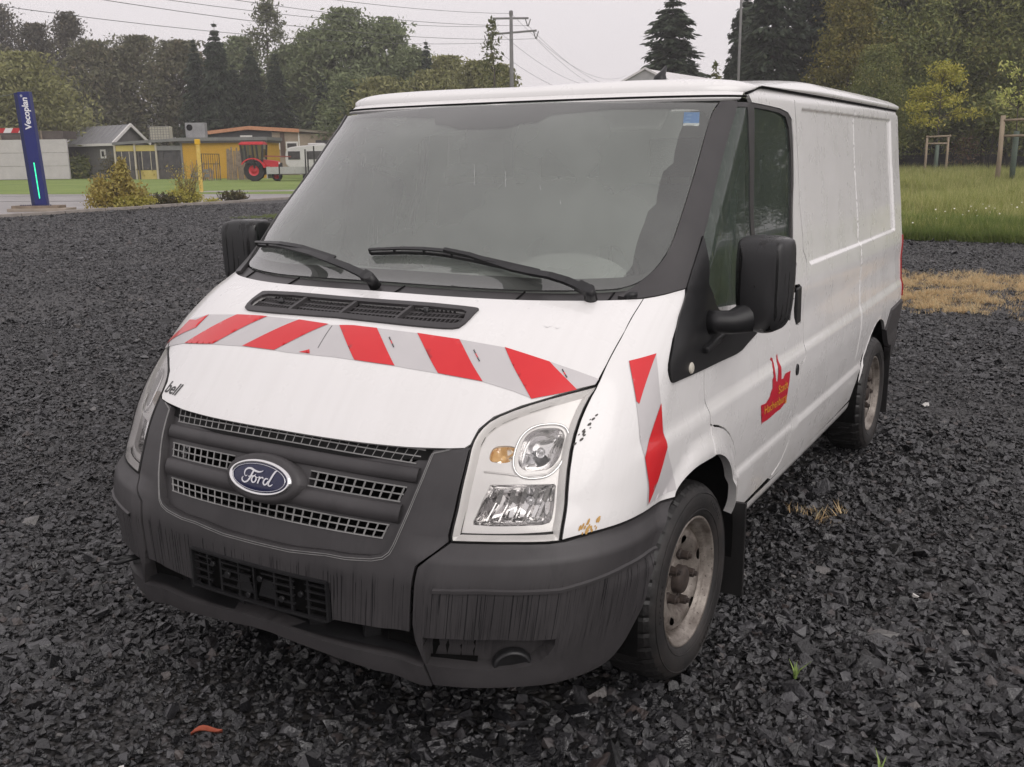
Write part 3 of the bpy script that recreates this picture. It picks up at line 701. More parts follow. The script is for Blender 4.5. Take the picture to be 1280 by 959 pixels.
# printed border (frit) on the inside of the glass, with the sensor pad dip at its top
ch2=[(0,2.285),(.09,2.287),(.14,2.305),(.19,2.31),(.22,2.345)]+[p for p in ch if p[0]>.30]+[(.25,1.66),(.12,1.666),(0,1.668)]
M['frit']=vmat('frit_black',(.032,.031,.032),(.045,.043,.044),20,.55,.02)
panel('windscreen_border',sym(half),M['frit'],ws,holes=[sym(ch2)],res=.03,gap=.004,thick=0,off=-.006,rnd=0)
me_=BK['mistedge'];lh=[(-a,v) for a,v in reversed(half)]
film_o=[(0,half[0][1]),(.40,half[0][1]-.004),(me_[0][0],half[0][1]-.012)]+me_+[(.60,1.600),(.3,1.596),(0,1.596)]+lh[1:]
panel('condensation_film',film_o,M['mist'],ws,res=.04,gap=.006,thick=0,off=-.012)
dq=MB();DR=BK['drips']
for k in range(0,len(DR),2):
    (a0,v0),(a1,v1)=DR[k],DR[k+1];decal(dq,[(a0-.0008,v0),(a0+.0008,v0),(a1+.0013,v1),(a1-.0013,v1)],.0008,.02)
o=dq.build('rain_run',mat('rain_run_pale',(.34,.35,.34),.3),ws);o['kind']='stuff'
# cowl: black tray between bonnet and glass
cw=[(0,1.588),(.12,1.586),(.25,1.582)]+[BK['wsouter'][i] for i in(17,16,15,14,13)]+[BK['pillar'][-5],(.772,1.545),(.80,1.520),(.83,1.503)]
cw=[(0,1.590),(.25,1.584),(.44,1.583),(.56,1.584),(.66,1.589),(.72,1.597),(.765,1.60),(.80,1.575),(.835,1.53),(.845,1.512),(.78,1.512),(.60,1.512),(.30,1.520),(0,1.523)]
cow=panel('cowl',sym(cw),M['trim'],van,res=.025,gap=.0015,thick=.02,off=-.010)
mb=MB()
for k in (-.62,-.33,.06,.42,.70): mb.bar(pt(k,1.52,-.008),pt(k+.004,1.585,-.008),.004,.004)
mb.build('cowl_joint',M['dark'],cow)
# blue permit sticker in the upper corner
st=MB();bs=BK['blue']
decal(st,[bs[0],bs[1],bs[2],bs[3]],-.0045,.02);st.m=1
decal(st,[(bs[3][0],bs[3][1]+.008),(bs[2][0],bs[2][1]+.010),(bs[2][0],bs[2][1]-.004),(bs[3][0],bs[3][1]-.004)],-.004,.02);st.m=2
for r in range(3):
    for k in range(4):
        a=(bs[0][0]+bs[3][0])/2+.012+k*.006;v=(bs[0][1]*.8+bs[3][1]*.2)-r*.016;decal(st,[(a,v),(a+.004,v),(a+.004,v-.006),(a,v-.006)],-.0038,.01)
st.build('permit_sticker',[mat('sticker_blue',(.03,.22,.55),.5),mat('sticker_white',.75,.5),mat('sticker_lightblue',(.2,.45,.75),.5)],ws)
# little plate behind the glass, base
# ---- wipers ----
def wiper(blade,arm,name):
    o=MB()
    B=[pt(a,v,.010) for a,v in smoothpoly(blade,1,False)];A=[pt(a,v,.022+.010*math.sin(i)) for i,(a,v) in enumerate(smoothpoly(arm,1,False))]
    Bs=[Vector(p) for p in resample3(B,.03)]
    n=Vector(nrm(np.array([arm[2][0]]),np.array([arm[2][1]]),base)[0])
    for i in range(len(Bs)-1): o.bar(Bs[i],Bs[i+1],.006,.012,up=n)
    Bt=[p+n*.014 for p in Bs]
    m0=len(Bs)//2
    for i in range(len(Bs)-1):
        f=1-abs(i-m0)/max(m0,1)*.5; o.bar(Bt[i]+n*.006*f,Bt[i+1]+n*.006*(1-abs(i+1-m0)/max(m0,1)*.5),.012*f+.004,.006,up=n)
    for i in range(0,len(Bs),3): o.bar(Bs[i],Bt[i]+n*.006,.006,.006)
    As=[Vector(p) for p in resample3(A,.03)];L=len(As)
    for i in range(L-1):
        f=i/(L-1);o.bar(As[i]+n*.012,As[i+1]+n*.012,.026-.014*f,.012-.004*f,up=n)
    o.tube([As[0]-n*.03,As[0]+n*.022],[.020,.017],14)
    o.bar(As[0]+n*.01,As[1]+n*.014,.034,.018,up=n)
    ob=o.build(name,M['blackplastic'],van);return ob
def resample3(P,st):
    out=[];P=[np.array(p) for p in P]
    for i in range(len(P)-1):
        k=max(1,int(np.linalg.norm(P[i+1]-P[i])/st))
        out+=[P[i]+(P[i+1]-P[i])*t/k for t in range(k)]
    return out+[P[-1]]
wiper(BK['wipL_blade'],BK['wipL_arm'],'wiper');wiper(BK['wipR_blade'],BK['wipR_arm'],'wiper')
mb=MB();p=BK['washer'][0];mb.tube([pt(p[0]-.02,p[1],-.004),pt(p[0]-.01,p[1]+.01,.006),pt(p[0]+.015,p[1]+.005,.006)],.011,10);mb.build('washer_jet',M['blackplastic'],cow)
# ---- bumper corners ----
bt=BK['bc_top'];bo=BK['bc_open']
bcR,bcL=both('bumper_corner',bt,M['plastic'],van,holes=[bo],res=.02,gap=.0015,thick=.03,off=.0,rnd=1)
for sgn,pr in((1,bcR),(-1,bcL)):
    line=[(sgn*a,v) for a,v in BK['bumpline']];L=resample(line,.02,False)
    P=[[tuple(surf(np.array([a]),np.array([v+d]),o)[0]) for a,v in L] for d,o in((-.006,.0),(-.0045,.006),(.003,.007),(.006,.0))]
    if sgn<0: P=P[::-1]
    MB().grid(P,False).build('bumper_bead',M['plastic'],pr)
    # fog lamp recess: floor, round blank and slot
    oo=[(sgn*a,v) for a,v in bo]
    rec=panel('lamp_recess',oo if sgn>0 else oo[::-1],M['plastic'],pr,off=-.045,thick=0,res=.03)
    mb=MB()
    ring=resample(np.array(oo),.02)
    P=[[tuple(surf(np.array([a]),np.array([v]),o)[0]) for a,v in list(ring)+[ring[0]]] for o in(-.012,-.046)]
    mb.grid(P if sgn<0 else P[::-1],False);mb.build('recess_wall',M['plastic'],pr)
    # round fog lamp blank
    fa,fv=.742,.343
    Mx=frame_at(sgn*fa,fv,-.028)
    q=MB().lathe([(0,.010),(.040,.010),(.046,.016),(.052,.016),(.056,.004),(.056,-.01)],Mx,28);q.build('fog_lamp_cover',M['blackplastic'],pr)
    q=MB();Mx=frame_at(sgn*.565,.362,-.040)
    q.add([Mx@Vector(v) for v in((-.07,-.014,.002),(.06,-.014,.002),(.064,.014,.002),(-.064,.014,.002))],[(0,1,2,3)]);q.build('air_slot',M['void'],pr)
# ---- central bumper and grille surround ----
cb=BK['centre_bump'];dish=BK['grille_dish']
dh=[(d[0],d[1]) for d in dish]
D_half=[(.432,.925),(.428,.90)]+dh[:]+[(0,.622)]
D_half=[(.437,.9225)]+dh+[(.10,.628),(0,.627)]
U_half=[(.437,.9245)]+[(.475,.927),(.508,.9325)]+cb+[(.225,.437),(.2215,.46),(.219,.535),(.211,.548),(.0,.552)]
# closed U: outer right side down to centre, mirrored, then along dish
right=[(.418,.920),(.475,.925),(.5085,.9325)]+cb[1:]+[(.2245,.436),(.2195,.52),(.214,.546),(.205,.551),(0,.552)]
leftm=[(-a,v) for a,v in reversed(right)]
dishline_l=[(-a,v) for a,v in D_half[1:]];dishline_r=[p for p in reversed(D_half[1:])]
U=right+leftm[1:]+dishline_l+dishline_r[1:]
centre=panel('front_bumper',U,M['plastic'],van,res=.022,gap=.001,thick=.022,rnd=0)
# slots
def slotpoly(c_lo,c_hi,e_lo,e_hi,al,au,a0=-1):
    """rounded slot symmetric about x=0 (or from a0 outwards)"""
    n=14;P=[]
    f=lambda a,c,e:c+(e-c)*(a/max(al,au))**2
    lo=[(a,f(abs(a),c_lo,e_lo)) for a in np.linspace(max(a0,0) if a0>=0 else -al,al-.012,n)]
    hi=[(a,f(abs(a),c_hi,e_hi)) for a in np.linspace(au-.006,max(a0,0) if a0>=0 else -(au-.006),n)]
    mid=[(al,e_lo+.008),(au,e_hi-.006)]
    ml=[(-au,e_hi-.006),(-al,e_lo+.008)] if a0<0 else []
    if a0<0: lo=[(a,v) for a,v in lo if a>-al+.012]
    return lo+mid+hi+ml
def dual(fn): return fn
GH=.0365
S1=slotpoly(.9005,.940,.885,.923,.378,.392)
S3=slotpoly(.6915,.731,.690,.727,.334,.345)
s2R=slotpoly(.798,.838,.788,.826,.360,.370,.116); s2L=[(-a,v) for a,v in reversed(s2R)]
dishP=[(.437,.9235),(.395,.9200),(.30,.9150),(.15,.9075),(0,.9055)]
Dfull=sym([(0,.944),(.15,.942),(.30,.938),(.40,.930),(.437,.928)]+dh+[(.10,.628),(0,.627)])
Dfull=[(a*1.004,v) for a,v in Dfull]
gr=panel('grille',Dfull,M['plastic'],van,holes=[S1,s2R,s2L,S3],res=.02,off=-.020,thick=.028,gap=0)
# proud rounded bars between the slots
def barstrip(vc,ve,h,off0,off1,a_end,m,name,a0=None):
    A=np.linspace(-a_end if a0 is None else a0,a_end,40);mb=MB();rows=[]
    for dv,o in ((-h/2,off0),(-h*.42,off1),(0,off1+.003),(h*.36,off1+.001),(h/2,off0)):
        rows.append([tuple(surf(np.array([a]),np.array([vc+(ve-vc)*(a/.4)**2+dv]),o)[0]) for a in A])
    mb.grid(rows,True);return mb.build(name,m,gr)
barstrip(.869,.856,.040,-.021,-.008,.392,M['plastic'],'grille_bar')
barstrip(.764,.757,.052,-.021,-.008,.368,M['plastic'],'grille_bar')
# meshes
def meshgrid(al,au,c_lo,c_hi,e_lo,e_hi,name,a0=None,step=.0245):
    mb=MB();f=lambda a,c,e:c+(e-c)*(a/max(al,au))**2
    rng=[(-1,1)] if a0 is None else [(a0,1),(-1,-a0)]
    for k in range(3):
        t=k/2;w=au*t+al*(1-t)
        for lo,hi in rng:
            x0=-w if lo==-1 else lo; x1=w if hi==1 else hi
            A=np.linspace(x0,x1,30);P=[pt(a,f(abs(a),c_lo,e_lo)*(1-t)+f(abs(a),c_hi,e_hi)*t,-.0195) for a in A]
            for i in range(29): mb.bar(P[i],P[i+1],.0034,.006,up=(0,-1,.3))
    a=-al+.004
    while a<al:
        if a0 is None or abs(a)>a0: mb.bar(pt(a,f(abs(a),c_lo,e_lo)-.001,-.0185),pt(a*(au/al),f(abs(a),c_hi,e_hi)+.001,-.0185),.003,.004)
        a+=step
    return mb.build(name,M['grid'],gr)
meshgrid(.378,.392,.9005,.940,.885,.923,'grille_mesh');meshgrid(.334,.345,.6915,.731,.690,.727,'grille_mesh')
meshgrid(.360,.370,.798,.838,.788,.826,'grille_mesh',a0=.116)
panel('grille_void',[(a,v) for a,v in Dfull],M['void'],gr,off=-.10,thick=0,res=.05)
mb=MB();A=np.linspace(-.46,.46,30)   # thin lines round the dish
for k,(g,o) in enumerate(((.012,.0015),(.020,.0015))):
    L=inset(resample(np.array([(.450,.915)]+dh+[(.10,.628),(0,.627),(-.10,.628)]+[(-a,v) for a,v in reversed(dh)]+[(-.450,.915)]),.02,False)[::1],0)
    cx=0;cy=.80;L=[(a*(1+g*1.2),cy+(v-cy)*(1+g*4.2)) for a,v in L if v<.93]
    P=[pt(a,v,o) for a,v in L]
    for i in range(len(P)-1): mb.bar(P[i],P[i+1],.0016,.0016)
mb.build('bumper_edge_line',M['grid'],centre)
# ---- oval badge ----
bz=BK['badge'];bd=empty('badge_tmp');bpy.data.objects.remove(bd)
Mb=frame_at(-.002,.795,.006)
rx,ry=.118,.052
def ovalring(mb,M0,r):  # r: list of (rx,ry,h)
    n=56;P=[[tuple(M0@Vector((a*math.cos(2*math.pi*j/n),b*math.sin(2*math.pi*j/n),h))) for j in range(n+1)] for a,b,h in r];mb.grid(P,True);return mb
hs=ovalring(MB(),Mb,[(rx*1.26,ry*1.42,-.050),(rx*1.20,ry*1.34,-.006),(rx*1.12,ry*1.20,.003),(rx*1.03,ry*1.05,.004),(rx*.6,ry*.6,.004)])
# ear-shaped pod behind the oval
pod=hs.build('badge_housing',M['plastic'],gr)
cr=ovalring(MB(),Mb,[(rx*1.0,ry*1.0,.003),(rx*.985,ry*.97,.011),(rx*.94,ry*.88,.014),(rx*.90,ry*.80,.0105),(rx*.88,ry*.78,.009)])
badge=cr.build('badge',M['chrome'],gr)
ovalring(MB(),Mb,[(rx*.90,ry*.81,.0095),(rx*.7,ry*.6,.0125),(rx*.3,ry*.3,.0135),(0.0001,0.0001,.0138)]).build('badge_face',M['navy'],badge)
ovalring(MB(),Mb,[(rx*.855,ry*.745,.0118),(rx*.855,ry*.745,.0128),(rx*.835,ry*.715,.0132),(rx*.835,ry*.715,.012)]).build('badge_line',M['silver'],badge)
# flowing script word, strokes of varying width (unit box about 2.0 x 1.0)
STR=[ # F
 [(-.86,.02,.5),(-.93,.16,.7),(-.90,.36,1.),(-.74,.50,1.3),(-.52,.52,1.5),(-.28,.42,1.5),(-.02,.38,1.2),(.18,.44,.7),(.24,.52,.4)],
 [(-.86,.02,.5),(-.80,-.02,.6),(-.70,.06,.5)],
 [(-.34,.40,1.3),(-.42,.18,1.2),(-.50,-.08,1.2),(-.62,-.30,1.2),(-.80,-.40,1.1),(-.98,-.34,1.),(-1.04,-.18,.8),(-.96,-.06,.5)],
 [(-.62,.00,.6),(-.42,.05,1.0),(-.24,.10,.8),(-.16,.20,.5)],
 # o
 [(-.24,.10,.6),(-.36,-.02,1.),(-.38,-.20,1.1),(-.28,-.32,1.),(-.14,-.26,1.),(-.08,-.10,1.),(-.12,.06,.8),(-.24,.10,.6)],
 [(-.12,.06,.5),(-.02,.02,.5),(.06,.08,.5)],
 # r
 [(.06,.08,.5),(.12,.10,.9),(.10,-.06,1.1),(.04,-.32,1.1)],
 [(.10,-.06,.7),(.18,.06,.8),(.30,.10,1.),(.34,.02,.7)],
 # d
 [(.64,.06,.6),(.50,.08,1.),(.40,-.06,1.1),(.38,-.22,1.1),(.46,-.34,1.),(.58,-.26,1.),(.68,-.04,.9)],
 [(1.06,.66,.6),(.96,.60,1.2),(.86,.36,1.25),(.76,.06,1.25),(.68,-.18,1.2),(.70,-.32,1.),(.82,-.34,.8),(.94,-.20,.4)]]
tx=MB()
for s in STR:
    pts=np.array(s);t=np.arange(len(s));tt=np.linspace(0,len(s)-1,len(s)*5)
    X=pchip(t.astype(float),pts[:,0])(tt) if False else np.interp(tt,t,pts[:,0]);Y=np.interp(tt,t,pts[:,1]);Wd=np.interp(tt,t,pts[:,2])
    for _ in range(3):
        X[1:-1]=(X[:-2]+2*X[1:-1]+X[2:])/4;Y[1:-1]=(Y[:-2]+2*Y[1:-1]+Y[2:])/4
    dx=np.gradient(X);dy=np.gradient(Y);l=np.hypot(dx,dy)+1e-9;nx=-dy/l;ny=dx/l;wd=Wd*.042
    hh=lambda x,y:.0172-.0045*((x/.9)**2)*.55-.002*(y*1.2)**2
    A=[];B=[]
    for i in range(len(X)):
        for L_,sg in((A,1),(B,-1)):
            x=(X[i]+sg*nx[i]*wd[i])*.060;y=(Y[i]-.04+sg*ny[i]*wd[i])*.046
            L_.append(tuple(Mb@Vector((x+.002,y,hh(X[i],Y[i])))))
    tx.grid([A,B],False)
tx.build('badge_lettering',M['silver'],badge)
# ---- number plate holder without plate ----
Mp=Matrix.Identity(4)
PZ0,PZ1=.437,.551
ph=MB();yb=-.972
def pf(x,z,o=0): # follows the bumper bow gently
    return (x,float(base(np.array([a_of_x(abs(x),v_of_z(np.array(z)))]),np.array([v_of_z(np.array(z))]))[0][1])-.006-o,z)
X=np.linspace(-.262,.262,14)
for i in range(13):
    for z,t in((PZ1,.006),(PZ0,.007)): ph.bar(pf(X[i],z),pf(X[i+1],z),.012,t)
for x in(-.262,.262): ph.bar(pf(x,PZ0),pf(x,PZ1),.007,.012)
for z in(.462,.486,.510,.530):
    for i in range(13): 
        if (i+int(z*1000))%4: ph.bar(pf(X[i],z,-.008),pf(X[i+1],z,-.008),.008,.0045)
for x in(-.20,-.145,-.07,-.01,.07,.13,.19): ph.bar(pf(x,PZ0,-.008),pf(x,PZ1,-.008),.006,.008)
for x,z,r in((-.17,.52,.008),(-.11,.50,.010),(.02,.515,.009),(.10,.47,.009),(.17,.50,.008),(-.03,.455,.008)):
    p=pf(x,z,-.004);ph.tube([p,(p[0],p[1]-.008,p[2])],r,10)
for x0,x1 in((-.085,-.012),(.005,.08)):
    P=[pf(x0,.458,-.006),pf(x1,.458,-.006),pf(x1-.02,.512,-.006),pf(x0+.02,.512,-.006)];ph.add(P,[(0,1,2,3)])
holder=ph.build('plate_holder',M['blackplastic'],centre)
bk=MB();rows=[[pf(x,z,-.028) for x in X] for z in(PZ0-.005,PZ1+.01)];bk.grid(rows,False).build('holder_back',M['void'],holder)
# ---- lower lip, opening deck ----
lipt=[(0,.387),(.18,.374),(.325,.362),(.4637,.361)];
LB=BK['lip']
lip_half=[(0,.386)]+[(p[0],p[1]) for p in LB[:4]]+[LB[4]]+[LB[5],LB[6],LB[7]]+[(0,.350)]
lip=panel('bumper_lip',sym(lip_half),M['plastic'],van,res=.02,off=.006,thick=.05)
# corner lip continuing round is part of the bumper corner; the deck behind the opening
rows=[]
for dpt in np.linspace(0,.30,6):
    r_=[]
    for a in np.linspace(-.47,.47,25):
        p=pt(a,.372,-.004);r_.append((p[0]*(1-dpt*.25),p[1]+dpt,p[2]+.01+.03*dpt/.3+.004*math.sin(dpt*90)))
    rows.append(r_)
MB().grid(rows).build('intake_deck',M['blackplastic'],van)
for a in(-.30,-.10,.14,.30):
    p=Vector(pt(a,.375,-.03));q=Vector(pt(a,.445,-.03));MB().bar(p+Vector((0,.03,0)),q+Vector((0,.03,0)),.045,.03).build('intake_strut',M['blackplastic'],van)
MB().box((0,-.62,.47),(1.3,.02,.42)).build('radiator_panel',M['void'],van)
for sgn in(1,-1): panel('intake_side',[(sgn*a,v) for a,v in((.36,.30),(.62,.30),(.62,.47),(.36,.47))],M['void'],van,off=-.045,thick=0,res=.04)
# towing loop at the right front corner
t=[Vector(pt(-.60,.40,.0))+Vector(d) for d in((.02,.03,.01),(-.03,-.03,-.005),(-.075,-.02,-.015),(-.07,.02,-.015),(-.01,.03,0))]
MB().tube(t,.008,8).build('towing_loop',M['blackplastic'],van)
# ---- headlamps ----
lp=BK['lamp']
for sgn in(1,-1):
    q=lambda P:[(sgn*a,v) for a,v in P]
    lampo=panel('headlamp',q(lp),M['lens'],van,res=.02,off=.001,thick=0,rnd=1)
    # rubber gasket all round
    ring=resample(smoothpoly(np.array(q(lp)),1),.02);ring=np.vstack([ring,ring[:1]])
    g=MB();o_=inset(ring[:-1],-.005);o_=np.vstack([o_,o_[:1]])
    P=[[tuple(surf(np.array([a]),np.array([v]),o)[0]) for a,v in L] for L,o in((o_,-.012),(o_,.0),(ring,.003),(ring,-.012))]
    g.grid(P if sgn<0 else P[::-1],False);g.build('lamp_gasket',M['rubber'],lampo)
    inner=inset(resample(smoothpoly(np.array(q(lp)),1),.02),.010)
    mainb=q(ell(.6945,.934,.062,.060,26,0,2.9));ind=q(ell(.590,.9205,.034,.024,20,0,3.0));
    low=q([(.578,.843),(.66,.843),(.757,.840),(.764,.835),(.774,.755),(.770,.745),(.75,.741),(.60,.7415),(.556,.744),(.553,.752),(.565,.800)])
    # silver edge, then the sloping bezel with three openings
    e=MB();P=[[tuple(surf(np.array([a]),np.array([v]),o)[0]) for a,v in list(L)+[L[0]]] for L,o in((ring[:-1],-.001),(inset(ring[:-1],.010),-.006),(inset(ring[:-1],.0185),-.0225))]
    e.grid(P if sgn>0 else P[::-1],True);e.build('lamp_edge',M['bezel'],lampo)
    bz_=inset(ring[:-1],.015)
    bez=panel('lamp_bezel',bz_,M['bezel'],lampo,holes=[mainb,ind,low],res=.018,off=-.022,thick=.030)
    for nm,poly,dep,mm in(('main_beam_reflector',mainb,.062,M['facet']),('dipped_beam_reflector',low,.058,M['facet']),('indicator_reflector',ind,.050,M['ambref'])):
        P0=resample(np.array(poly),.012);cc=P0.mean(0);rows=[]
        for s_,o in((1.02,-.022),(.97,-.022-dep*.55),(.80,-.022-dep*.85),(.45,-.022-dep*1.05),(.02,-.022-dep*1.1)):
            L=cc+(P0-cc)*s_;L=np.vstack([L,L[:1]]);rows.append([tuple(surf(np.array([a]),np.array([v]),o)[0]) for a,v in L])
        MB().grid(rows if sgn>0 else rows[::-1],True).build(nm,mm,bez)
    # raised rounded surround of the main beam and a step over the dipped beam
    for poly,w_ in((ell(.6945,.930,.074,.074,40,0,2.6),.0035),):
        L=q(poly);P=[pt(a,v,-.019) for a,v in L]+[pt(*L[0],-.019)];MB().tube(P,w_,6,False).build('lamp_trim_ring',M['chrome'],bez)
    L=q([(.553,.874),(.62,.868),(.66,.862),(.73,.866),(.765,.90)]);MB().tube([pt(a,v,-.02) for a,v in L],.0028,6).build('lamp_trim_line',M['bezel'],bez)
    for (a,v,mm,nm,rd,L_) in((.590,.9205,M['amber'],'indicator_bulb',.0075,.022),(.6945,.934,M['silver'],'main_beam_bulb',.012,.035),(.70,.80,M['silver'],'dipped_beam_bulb',.012,.030)):
        Mx=frame_at(sgn*a,v,-.075);MB().lathe([(0.0001,L_),(rd*.6,L_-.002),(rd,L_-.010),(rd,0)],Mx,16).build(nm,mm,bez)
    # vertical vanes of the dipped reflector
    va=MB()
    for k,a in enumerate((.60,.635,.67,.705,.74)):
        P=[pt(sgn*(a-.012),.752,-.055),pt(sgn*(a+.004),.795,-.066),pt(sgn*(a+.010),.832,-.055)]
        for i in range(2): va.bar(P[i],P[i+1],.004,.012)
    va.build('reflector_vane',M['facet'],bez)
    panel('lamp_back',bz_,M['dark'],lampo,off=-.12,thick=0,res=.05)
# ---- doors and body side ----
wo2=BK['winouter'];A_DS=[(a,v) for a,v in BK['doorseam']]
def yv(y,z):
    v=float(v_of_z(np.array(z)));return (float(a_of_y(y,v)),v)
DSY=1.262   # rear edge of the front door
door_rear=[yv(DSY,z) for z in(1.885,1.60,1.34,1.16,1.0,.86)]
arc_f=[BK['arch_trim'][i] for i in(9,8,7,6,5,4,3,2)]
door=[BK['arch_trim'][2],BK['fender'][24] if False else (1.585,.870)]
front_edge=[(1.600,.845),(1.590,.870),BK['fender'][27],BK['fender'][29],BK['fender'][31]]
sailb=BK['sail']
# door outline (lower body of the door): up the front seam, along the black sail, over the window frame, down the rear seam, along the sill, round the arch
top_y0=.60
frame_top=[yv(y,1.888-.010*(1-min(1,(y-.62)/.25))) for y in(.66,.80,1.0,1.15,1.262)]
arch_outer=[yv(.512*math.cos(t),.33+.512*math.sin(t)) for t in np.radians([8,16,24,32,40,48,56,64,72,79])]
door_poly=[BK['fender'][31],sailb[11],sailb[10],sailb[9],sailb[8],sailb[7]]
W_=wo2
door_poly=[sailb[10],sailb[9],sailb[8],(sailb[7][0],sailb[7][1]),yv(.80,1.085),yv(1.10,1.11)]+[W_[i] for i in(12,11,10,9,8,7,6,5,4,3,2,1)]
door_poly+=[yv(.66,1.882),yv(.80,1.888),yv(1.0,1.890),yv(1.15,1.889),yv(1.258,1.887)]
door_poly+=[yv(1.262,1.6),yv(1.262,1.34),yv(1.262,1.10),yv(1.262,.90),yv(1.262,.852),yv(1.245,.838),yv(1.19,.832),yv(1.185,.80),yv(1.180,.60),yv(1.155,.50),yv(1.10,.432),yv(1.0,.400),yv(.516,.383)]
door_poly+=arch_outer+[BK['fender'][k] for k in(21,22,23,24,25,26,27)]+[sailb[11]]
door_poly=[(a,v) for a,v in door_poly]
mir_door=mir(door_poly)
hand=[yv(1.115,1.165),yv(1.225,1.158),yv(1.232,.990),yv(1.125,.998)]
dR,dL=both('front_door',door_poly,M['white'],van,res=.022,gap=.0025,thick=.014,holes=[smoothpoly(hand,2,keep=120).tolist()])
for sgn,dr in((1,dR),(-1,dL)):
    q=lambda P:[(sgn*a,v) for a,v in P]
    # window surround (black), two panes and the bar between
    fr=panel('window_frame',q(W_),M['trim'],dr,holes=[q(BK['glassA']),q(BK['glassB'])],off=-.003,thick=.018,res=.02)
    panel('quarter_pane',q(BK['glassA']),M['sideglass'],dr,off=-.006,thick=0,res=.03)
    panel('door_pane',q(BK['glassB']),M['sideglass'],dr,off=-.010,thick=0,res=.03)
    # droplet speckled inner border of the quarter pane
    gA=BK['glassA'];i3=[gA[0],gA[1],gA[2],(gA[2][0]-.02,gA[2][1]-.10),(gA[14][0]+.10,gA[14][1]+.0) ,(gA[12][0]+.06,gA[12][1]),(gA[11][0]+.035,gA[11][1]),gA[12],gA[13],gA[14]]
    i3=[gA[0],gA[1],yv(.655,1.74),yv(.46,1.56),yv(.31,1.42),yv(.245,1.33),gA[10],gA[11],gA[12],gA[13],gA[14],gA[15]] if len(gA)>15 else [gA[0],gA[1],yv(.655,1.74),yv(.46,1.56),yv(.31,1.42),gA[11],gA[12],gA[13],gA[14]]
    panel('pane_border',q(i3),M['frit'],dr,off=-.012,thick=0,res=.03)
    sp=panel('mirror_sail',q(sailb),M['blackplastic'],dr,off=.008,thick=.014,res=.02,rnd=1)
    dd=BK['disc'][0];MB().lathe([(0.001,.006),(.014,.006),(.017,.004),(.018,0)],frame_at(sgn*dd[0],dd[1],.008),20).build('sail_cap',mat('pale_cap',(.55,.52,.45),.5) if sgn>0 else bpy.data.materials['pale_cap'],sp)
    # handle: well and dark pull
    panel('handle_well',q(smoothpoly(hand,2,keep=120).tolist()),M['void'],dr,off=-.030,thick=0,res=.03)
    hp=MB();P0=Vector(pt(*q([yv(1.17,1.15)])[0],-.004));P1=Vector(pt(*q([yv(1.18,1.0)])[0],-.004));hp.bar(P0,P1,.070,.016,up=(sgn,0,0))
    bevel(hp.build('door_handle',M['blackplastic'],dr),.006,2)
    lk=BK['lock'][0];MB().lathe([(0.001,.004),(.012,.004),(.016,.006),(.018,.002),(.018,-.01)],frame_at(sgn*lk[0],lk[1],.0)@Matrix.Diagonal((1,1.35,1,1)),20).build('door_lock',M['blackplastic'],dr)
# crest decal with lettering on the left door
lg=BK['logo'];lm=MB();decal(lm,lg,.0015,.015);lm.m=1
logo=lm.build('crest_decal',[mat('crest_red',(.50,.012,.03),.4),mat('crest_yellow',(.75,.33,.03),.45)],dR)
for body,(p,q_,up_),sz in(('Stadt',BK['stadt'],.05),('Hachenburg',BK['hach'],.05)):
    me=textmesh(body,sz,0,0,.0002);n=len(me.vertices);c=np.empty(n*3);me.vertices.foreach_get('co',c);c=c.reshape(-1,3);wdt=c[:,0].max();hgt=.035
    on_surface(me,p[0],p[1],((q_[0]-p[0])/wdt,(q_[1]-p[1])/wdt),((up_[0]-p[0])/hgt,(up_[1]-p[1])/hgt),.0028);link('lettering',me,bpy.data.materials['crest_yellow'],logo)
# rear body side: cargo panel with the rear wheel arch cut out
side=[yv(1.268,1.887)]+[yv(y,1.889) for y in(1.6,2.2,2.8,3.3,3.66)]
tail=[(5.2,2.42),(5.2,2.2),(5.2,1.8),(5.2,1.3),(5.2,1.0),(5.2,.80)]
side=[yv(1.268,1.888),yv(1.7,1.895),yv(2.3,1.90),yv(3.0,1.90),yv(3.5,1.897)]+[(5.28,2.43),(5.30,2.2),(5.32,1.8),(5.32,1.3),(5.32,1.0),(5.32,.80)]
ra=[yv(2.933+.405*math.cos(t),.33+.425*math.sin(t)) for t in np.radians([52,60,70,80,90,100,110,120,130,140,150,160,168])]
side+=[yv(3.60,.775),yv(3.30,.765),yv(3.20,.655)]
side+=ra+[yv(2.50,.385),yv(2.2,.375),yv(1.8,.370),yv(1.4,.368),yv(1.02,.372),yv(1.02,.392),yv(1.105,.424),yv(1.162,.496),yv(1.188,.60),yv(1.193,.80),yv(1.197,.828),yv(1.250,.832),yv(1.268,.850),yv(1.268,1.10),yv(1.268,1.34),yv(1.268,1.6)]
def feats(s):
    F_=[]
    for z in(1.213,1.221,1.229,1.237,1.843,1.8525,1.862):
        for y in np.arange(1.37,3.41,.022): F_.append(yv(y,z))
    for y in(1.358,1.366,1.377,3.398,3.410,3.422):
        for z in np.arange(1.24,1.84,.022): F_.append(yv(y,z))
    for z in(.861,.878,.896,.915,.548,.56,.575,.592):
        for y in np.arange(1.28,3.6,.022):
            if math.hypot(y-2.933,z-.33)>.47: F_.append(yv(y,z))
    for y in(2.386,2.394,2.40,2.406,2.414):
        for z in np.arange(.64,1.86,.022):
            if min(abs(z-q_) for q_ in(1.213,1.221,1.229,1.237,.861,.878,.896,.915))>.006: F_.append(yv(y,z))
    F_=np.array(F_);F_[:,0]*=s
    return F_
ra_f=[]
sR=panel('body_side',side,M['white'],van,res=.025,gap=.002,thick=.016,feat=feats(1))
sL=panel('body_side',mir(side),M['white'],van,res=.025,gap=.002,thick=.016,feat=feats(-1))
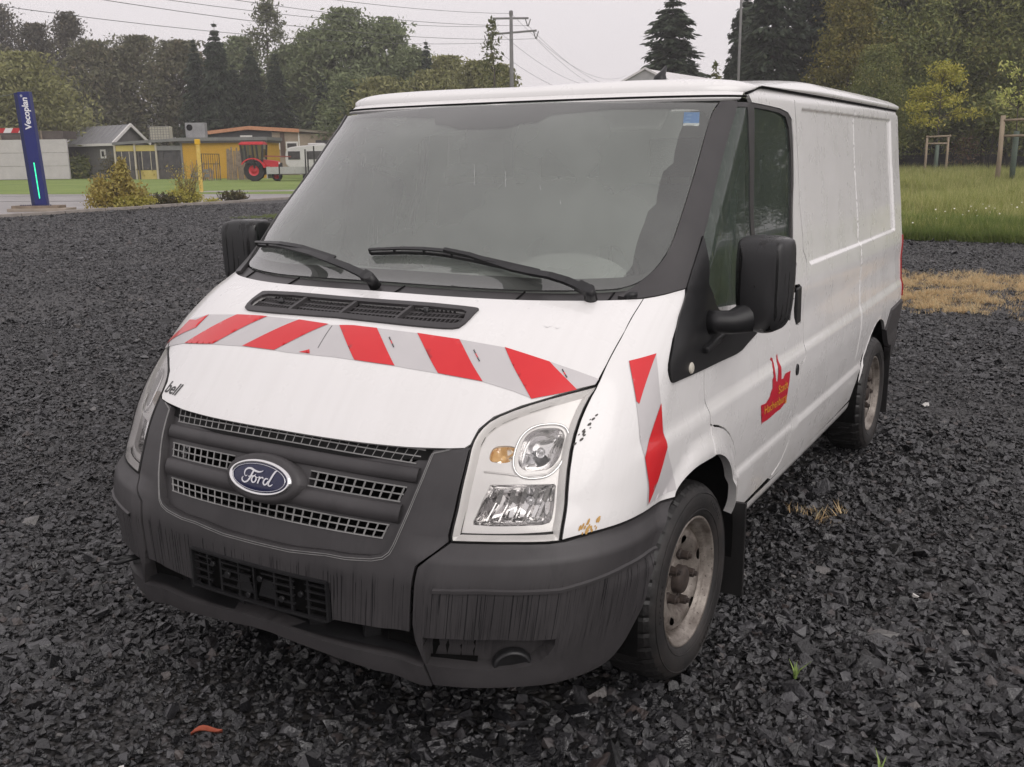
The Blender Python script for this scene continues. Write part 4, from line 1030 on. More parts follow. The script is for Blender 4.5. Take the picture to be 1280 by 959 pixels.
for sgn,sd in((1,sR),(-1,sL)):
    q=lambda P:[(sgn*a,v) for a,v in P]
    # sill
    P=[];
    for z,o in((.375,.002),(.35,.004),(.325,.0),(.30,-.03)):
        P.append([tuple(surf(np.array([sgn*yv(y,z)[0]]),np.array([yv(y,z)[1]]),o)[0]) for y in np.linspace(.44,2.50,40)])
    MB().grid(P if sgn<0 else P[::-1],True).build('sill',M['white'],sd)
    # rear bumper end
    rb=[yv(3.205,.655),yv(3.30,.762),yv(3.60,.772),(5.30,.772),(5.32,.50),(5.30,.42),yv(3.5,.42),yv(3.33,.43),yv(3.27,.52)]
    rbo=panel('rear_bumper',q(rb),M['plastic'],van,off=.012,thick=.03,res=.03)
    # tail lamp wrapping the corner
    panel('tail_lamp',q([(5.205,1.28),(5.31,1.28),(5.32,.80),(5.215,.80)]),mat('tail_lamp_red',(.35,.012,.015),.2,coat=1) if sgn>0 else bpy.data.materials['tail_lamp_red'],van,off=.008,thick=.02,res=.03)
    # vertical body joint with small drip
    # mudflaps
    fl=MB();fl.box((sgn*.87,.475,.27),(.235,.016,.36));fl.build('mudflap',M['rubber'],van)
    fl=MB();fl.box((sgn*.86,3.36,.33),(.22,.016,.42));fl.build('mudflap',M['rubber'],van)
    # wheel housings
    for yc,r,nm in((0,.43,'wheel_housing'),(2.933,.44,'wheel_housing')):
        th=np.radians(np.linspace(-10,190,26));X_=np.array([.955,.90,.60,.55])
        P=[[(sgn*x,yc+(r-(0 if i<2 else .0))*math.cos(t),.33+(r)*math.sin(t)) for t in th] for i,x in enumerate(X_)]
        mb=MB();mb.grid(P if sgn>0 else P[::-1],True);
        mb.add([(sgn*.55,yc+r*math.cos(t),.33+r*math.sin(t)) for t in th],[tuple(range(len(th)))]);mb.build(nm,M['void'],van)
# seam backing ribbons so that gaps read dark, one dark inner skin
sk=MB()
for L in ([(0,.905),(.2,.907),(.4,.919),(.508,.932)],h[5:14],[p for p in BK['fender'][0:9]],BK['fender'][8:12],[yv(1.265,z) for z in(1.885,1.6,1.3,1.0,.85)]+[yv(1.19,.83),yv(1.185,.6),yv(1.12,.44),yv(1.0,.39)],
          [BK['fender'][i] for i in(31,29,28,27,26)]+[(1.60,.85)],[(.5,.93),(.505,.8),(.51,.70),(.51,.6),(.50,.44)],[yv(.47,.385),yv(1.2,.372)],
          [(.0,1.525),(.4,1.518),(.8,1.51),(.84,1.50)],[(.51,.70),(.66,.70),(.80,.70),(.95,.708),(1.1,.705),(1.3,.69)]):
    for sgn in(1,-1):
        A,B=ribbon([(sgn*a,v) for a,v in L],.045,-.017);sk.grid([A,B],False)
sk.build('seam_backing',M['dark'],van)
# left door centre bar is in the frame; rubber line of body joint
# ---- roof ----
def roofzb(a):
    e=base(np.array([a]),np.array([2.46]))[0]
    return e,(float(sst(e[1],.7,1.8)) if abs(a)>1.0 else 0.)
def roofpt(a,t):
    """t 0 at the gutter, 1 at the ridge line"""
    e,s_=roofzb(a);x,y=e[0],e[1];sy=min(max(y,.75),3.3)
    cx,cy=x*(1-t),y+(sy-y)*t
    d=math.hypot(cx-x,cy-y)
    h=(.02+.02*s_)*(1-math.exp(-d/.045))+.012*(1-math.exp(-d/.30))
    rear=1-.35*max(0,min(1,(cy-3.2)/.55))**2
    return (cx,cy,1.917+.028*s_+h*rear)
ROOF=np.concatenate([np.linspace(-5.40,-1.2,90),np.linspace(-1.19,1.19,110),np.linspace(1.2,5.40,90)])
ts=[0,.008,.02,.04,.07,.11,.16,.22,.30,.40,.52,.65,.8,1.0]
rows=[]
for off,k_ in((-.006,0.),(.008,.06),(.012,.35),(.010,.80)):
    r_=[]
    for a in ROOF:
        e,s_=roofzb(a);N=nrm(np.array([a]),np.array([2.40]),base)[0];l=math.hypot(N[0],N[1]);s2=float(sst(e[1],.60,.82)) if abs(a)>1.0 else 0.
        zlo=1.874+.044*s2;zhi=1.917+.028*s_;r_.append((e[0]+N[0]/l*off,e[1]+N[1]/l*off,zlo+(zhi-zlo)*k_))
    rows.append(r_)
for t in ts: rows.append([roofpt(a,t) for a in ROOF])
rf=MB();rf.grid(rows,True);roof=rf.build('roof',M['white'],van)
# black gutter line just below the roof edge along both sides
g=MB()
for sgn in(1,-1):
    P=[]
    for a in np.linspace(1.10,5.25,60):
        e,_s=roofzb(a);s2=float(sst(e[1],.60,.82));vv=float(v_of_z(np.array(1.870+.044*s2)));P.append(pt(sgn*a,vv,.004))
    g.tube(P,.005,6)
g.build('gutter',M['dark'],roof)
g=MB();P=[pt(a,2.412,.0) for a in np.linspace(-1.12,1.12,60)];g.tube(P,.004,6);g.build('windscreen_seal',M['dark'],roof)
# upper filler between door top and the roof (cant rail)
for sgn in(1,-1):
    poly=[(1.085,2.418),(1.15,2.44),(1.45,2.498),(3.0,2.499),(5.28,2.499),(5.28,2.424),(3.0,2.424),(2.05,2.424),(1.30,2.418)]
    panel('cant_rail',[(sgn*a,v) for a,v in poly],M['white'],van,off=-.004,thick=.01,res=.03)
panel('windscreen_header',[(-1.07,2.402),(1.07,2.402),(1.09,2.46),(-1.09,2.46)],M['white'],van,off=-.003,thick=.01,res=.03)
# aerial on the roof
ap=roofpt(.56,.10)
ap=(.545,.66,1.938)
MB().tube([(ap[0],ap[1],ap[2]-.004),(ap[0],ap[1],ap[2]+.012),(ap[0]+.004,ap[1]+.012,ap[2]+.030),(ap[0]+.008,ap[1]+.035,ap[2]+.055)],[.030,.024,.012,.005],14).build('aerial',M['blackplastic'],roof)
# ---- tail end ----
rows=[]
for v in np.linspace(.30,2.46,24):
    e=base(np.array([5.40]),np.array([v]))[0];rows.append([(x,e[1]-.004,e[2]) for x in np.linspace(e[0]+.01,-e[0]-.01,12)])
P=np.array(rows)
MB().grid(P[:,:6],True).build('rear_door',M['white'],van);MB().grid(P[:,6:]-np.array([0.,0,0]),True).build('rear_door',M['white'],van)
# ---- floor / underbody ----
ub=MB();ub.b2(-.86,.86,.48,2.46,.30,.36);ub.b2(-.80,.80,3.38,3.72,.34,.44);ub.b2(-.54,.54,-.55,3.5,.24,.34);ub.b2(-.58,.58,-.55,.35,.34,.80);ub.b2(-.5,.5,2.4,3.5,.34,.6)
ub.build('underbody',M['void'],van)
# ---- cab interior ----
dsh=MB();rows=[]
prof=[(-.30,1.235),(-.12,1.262),(.02,1.275),(.14,1.27),(.22,1.235),(.27,1.16),(.28,1.02),(.24,.80)]
for y0,z0 in prof:
    r_=[]
    for x in np.linspace(-.84,.84,36):
        bow=.30*(abs(x)/.86)**2.3; hump=.018*math.exp(-((x-.40)/.17)**4)*(1 if y0>-.1 else .3)+.012*math.exp(-((x+.0)/.22)**6)*(1 if y0>0 else 0)
        yy=y0+(bow if y0<0.1 else bow*.35)
        r_.append((x,yy,z0+hump))
    rows.append(r_)
dsh.grid(rows,True);dash=dsh.build('dashboard',M['dash'],van)
# instrument hood
MB().grid([[(.40+.20*math.cos(t),.14+dy,1.275+hh_*math.sin(t)) for t in np.linspace(0,math.pi,16)] for dy,hh_ in((-.10,.012),(-.05,.05),(.06,.075),(.12,.07))],True).build('instrument_hood',M['dash'],dash)
for x in(-.13,.13): MB().lathe([(.0001,.004),(.05,.006),(.058,.0)],Matrix.Translation((x-.06,.06,1.287)),20).build('air_outlet',M['blackplastic'],dash)
# steering wheel
Mx=Matrix.Translation((.40,.34,1.20))@Matrix.Rotation(math.radians(62),4,'X')
ring=[Mx@Vector((.205*math.cos(t),.205*math.sin(t),0)) for t in np.linspace(0,2*math.pi,41)]
sw=MB();sw.tube(ring,.016,10,False)
for t in(20,160,270): a=math.radians(t);sw.tube([Mx@Vector((.05*math.cos(a),.05*math.sin(a),-.03)),Mx@Vector((.2*math.cos(a),.2*math.sin(a),0))],[.022,.016],8)
sw.lathe([(0.001,-.015),(.06,-.02),(.075,-.04),(.06,-.07)],Mx,20);sw.tube([Mx@Vector((0,0,-.05)),Mx@Vector((0,0,-.30))],.03,10)
sw.build('steering_wheel',M['blackplastic'],van)
# seats: driver and a double bench
def seat(x,w,name):
    s=MB()
    def cush(P,w,x):  # P profile (y,z), thick cushion, swept in x
        rows=[]
        for k,f in((0,.94),(.12,1.),(.88,1.),(1,.94)):
            cx=x-w/2+w*k;cy=sum(p[0] for p in P)/len(P);cz=sum(p[1] for p in P)/len(P)
            rows.append([(cx,cy+(a-cy)*f,cz+(b-cz)*f) for a,b in P+[P[0]]])
        s.grid(rows,True);s.add(rows[0][:-1],[tuple(range(len(P)))]);s.add(rows[-1][:-1],[tuple(reversed(range(len(P))))])
    cush([(.55,.88),(.56,.97),(.62,1.0),(.95,.98),(1.05,.96),(1.05,.86)],w,x)
    cush([(.98,.95),(1.02,.95),(1.12,1.0),(1.20,1.30),(1.235,1.52),(1.20,1.555),(1.14,1.54),(1.09,1.30)],w,x)
    o=s.build(name,M['seat'],van)
    for hx in ([x] if w<.6 else [x-w/4,x+w/4]):
        hd=MB();hd.box((hx,1.215,1.665),(.25,.085,.16));hd.tube([(hx-.05,1.205,1.53),(hx-.05,1.21,1.60)],.006,6);hd.tube([(hx+.05,1.205,1.53),(hx+.05,1.21,1.60)],.006,6)
        bevel(hd.build('headrest',M['seat'],o),.03,3)
    return o
seat(.42,.50,'seat');seat(-.33,.88,'seat')
# bulkhead behind the seats with a small window
bh=MB();bh.b2(-.84,.84,1.34,1.36,.40,1.86);bhd=bh.build('bulkhead',M['bulk'],van)
rb=MB()
for z in(1.30,1.42,1.54,1.66,1.78): rb.b2(-.74,.74,1.330,1.341,z-.012,z+.012)
rb.build('bulkhead_rib',M['bulk'],bhd)
MB().b2(-.80,.80,.62,1.34,1.868,1.880).build('headliner',M['liner'],van)
for sgn in(1,-1):
    vz=MB();vz.box((sgn*.38,.62,1.815),(.42,.16,.018),M=Matrix.Rotation(math.radians(35),3,'X'));bevel(vz.build('sun_visor',M['liner'],van),.006,2)
    panel('pillar_lining',[(sgn*a,v) for a,v in (BK['pillar'])],M['liner'],van,off=-.03,thick=0,res=.05)
    lw=MB();P=[[tuple(surf(np.array([sgn*yv(y,z)[0]]),np.array([yv(y,z)[1]]),-.035)[0]) for y in np.linspace(.12,1.34,12)] for z in(.86,.95,1.05,1.13)];lw.grid(P);lw.build('door_card',M['dash'],van)
    bp=MB();P=[[tuple(surf(np.array([sgn*yv(y,z)[0]]),np.array([yv(y,z)[1]]),-.03)[0]) for y in(1.20,1.36)] for z in np.linspace(1.1,1.88,8)];bp.grid(P);bp.build('centre_pillar',M['liner'],van)
mb=MB();mb.box((-.0,.37,1.775),(.20,.03,.09),M=Matrix.Rotation(math.radians(-35),3,'X'));mb.build('sensor_pad',M['blackplastic'],van)
mb=MB();mb.box((0,-.05,.80),(1.7,.02,.8));mb.build('firewall',M['void'],van)
# ---- door mirrors ----
def mirror(sgn):
    root=MB()
    # housing: rounded front shell, swept along depth
    out=[(-.082,.135),(-.070,.150),(.0,.154),(.075,.148),(.087,.130),(.089,.05),(.086,-.06),(.074,-.115),(.045,-.146),(.0,-.152),(-.045,-.142),(-.072,-.110),(-.083,-.05),(-.086,.05)]
    out=smoothpoly(out,2,keep=170).tolist()
    rows=[]
    for y,s_,dz in((-.0660,.02,0),(-.0655,.40,0),(-.064,.68,0),(-.058,.86,0),(-.046,.945,0),(-.024,.988,0),(.0,1.,0),(.045,.99,0),(.055,.95,0),(.050,.90,0),(.040,.86,0)):
        rows.append([(sgn*x*s_,y+(-.014*(x*s_/.09)),z*s_+ (0 if s_>.9 else .0)) for x,z in out+[out[0]]])
    root.grid(rows if sgn<0 else rows[::-1],True)
    k=empty('x');bpy.data.objects.remove(k)
    C_=Vector((sgn*1.098,.185,1.282))
    m=root.build('door_mirror',M['mirror'],van,loc=tuple(C_))
    m.rotation_euler=(0,0,sgn*math.radians(-9))
    # cap ridge line
    gl=MB();gl.add([(sgn*x*.85,.046,z*.85) for x,z in out],[tuple(range(len(out)))]);gl.build('mirror_glass',M['chrome'],m)
    # arm: a thick tapered elbow from the sail to the housing foot (local coordinates)
    ar=MB();Q=[Vector((sgn*.955,.085,1.168)),Vector((sgn*.985,.09,1.170)),Vector((sgn*1.02,.115,1.168)),Vector((sgn*1.055,.15,1.178)),Vector((sgn*1.08,.18,1.20))]
    inv=Matrix.Rotation(-sgn*math.radians(-9),3,'Z')
    ar.tube([inv@(p-C_) for p in Q],[.040,.036,.038,.048,.050],16);ar.build('mirror_arm',M['blackplastic'],m)
    ft=MB()
    ft.bar(inv@(Vector((sgn*.965,.02,1.09))-C_),inv@(Vector((sgn*.975,.18,1.12))-C_),.035,.022)
    bevel(ft.build('mirror_foot',M['blackplastic'],m),.006,2)
    return m
m,q=nmat('mirror_shell_plastic');co=q.coord();st=q.noise(q.coord((48,48,2.2)),1,2,.5);ln=q.ramp(st,[(.56,0),(.60,1)])
q.set(col=q.mix(ln,(.020,.020,.021),(.006,.006,.006)),rough=q.math('SUBTRACT',.42,q.math('MULTIPLY',ln,.25)),nor=q.bump(q.noise(co,400,2),.12,.001));M['mirror']=m
mirror(1);mirror(-1)
# ---- wheels ----
def make_wheel(x,y,sgn,steer=0):
    r0=empty('wheel',(sgn*x,y,.328));r0.parent=van;r0.rotation_euler=(0,0,steer)
    Rm=Matrix.Rotation(math.pi/2*sgn,4,'Y')   # local z -> outward x
    # tyre: outer sidewall, shoulder lugs and tread
    n=180;T=MB()
    prof=[(.212,-.012),(.216,-.004),(.232,.004),(.255,.010),(.280,.009),(.300,.002),(.312,-.010),(.3215,-.024),(.326,-.040),(.3275,-.060),(.3275,-.105),(.3275,-.150),(.326,-.170),(.318,-.186),(.300,-.200),(.25,-.206),(.21,-.195)]
    P=[]
    for i,(r,hh_) in enumerate(prof):
        row=[]
        for j in range(n+1):
            a=2*math.pi*j/n;rr_=r
            if 6<=i<=12:
                ph_=(j+(2 if i>9 else 0))%5
                if ph_==0 and i in(6,7,8,11,12): rr_=r-.005
                elif i==9 and ph_==2: rr_=r-.004
            if i in(8,) : pass
            row.append(tuple(Rm@Vector((rr_*math.cos(a),rr_*math.sin(a),hh_))))
        P.append(row)
    T.grid(P,False)
    for rg in(-.058,-.085,-.125,-.15):   # circumferential grooves, as thin dark rings proud of nothing: cut rings
        pass
    tyre=T.build('tyre',[M['tyre'],M['tread']],r0)
    for i,p in enumerate(tyre.data.polygons):
        row=i//n
        if row>=6: p.material_index=1
        else: p.use_smooth=True
    # sidewall ribs and raised lettering bars
    sb=MB()
    for rr_,hh_ in((.238,.0065),(.292,.0065)):
        sb.tube([Rm@Vector((rr_*math.cos(a),rr_*math.sin(a),hh_-.001)) for a in np.linspace(0,2*math.pi,73)],.0022,5,False)
    for k0 in(.3,2.2,4.4):
        for k in range(7):
            a=k0+k*.07;hgt=.012 if k%2 else .016
            sb.bar(Rm@Vector((.258*math.cos(a),.258*math.sin(a),.0105)),Rm@Vector(((.258+hgt)*math.cos(a),(.258+hgt)*math.sin(a),.0105)),.007,.0025,up=(1,0,0))
    sb.build('tyre_lettering',M['tyre'],tyre)
    # rim barrel
    rim=MB().lathe([(.213,-.014),(.216,-.006),(.211,-.002),(.205,-.006),(.202,-.022),(.196,-.030),(.188,-.034),(.183,-.060),(.182,-.12),(.19,-.19)],Rm,72).build('rim',M['wheel'],r0)
    # pressed disc with five oval hand holes
    def SW(a,v,off=0.):
        r=np.asarray(v,float);th=np.asarray(a,float)/.16
        hgt=np.interp(r,[0,.045,.060,.075,.092,.108,.125,.142,.158,.172,.184],[-.050,-.050,-.052,-.060,-.058,-.044,-.032,-.028,-.032,-.050,-.066])+off
        # flat seats raised between the holes
        X=np.stack([r*np.cos(th),r*np.sin(th),hgt],-1)
        Rn=np.array(Rm.to_3x3());return X@Rn.T
    parts=[]
    for k in range(5):
        a0=k*2*math.pi/5*.16;a1=(k+1)*2*math.pi/5*.16;ac=(a0+a1)/2
        parts.append(patch([(a0,.02),(a1,.02),(a1,.186),(a0,.186)],holes=[ell(ac,.140,.024,.0125,16,0,2.2)],S=SW,thick=0,res=.010))
    me=mkmesh('disc',parts);dsc=link('wheel_disc',me,M['wheel'],r0)
    # lips round the holes
    # hub and nuts
    MB().lathe([(.0001,-.018),(.022,-.018),(.040,-.022),(.046,-.030),(.048,-.060)],Rm,28).build('hub',M['hub'],r0)
    for k in range(5):
        a=k*2*math.pi/5+.25;Mt=Rm@Matrix.Translation((.080*math.cos(a),.080*math.sin(a),0))
        nb=MB();nb.lathe([(.0001,-.012),(.008,-.012),(.009,-.020),(.0145,-.022),(.0155,-.045),(.019,-.050),(.019,-.062)],Mt,12,False);nb.build('wheel_nut',M['hub'],r0)
    MB().lathe([(.0001,-.08),(.17,-.08)],Rm,24).build('brake_disc',M['hub'],r0)
    return r0
make_wheel(.958,0.0,1,math.radians(-1.5));make_wheel(.958,2.933,1);make_wheel(.958,0.0,-1,math.radians(-1.5));make_wheel(.958,2.933,-1)
TREES=[(-113.74, 73.85, 19.19, 9.33, 'larch'), (-107.25, 74.09, 16.61, 7.66, 'larch'), (-101.12, 74.13, 17.39, 6.54, 'larch'), (-119.49, 70.46, 18.37, 8.84, 'larch'), (-95.53, 72.65, 13.84, 10.82, 'brown'), (-92.93, 76.57, 14.51, 11.93, 'brown'), (-85.7, 76.06, 13.52, 9.74, 'brown'), (-111.82, 70.21, 14.28, 11.4, 'brown'), (-108.34, 74.64, 13.53, 12.56, 'brown'), (-118.78, 66.11, 16.99, 12.35, 'brown'), (-81.84, 54.51, 10.57, 10.87, 'olive'), (-90.85, 51.59, 11.55, 8.89, 'olive'), (-79.61, 72.5, 13.47, 3.85, 'spruce'), (-76.13, 72.17, 14.73, 5.09, 'spruce'), (-73.96, 74.63, 12.69, 4.15, 'spruce'), (-70.38, 74.36, 11.69, 4.07, 'spruce'), (-77.8, 75.95, 11.13, 5.12, 'spruce'), (-64.29, 74.38, 9.43, 3.94, 'spruce'), (-78.83, 82.49, 17.93, 5.95, 'birch'), (-87.53, 86.9, 15.06, 7.73, 'green'), (-77.04, 83.54, 13.27, 7.21, 'green'), (-71.97, 81.77, 14.75, 7.82, 'green'), (-67.65, 81.92, 16.04, 9.39, 'green'), (-64.6, 84.91, 15.34, 8.18, 'green'), (-60.13, 83.97, 12.3, 7.54, 'green'), (-55.46, 83.15, 10.9, 7.32, 'olive'), (-55.65, 79.46, 12.4, 1.58, 'narrow'), (-50.27, 80.24, 9.98, 6.18, 'olive'), (-55.75, 72.26, 8.34, 6.67, 'olive'), (-59.62, 72.36, 8.88, 6.05, 'green'), (-51.6, 74.7, 8.85, 6.67, 'olive'), (-36.27, 59.91, 10.78, 1.97, 'sapling'), (-45.12, 76.13, 9.17, 3.62, 'olive'), (-26.91, 70.18, 13.37, 6.85, 'spruce'), (-17.16, 52.1, 6.37, 0.81, 'twig'), (-19.28, 69.91, 15.58, 6.96, 'spruce'), (-17.11, 73.57, 16.98, 7.74, 'spruce'), (-23.5, 76.95, 14.27, 4.51, 'spruce'), (-12.25, 88.34, 18.37, 7.44, 'spruce'), (-3.98, 93.21, 18.87, 6.76, 'spruce'), (-8.42, 92.98, 17.49, 6.92, 'spruce'), (-13.19, 66.35, 11.99, 4.78, 'yellow'), (-11.01, 70.01, 14.23, 7.12, 'olive2'), (-8.63, 73.8, 14.06, 6.76, 'olive2'), (-5.45, 73.29, 14.16, 7.12, 'olive2'), (-2.29, 72.76, 12.81, 6.38, 'olive2'), (0.45, 74.38, 13.72, 6.91, 'olive2'), (4.12, 76.54, 13.68, 6.91, 'olive2'), (-10.71, 63.04, 7.69, 3.49, 'olive2'), (2.9, 97.26, 17.59, 7.44, 'spruce'), (10.07, 80.04, 13.6, 6.91, 'olive2'), (15.61, 78.54, 13.24, 6.49, 'olive2'), (20.78, 76.82, 12.83, 7.0, 'olive2'), (26.3, 76.5, 12.56, 7.08, 'olive2'), (31.39, 73.54, 12.18, 7.25, 'olive2'), (36.28, 70.46, 11.98, 7.25, 'olive2'), (42.16, 70.35, 11.77, 7.44, 'olive2'), (16.89, 105.5, 17.41, 8.79, 'spruce'), (23.92, 100.11, 16.89, 8.57, 'spruce'), (-122.36, 61.62, 14.65, 13.07, 'brown'), (-125.75, 57.24, 15.77, 12.85, 'green'), (-129.72, 52.52, 13.93, 12.62, 'brown'), (-135.94, 48.86, 15.26, 12.62, 'green'), (-140.34, 43.89, 13.88, 13.28, 'brown'), (-144.49, 39.06, 15.34, 13.04, 'green'), (-149.13, 33.95, 13.61, 12.8, 'brown')]
# ======================= GROUND =======================
def sheet(name,poly,z,m,kind='structure'):
    mb=MB();mb.add([(x,y,z) for x,y in poly],[tuple(range(len(poly)))]);o=mb.build(name,m);o['kind']=kind;return o
m,q=nmat('black_gravel_ground');co=q.coord();v1=q.vor(co,34);v2=q.vor(co,34,'F1','Color');n1=q.noise(co,.35,4)
s1=q.n('ShaderNodeSeparateColor');q.l(v2,s1.inputs[0])
c=q.mix(s1.outputs[0],(.020,.019,.020),(.085,.080,.082));c=q.mix(q.ramp(v1,[(.25,0),(.55,1)]),c,(.006,.006,.006));c=q.mix(q.ramp(n1,[(.42,0),(.7,.5)]),c,(.055,.050,.046))
hh=q.math('ADD',q.math('MULTIPLY',s1.outputs[1],.7),q.math('MULTIPLY',q.math('SUBTRACT',1,v1),.8))
q.set(col=c,rough=.5,spec=.5,nor=q.bump(hh,1.0,.03));M['ground']=m
gx=np.concatenate([np.linspace(-320,-20,8),np.linspace(-15,15,31),np.linspace(20,200,6)]);gy=np.concatenate([np.linspace(-60,-8,5),np.linspace(-5,20,26),np.linspace(30,320,8)])
MB().grid([[(x,y,0) for y in gy] for x in gx],False).build('gravel_yard',M['ground'])['kind']='structure'
m,q=nmat('wet_concrete_road');co=q.coord();c=q.ramp(q.noise(co,.5,6,.7),[(.3,(.23,.215,.215)),(.7,(.36,.34,.345))]);q.set(col=c,rough=.32,nor=q.bump(q.noise(co,30,3),.1,.01));M['road']=m
# road beyond the kerb, then lawn
sheet('road',[(-26.5,6),(-26.5,70),(-60,70),(-110,6)],.004,M['road'])
m,q=nmat('mown_lawn');co=q.coord();a=q.noise(co,.25,5,.6);b=q.noise(co,6,4,.7);c=q.ramp(a,[(.3,(.185,.255,.07)),(.7,(.27,.335,.105))]);c=q.mix(q.ramp(b,[(.3,.35),(.7,0)]),c,(.06,.10,.025));q.set(col=c,rough=.9,spec=.2,nor=q.bump(q.noise(co,25,3),.6,.05));M['lawn']=m
sheet('lawn',[(-44.9,27.7),(-30.2,31.9),(-20,44),(-20,110),(-160,110),(-160,20),(-90,12)],.010,M['lawn'])
rj=MB()
# slab joints and a dark tar strip on the road
for (p,q_) in (((-52,15.6),(-29.2,25.6)),((-58,20.5),(-34,29.2))): rj.bar((p[0],p[1],.010),(q_[0],q_[1],.010),.10,.004)
o=rj.build('road_joint',vmat('tar_joint',(.05,.05,.05),(.09,.085,.08),6));o['kind']='structure'
# second piece of road behind the yellow post
sheet('footpath',[(-37.6,33.9),(-36.6,32.2),(-20,42.0),(-20,44.5)],.014,M['road'])
kb=MB()
KM=vmat('kerb_stone',(.20,.18,.165),(.30,.27,.245),4,.8,.3,30)
kerb=empty('kerb',(-26.35,9,0),'low grey stone kerb between the black gravel and the concrete road','kerb')
for i in range(22):
    y=9.2+i*1.5
    if y>41: break
    o=MB().b2(-.07,.07,-.738,.738,-.05,.10).build('kerb_stone',KM,kerb,loc=(random.uniform(-.01,.01),y-9,random.uniform(-.008,.008)));bevel(o,.015,1)
# meadow on the right
m,q=nmat('meadow_soil');co=q.coord();c=q.ramp(q.noise(co,.6,5),[(.3,(.055,.075,.020)),(.7,(.10,.12,.035))]);q.set(col=c,rough=.95,spec=.1,nor=q.bump(q.noise(co,12,4),.8,.08));M['soil']=m
mb=MB();rng=random.Random(5);edge=[(x,17.5+.25*math.sin(x*1.3)+.12*math.sin(x*4.1)) for x in np.linspace(-19.5,40,80)]
mb.add([(x,y,.012) for x,y in edge]+[(x,130,.012) for x,y in edge],[(i,i+1,80+i+1,80+i) for i in range(79)]);o=mb.build('meadow_ground',M['soil']);o['kind']='structure'
# ---------------- scattering through geometry nodes ----------------
def scatter(name,pts,rots,scls,protos,m,kind='stuff'):
    """pts Nx3, rots Nx3, scls N or Nx3, protos = list of meshes"""
    me=bpy.data.meshes.new(name);n=len(pts);me.vertices.add(n);me.vertices.foreach_set('co',np.asarray(pts,np.float32).ravel())
    a=me.attributes.new('rot','FLOAT_VECTOR','POINT');a.data.foreach_set('vector',np.asarray(rots,np.float32).ravel())
    S_=np.asarray(scls,np.float32);S_=np.repeat(S_[:,None],3,1) if S_.ndim==1 else S_
    a=me.attributes.new('scl','FLOAT_VECTOR','POINT');a.data.foreach_set('vector',S_.ravel())
    a=me.attributes.new('pick','INT','POINT');a.data.foreach_set('value',RNG.integers(0,len(protos),n).astype(np.int32))
    me.update();o=bpy.data.objects.new(name,me);COL.objects.link(o);o['kind']=kind
    cl=bpy.data.collections.new(name+'_shapes')
    for i,p in enumerate(protos):
        p.materials.clear();p.materials.append(m);cl.objects.link(bpy.data.objects.new('%s_shape'%name,p))
    g=bpy.data.node_groups.new(name,'GeometryNodeTree');g.interface.new_socket('Geometry',in_out='INPUT',socket_type='NodeSocketGeometry');g.interface.new_socket('Geometry',in_out='OUTPUT',socket_type='NodeSocketGeometry')
    N=g.nodes;gi=N.new('NodeGroupInput');go=N.new('NodeGroupOutput');ip=N.new('GeometryNodeInstanceOnPoints');ci=N.new('GeometryNodeCollectionInfo');ci.inputs['Collection'].default_value=cl;ci.inputs['Separate Children'].default_value=True;ci.inputs['Reset Children'].default_value=True
    def attr(nm,ty):
        x=N.new('GeometryNodeInputNamedAttribute');x.data_type=ty;x.inputs['Name'].default_value=nm;return x.outputs['Attribute']
    mp=N.new('GeometryNodeMeshToPoints')
    g.links.new(gi.outputs[0],mp.inputs['Mesh']);g.links.new(mp.outputs[0],ip.inputs['Points']);g.links.new(ci.outputs[0],ip.inputs['Instance']);ip.inputs['Pick Instance'].default_value=True
    g.links.new(attr('pick','INT'),ip.inputs['Instance Index']);g.links.new(attr('rot','FLOAT_VECTOR'),ip.inputs['Rotation']);g.links.new(attr('scl','FLOAT_VECTOR'),ip.inputs['Scale']);g.links.new(ip.outputs[0],go.inputs[0])
    md=o.modifiers.new('scatter','NODES');md.node_group=g;return o
def stone_mesh(i):
    r=random.Random(i);bm=bmesh.new();n=r.randint(9,13)
    for k in range(n):
        a=r.uniform(0,6.283);rad=r.uniform(.55,1)**.5
        bm.verts.new((math.cos(a)*rad*.5*r.uniform(.8,1.25),math.sin(a)*rad*.40,r.choice((-1,1))*r.uniform(.06,.20)))
    bmesh.ops.convex_hull(bm,input=bm.verts);
    for v in [v for v in bm.verts if not v.link_faces]: bm.verts.remove(v)
    me=bpy.data.meshes.new('stone');bm.to_mesh(me);bm.free();return me
m,q=nmat('slate_chipping');oi=q.n('ShaderNodeObjectInfo');rd=oi.outputs['Random']
c=q.ramp(rd,[(0,(.004,.0041,.0048)),(.40,(.0105,.0106,.0122)),(.72,(.023,.0228,.0255)),(.94,(.062,.061,.066)),(.985,(.052,.038,.034)),(1,(.15,.145,.14))])
co=q.coord();q.set(col=q.mix(q.ramp(q.noise(co,3,3),[(.35,0),(.7,.4)]),c,(.012,.012,.012)),rough=q.ramp(rd,[(.0,.5),(.5,.22),(1,.45)]),spec=.7,nor=q.bump(q.noise(co,6,3),.25,.06));M['stone']=m
cx,cy=CAM.x,CAM.y;FY=-yaw
def fan(n,r0,r1,half=math.radians(39),pw=1.0):
    u=RNG.random(n);r=np.sqrt(r0*r0+(r1*r1-r0*r0)*u**pw);t=RNG.uniform(-half,half,n)
    a=math.pi/2+FY*1.0+t   # heading angle from +x
    return cx+r*np.cos(a),cy+r*np.sin(a),r
PT=[];RT=[];SL=[]
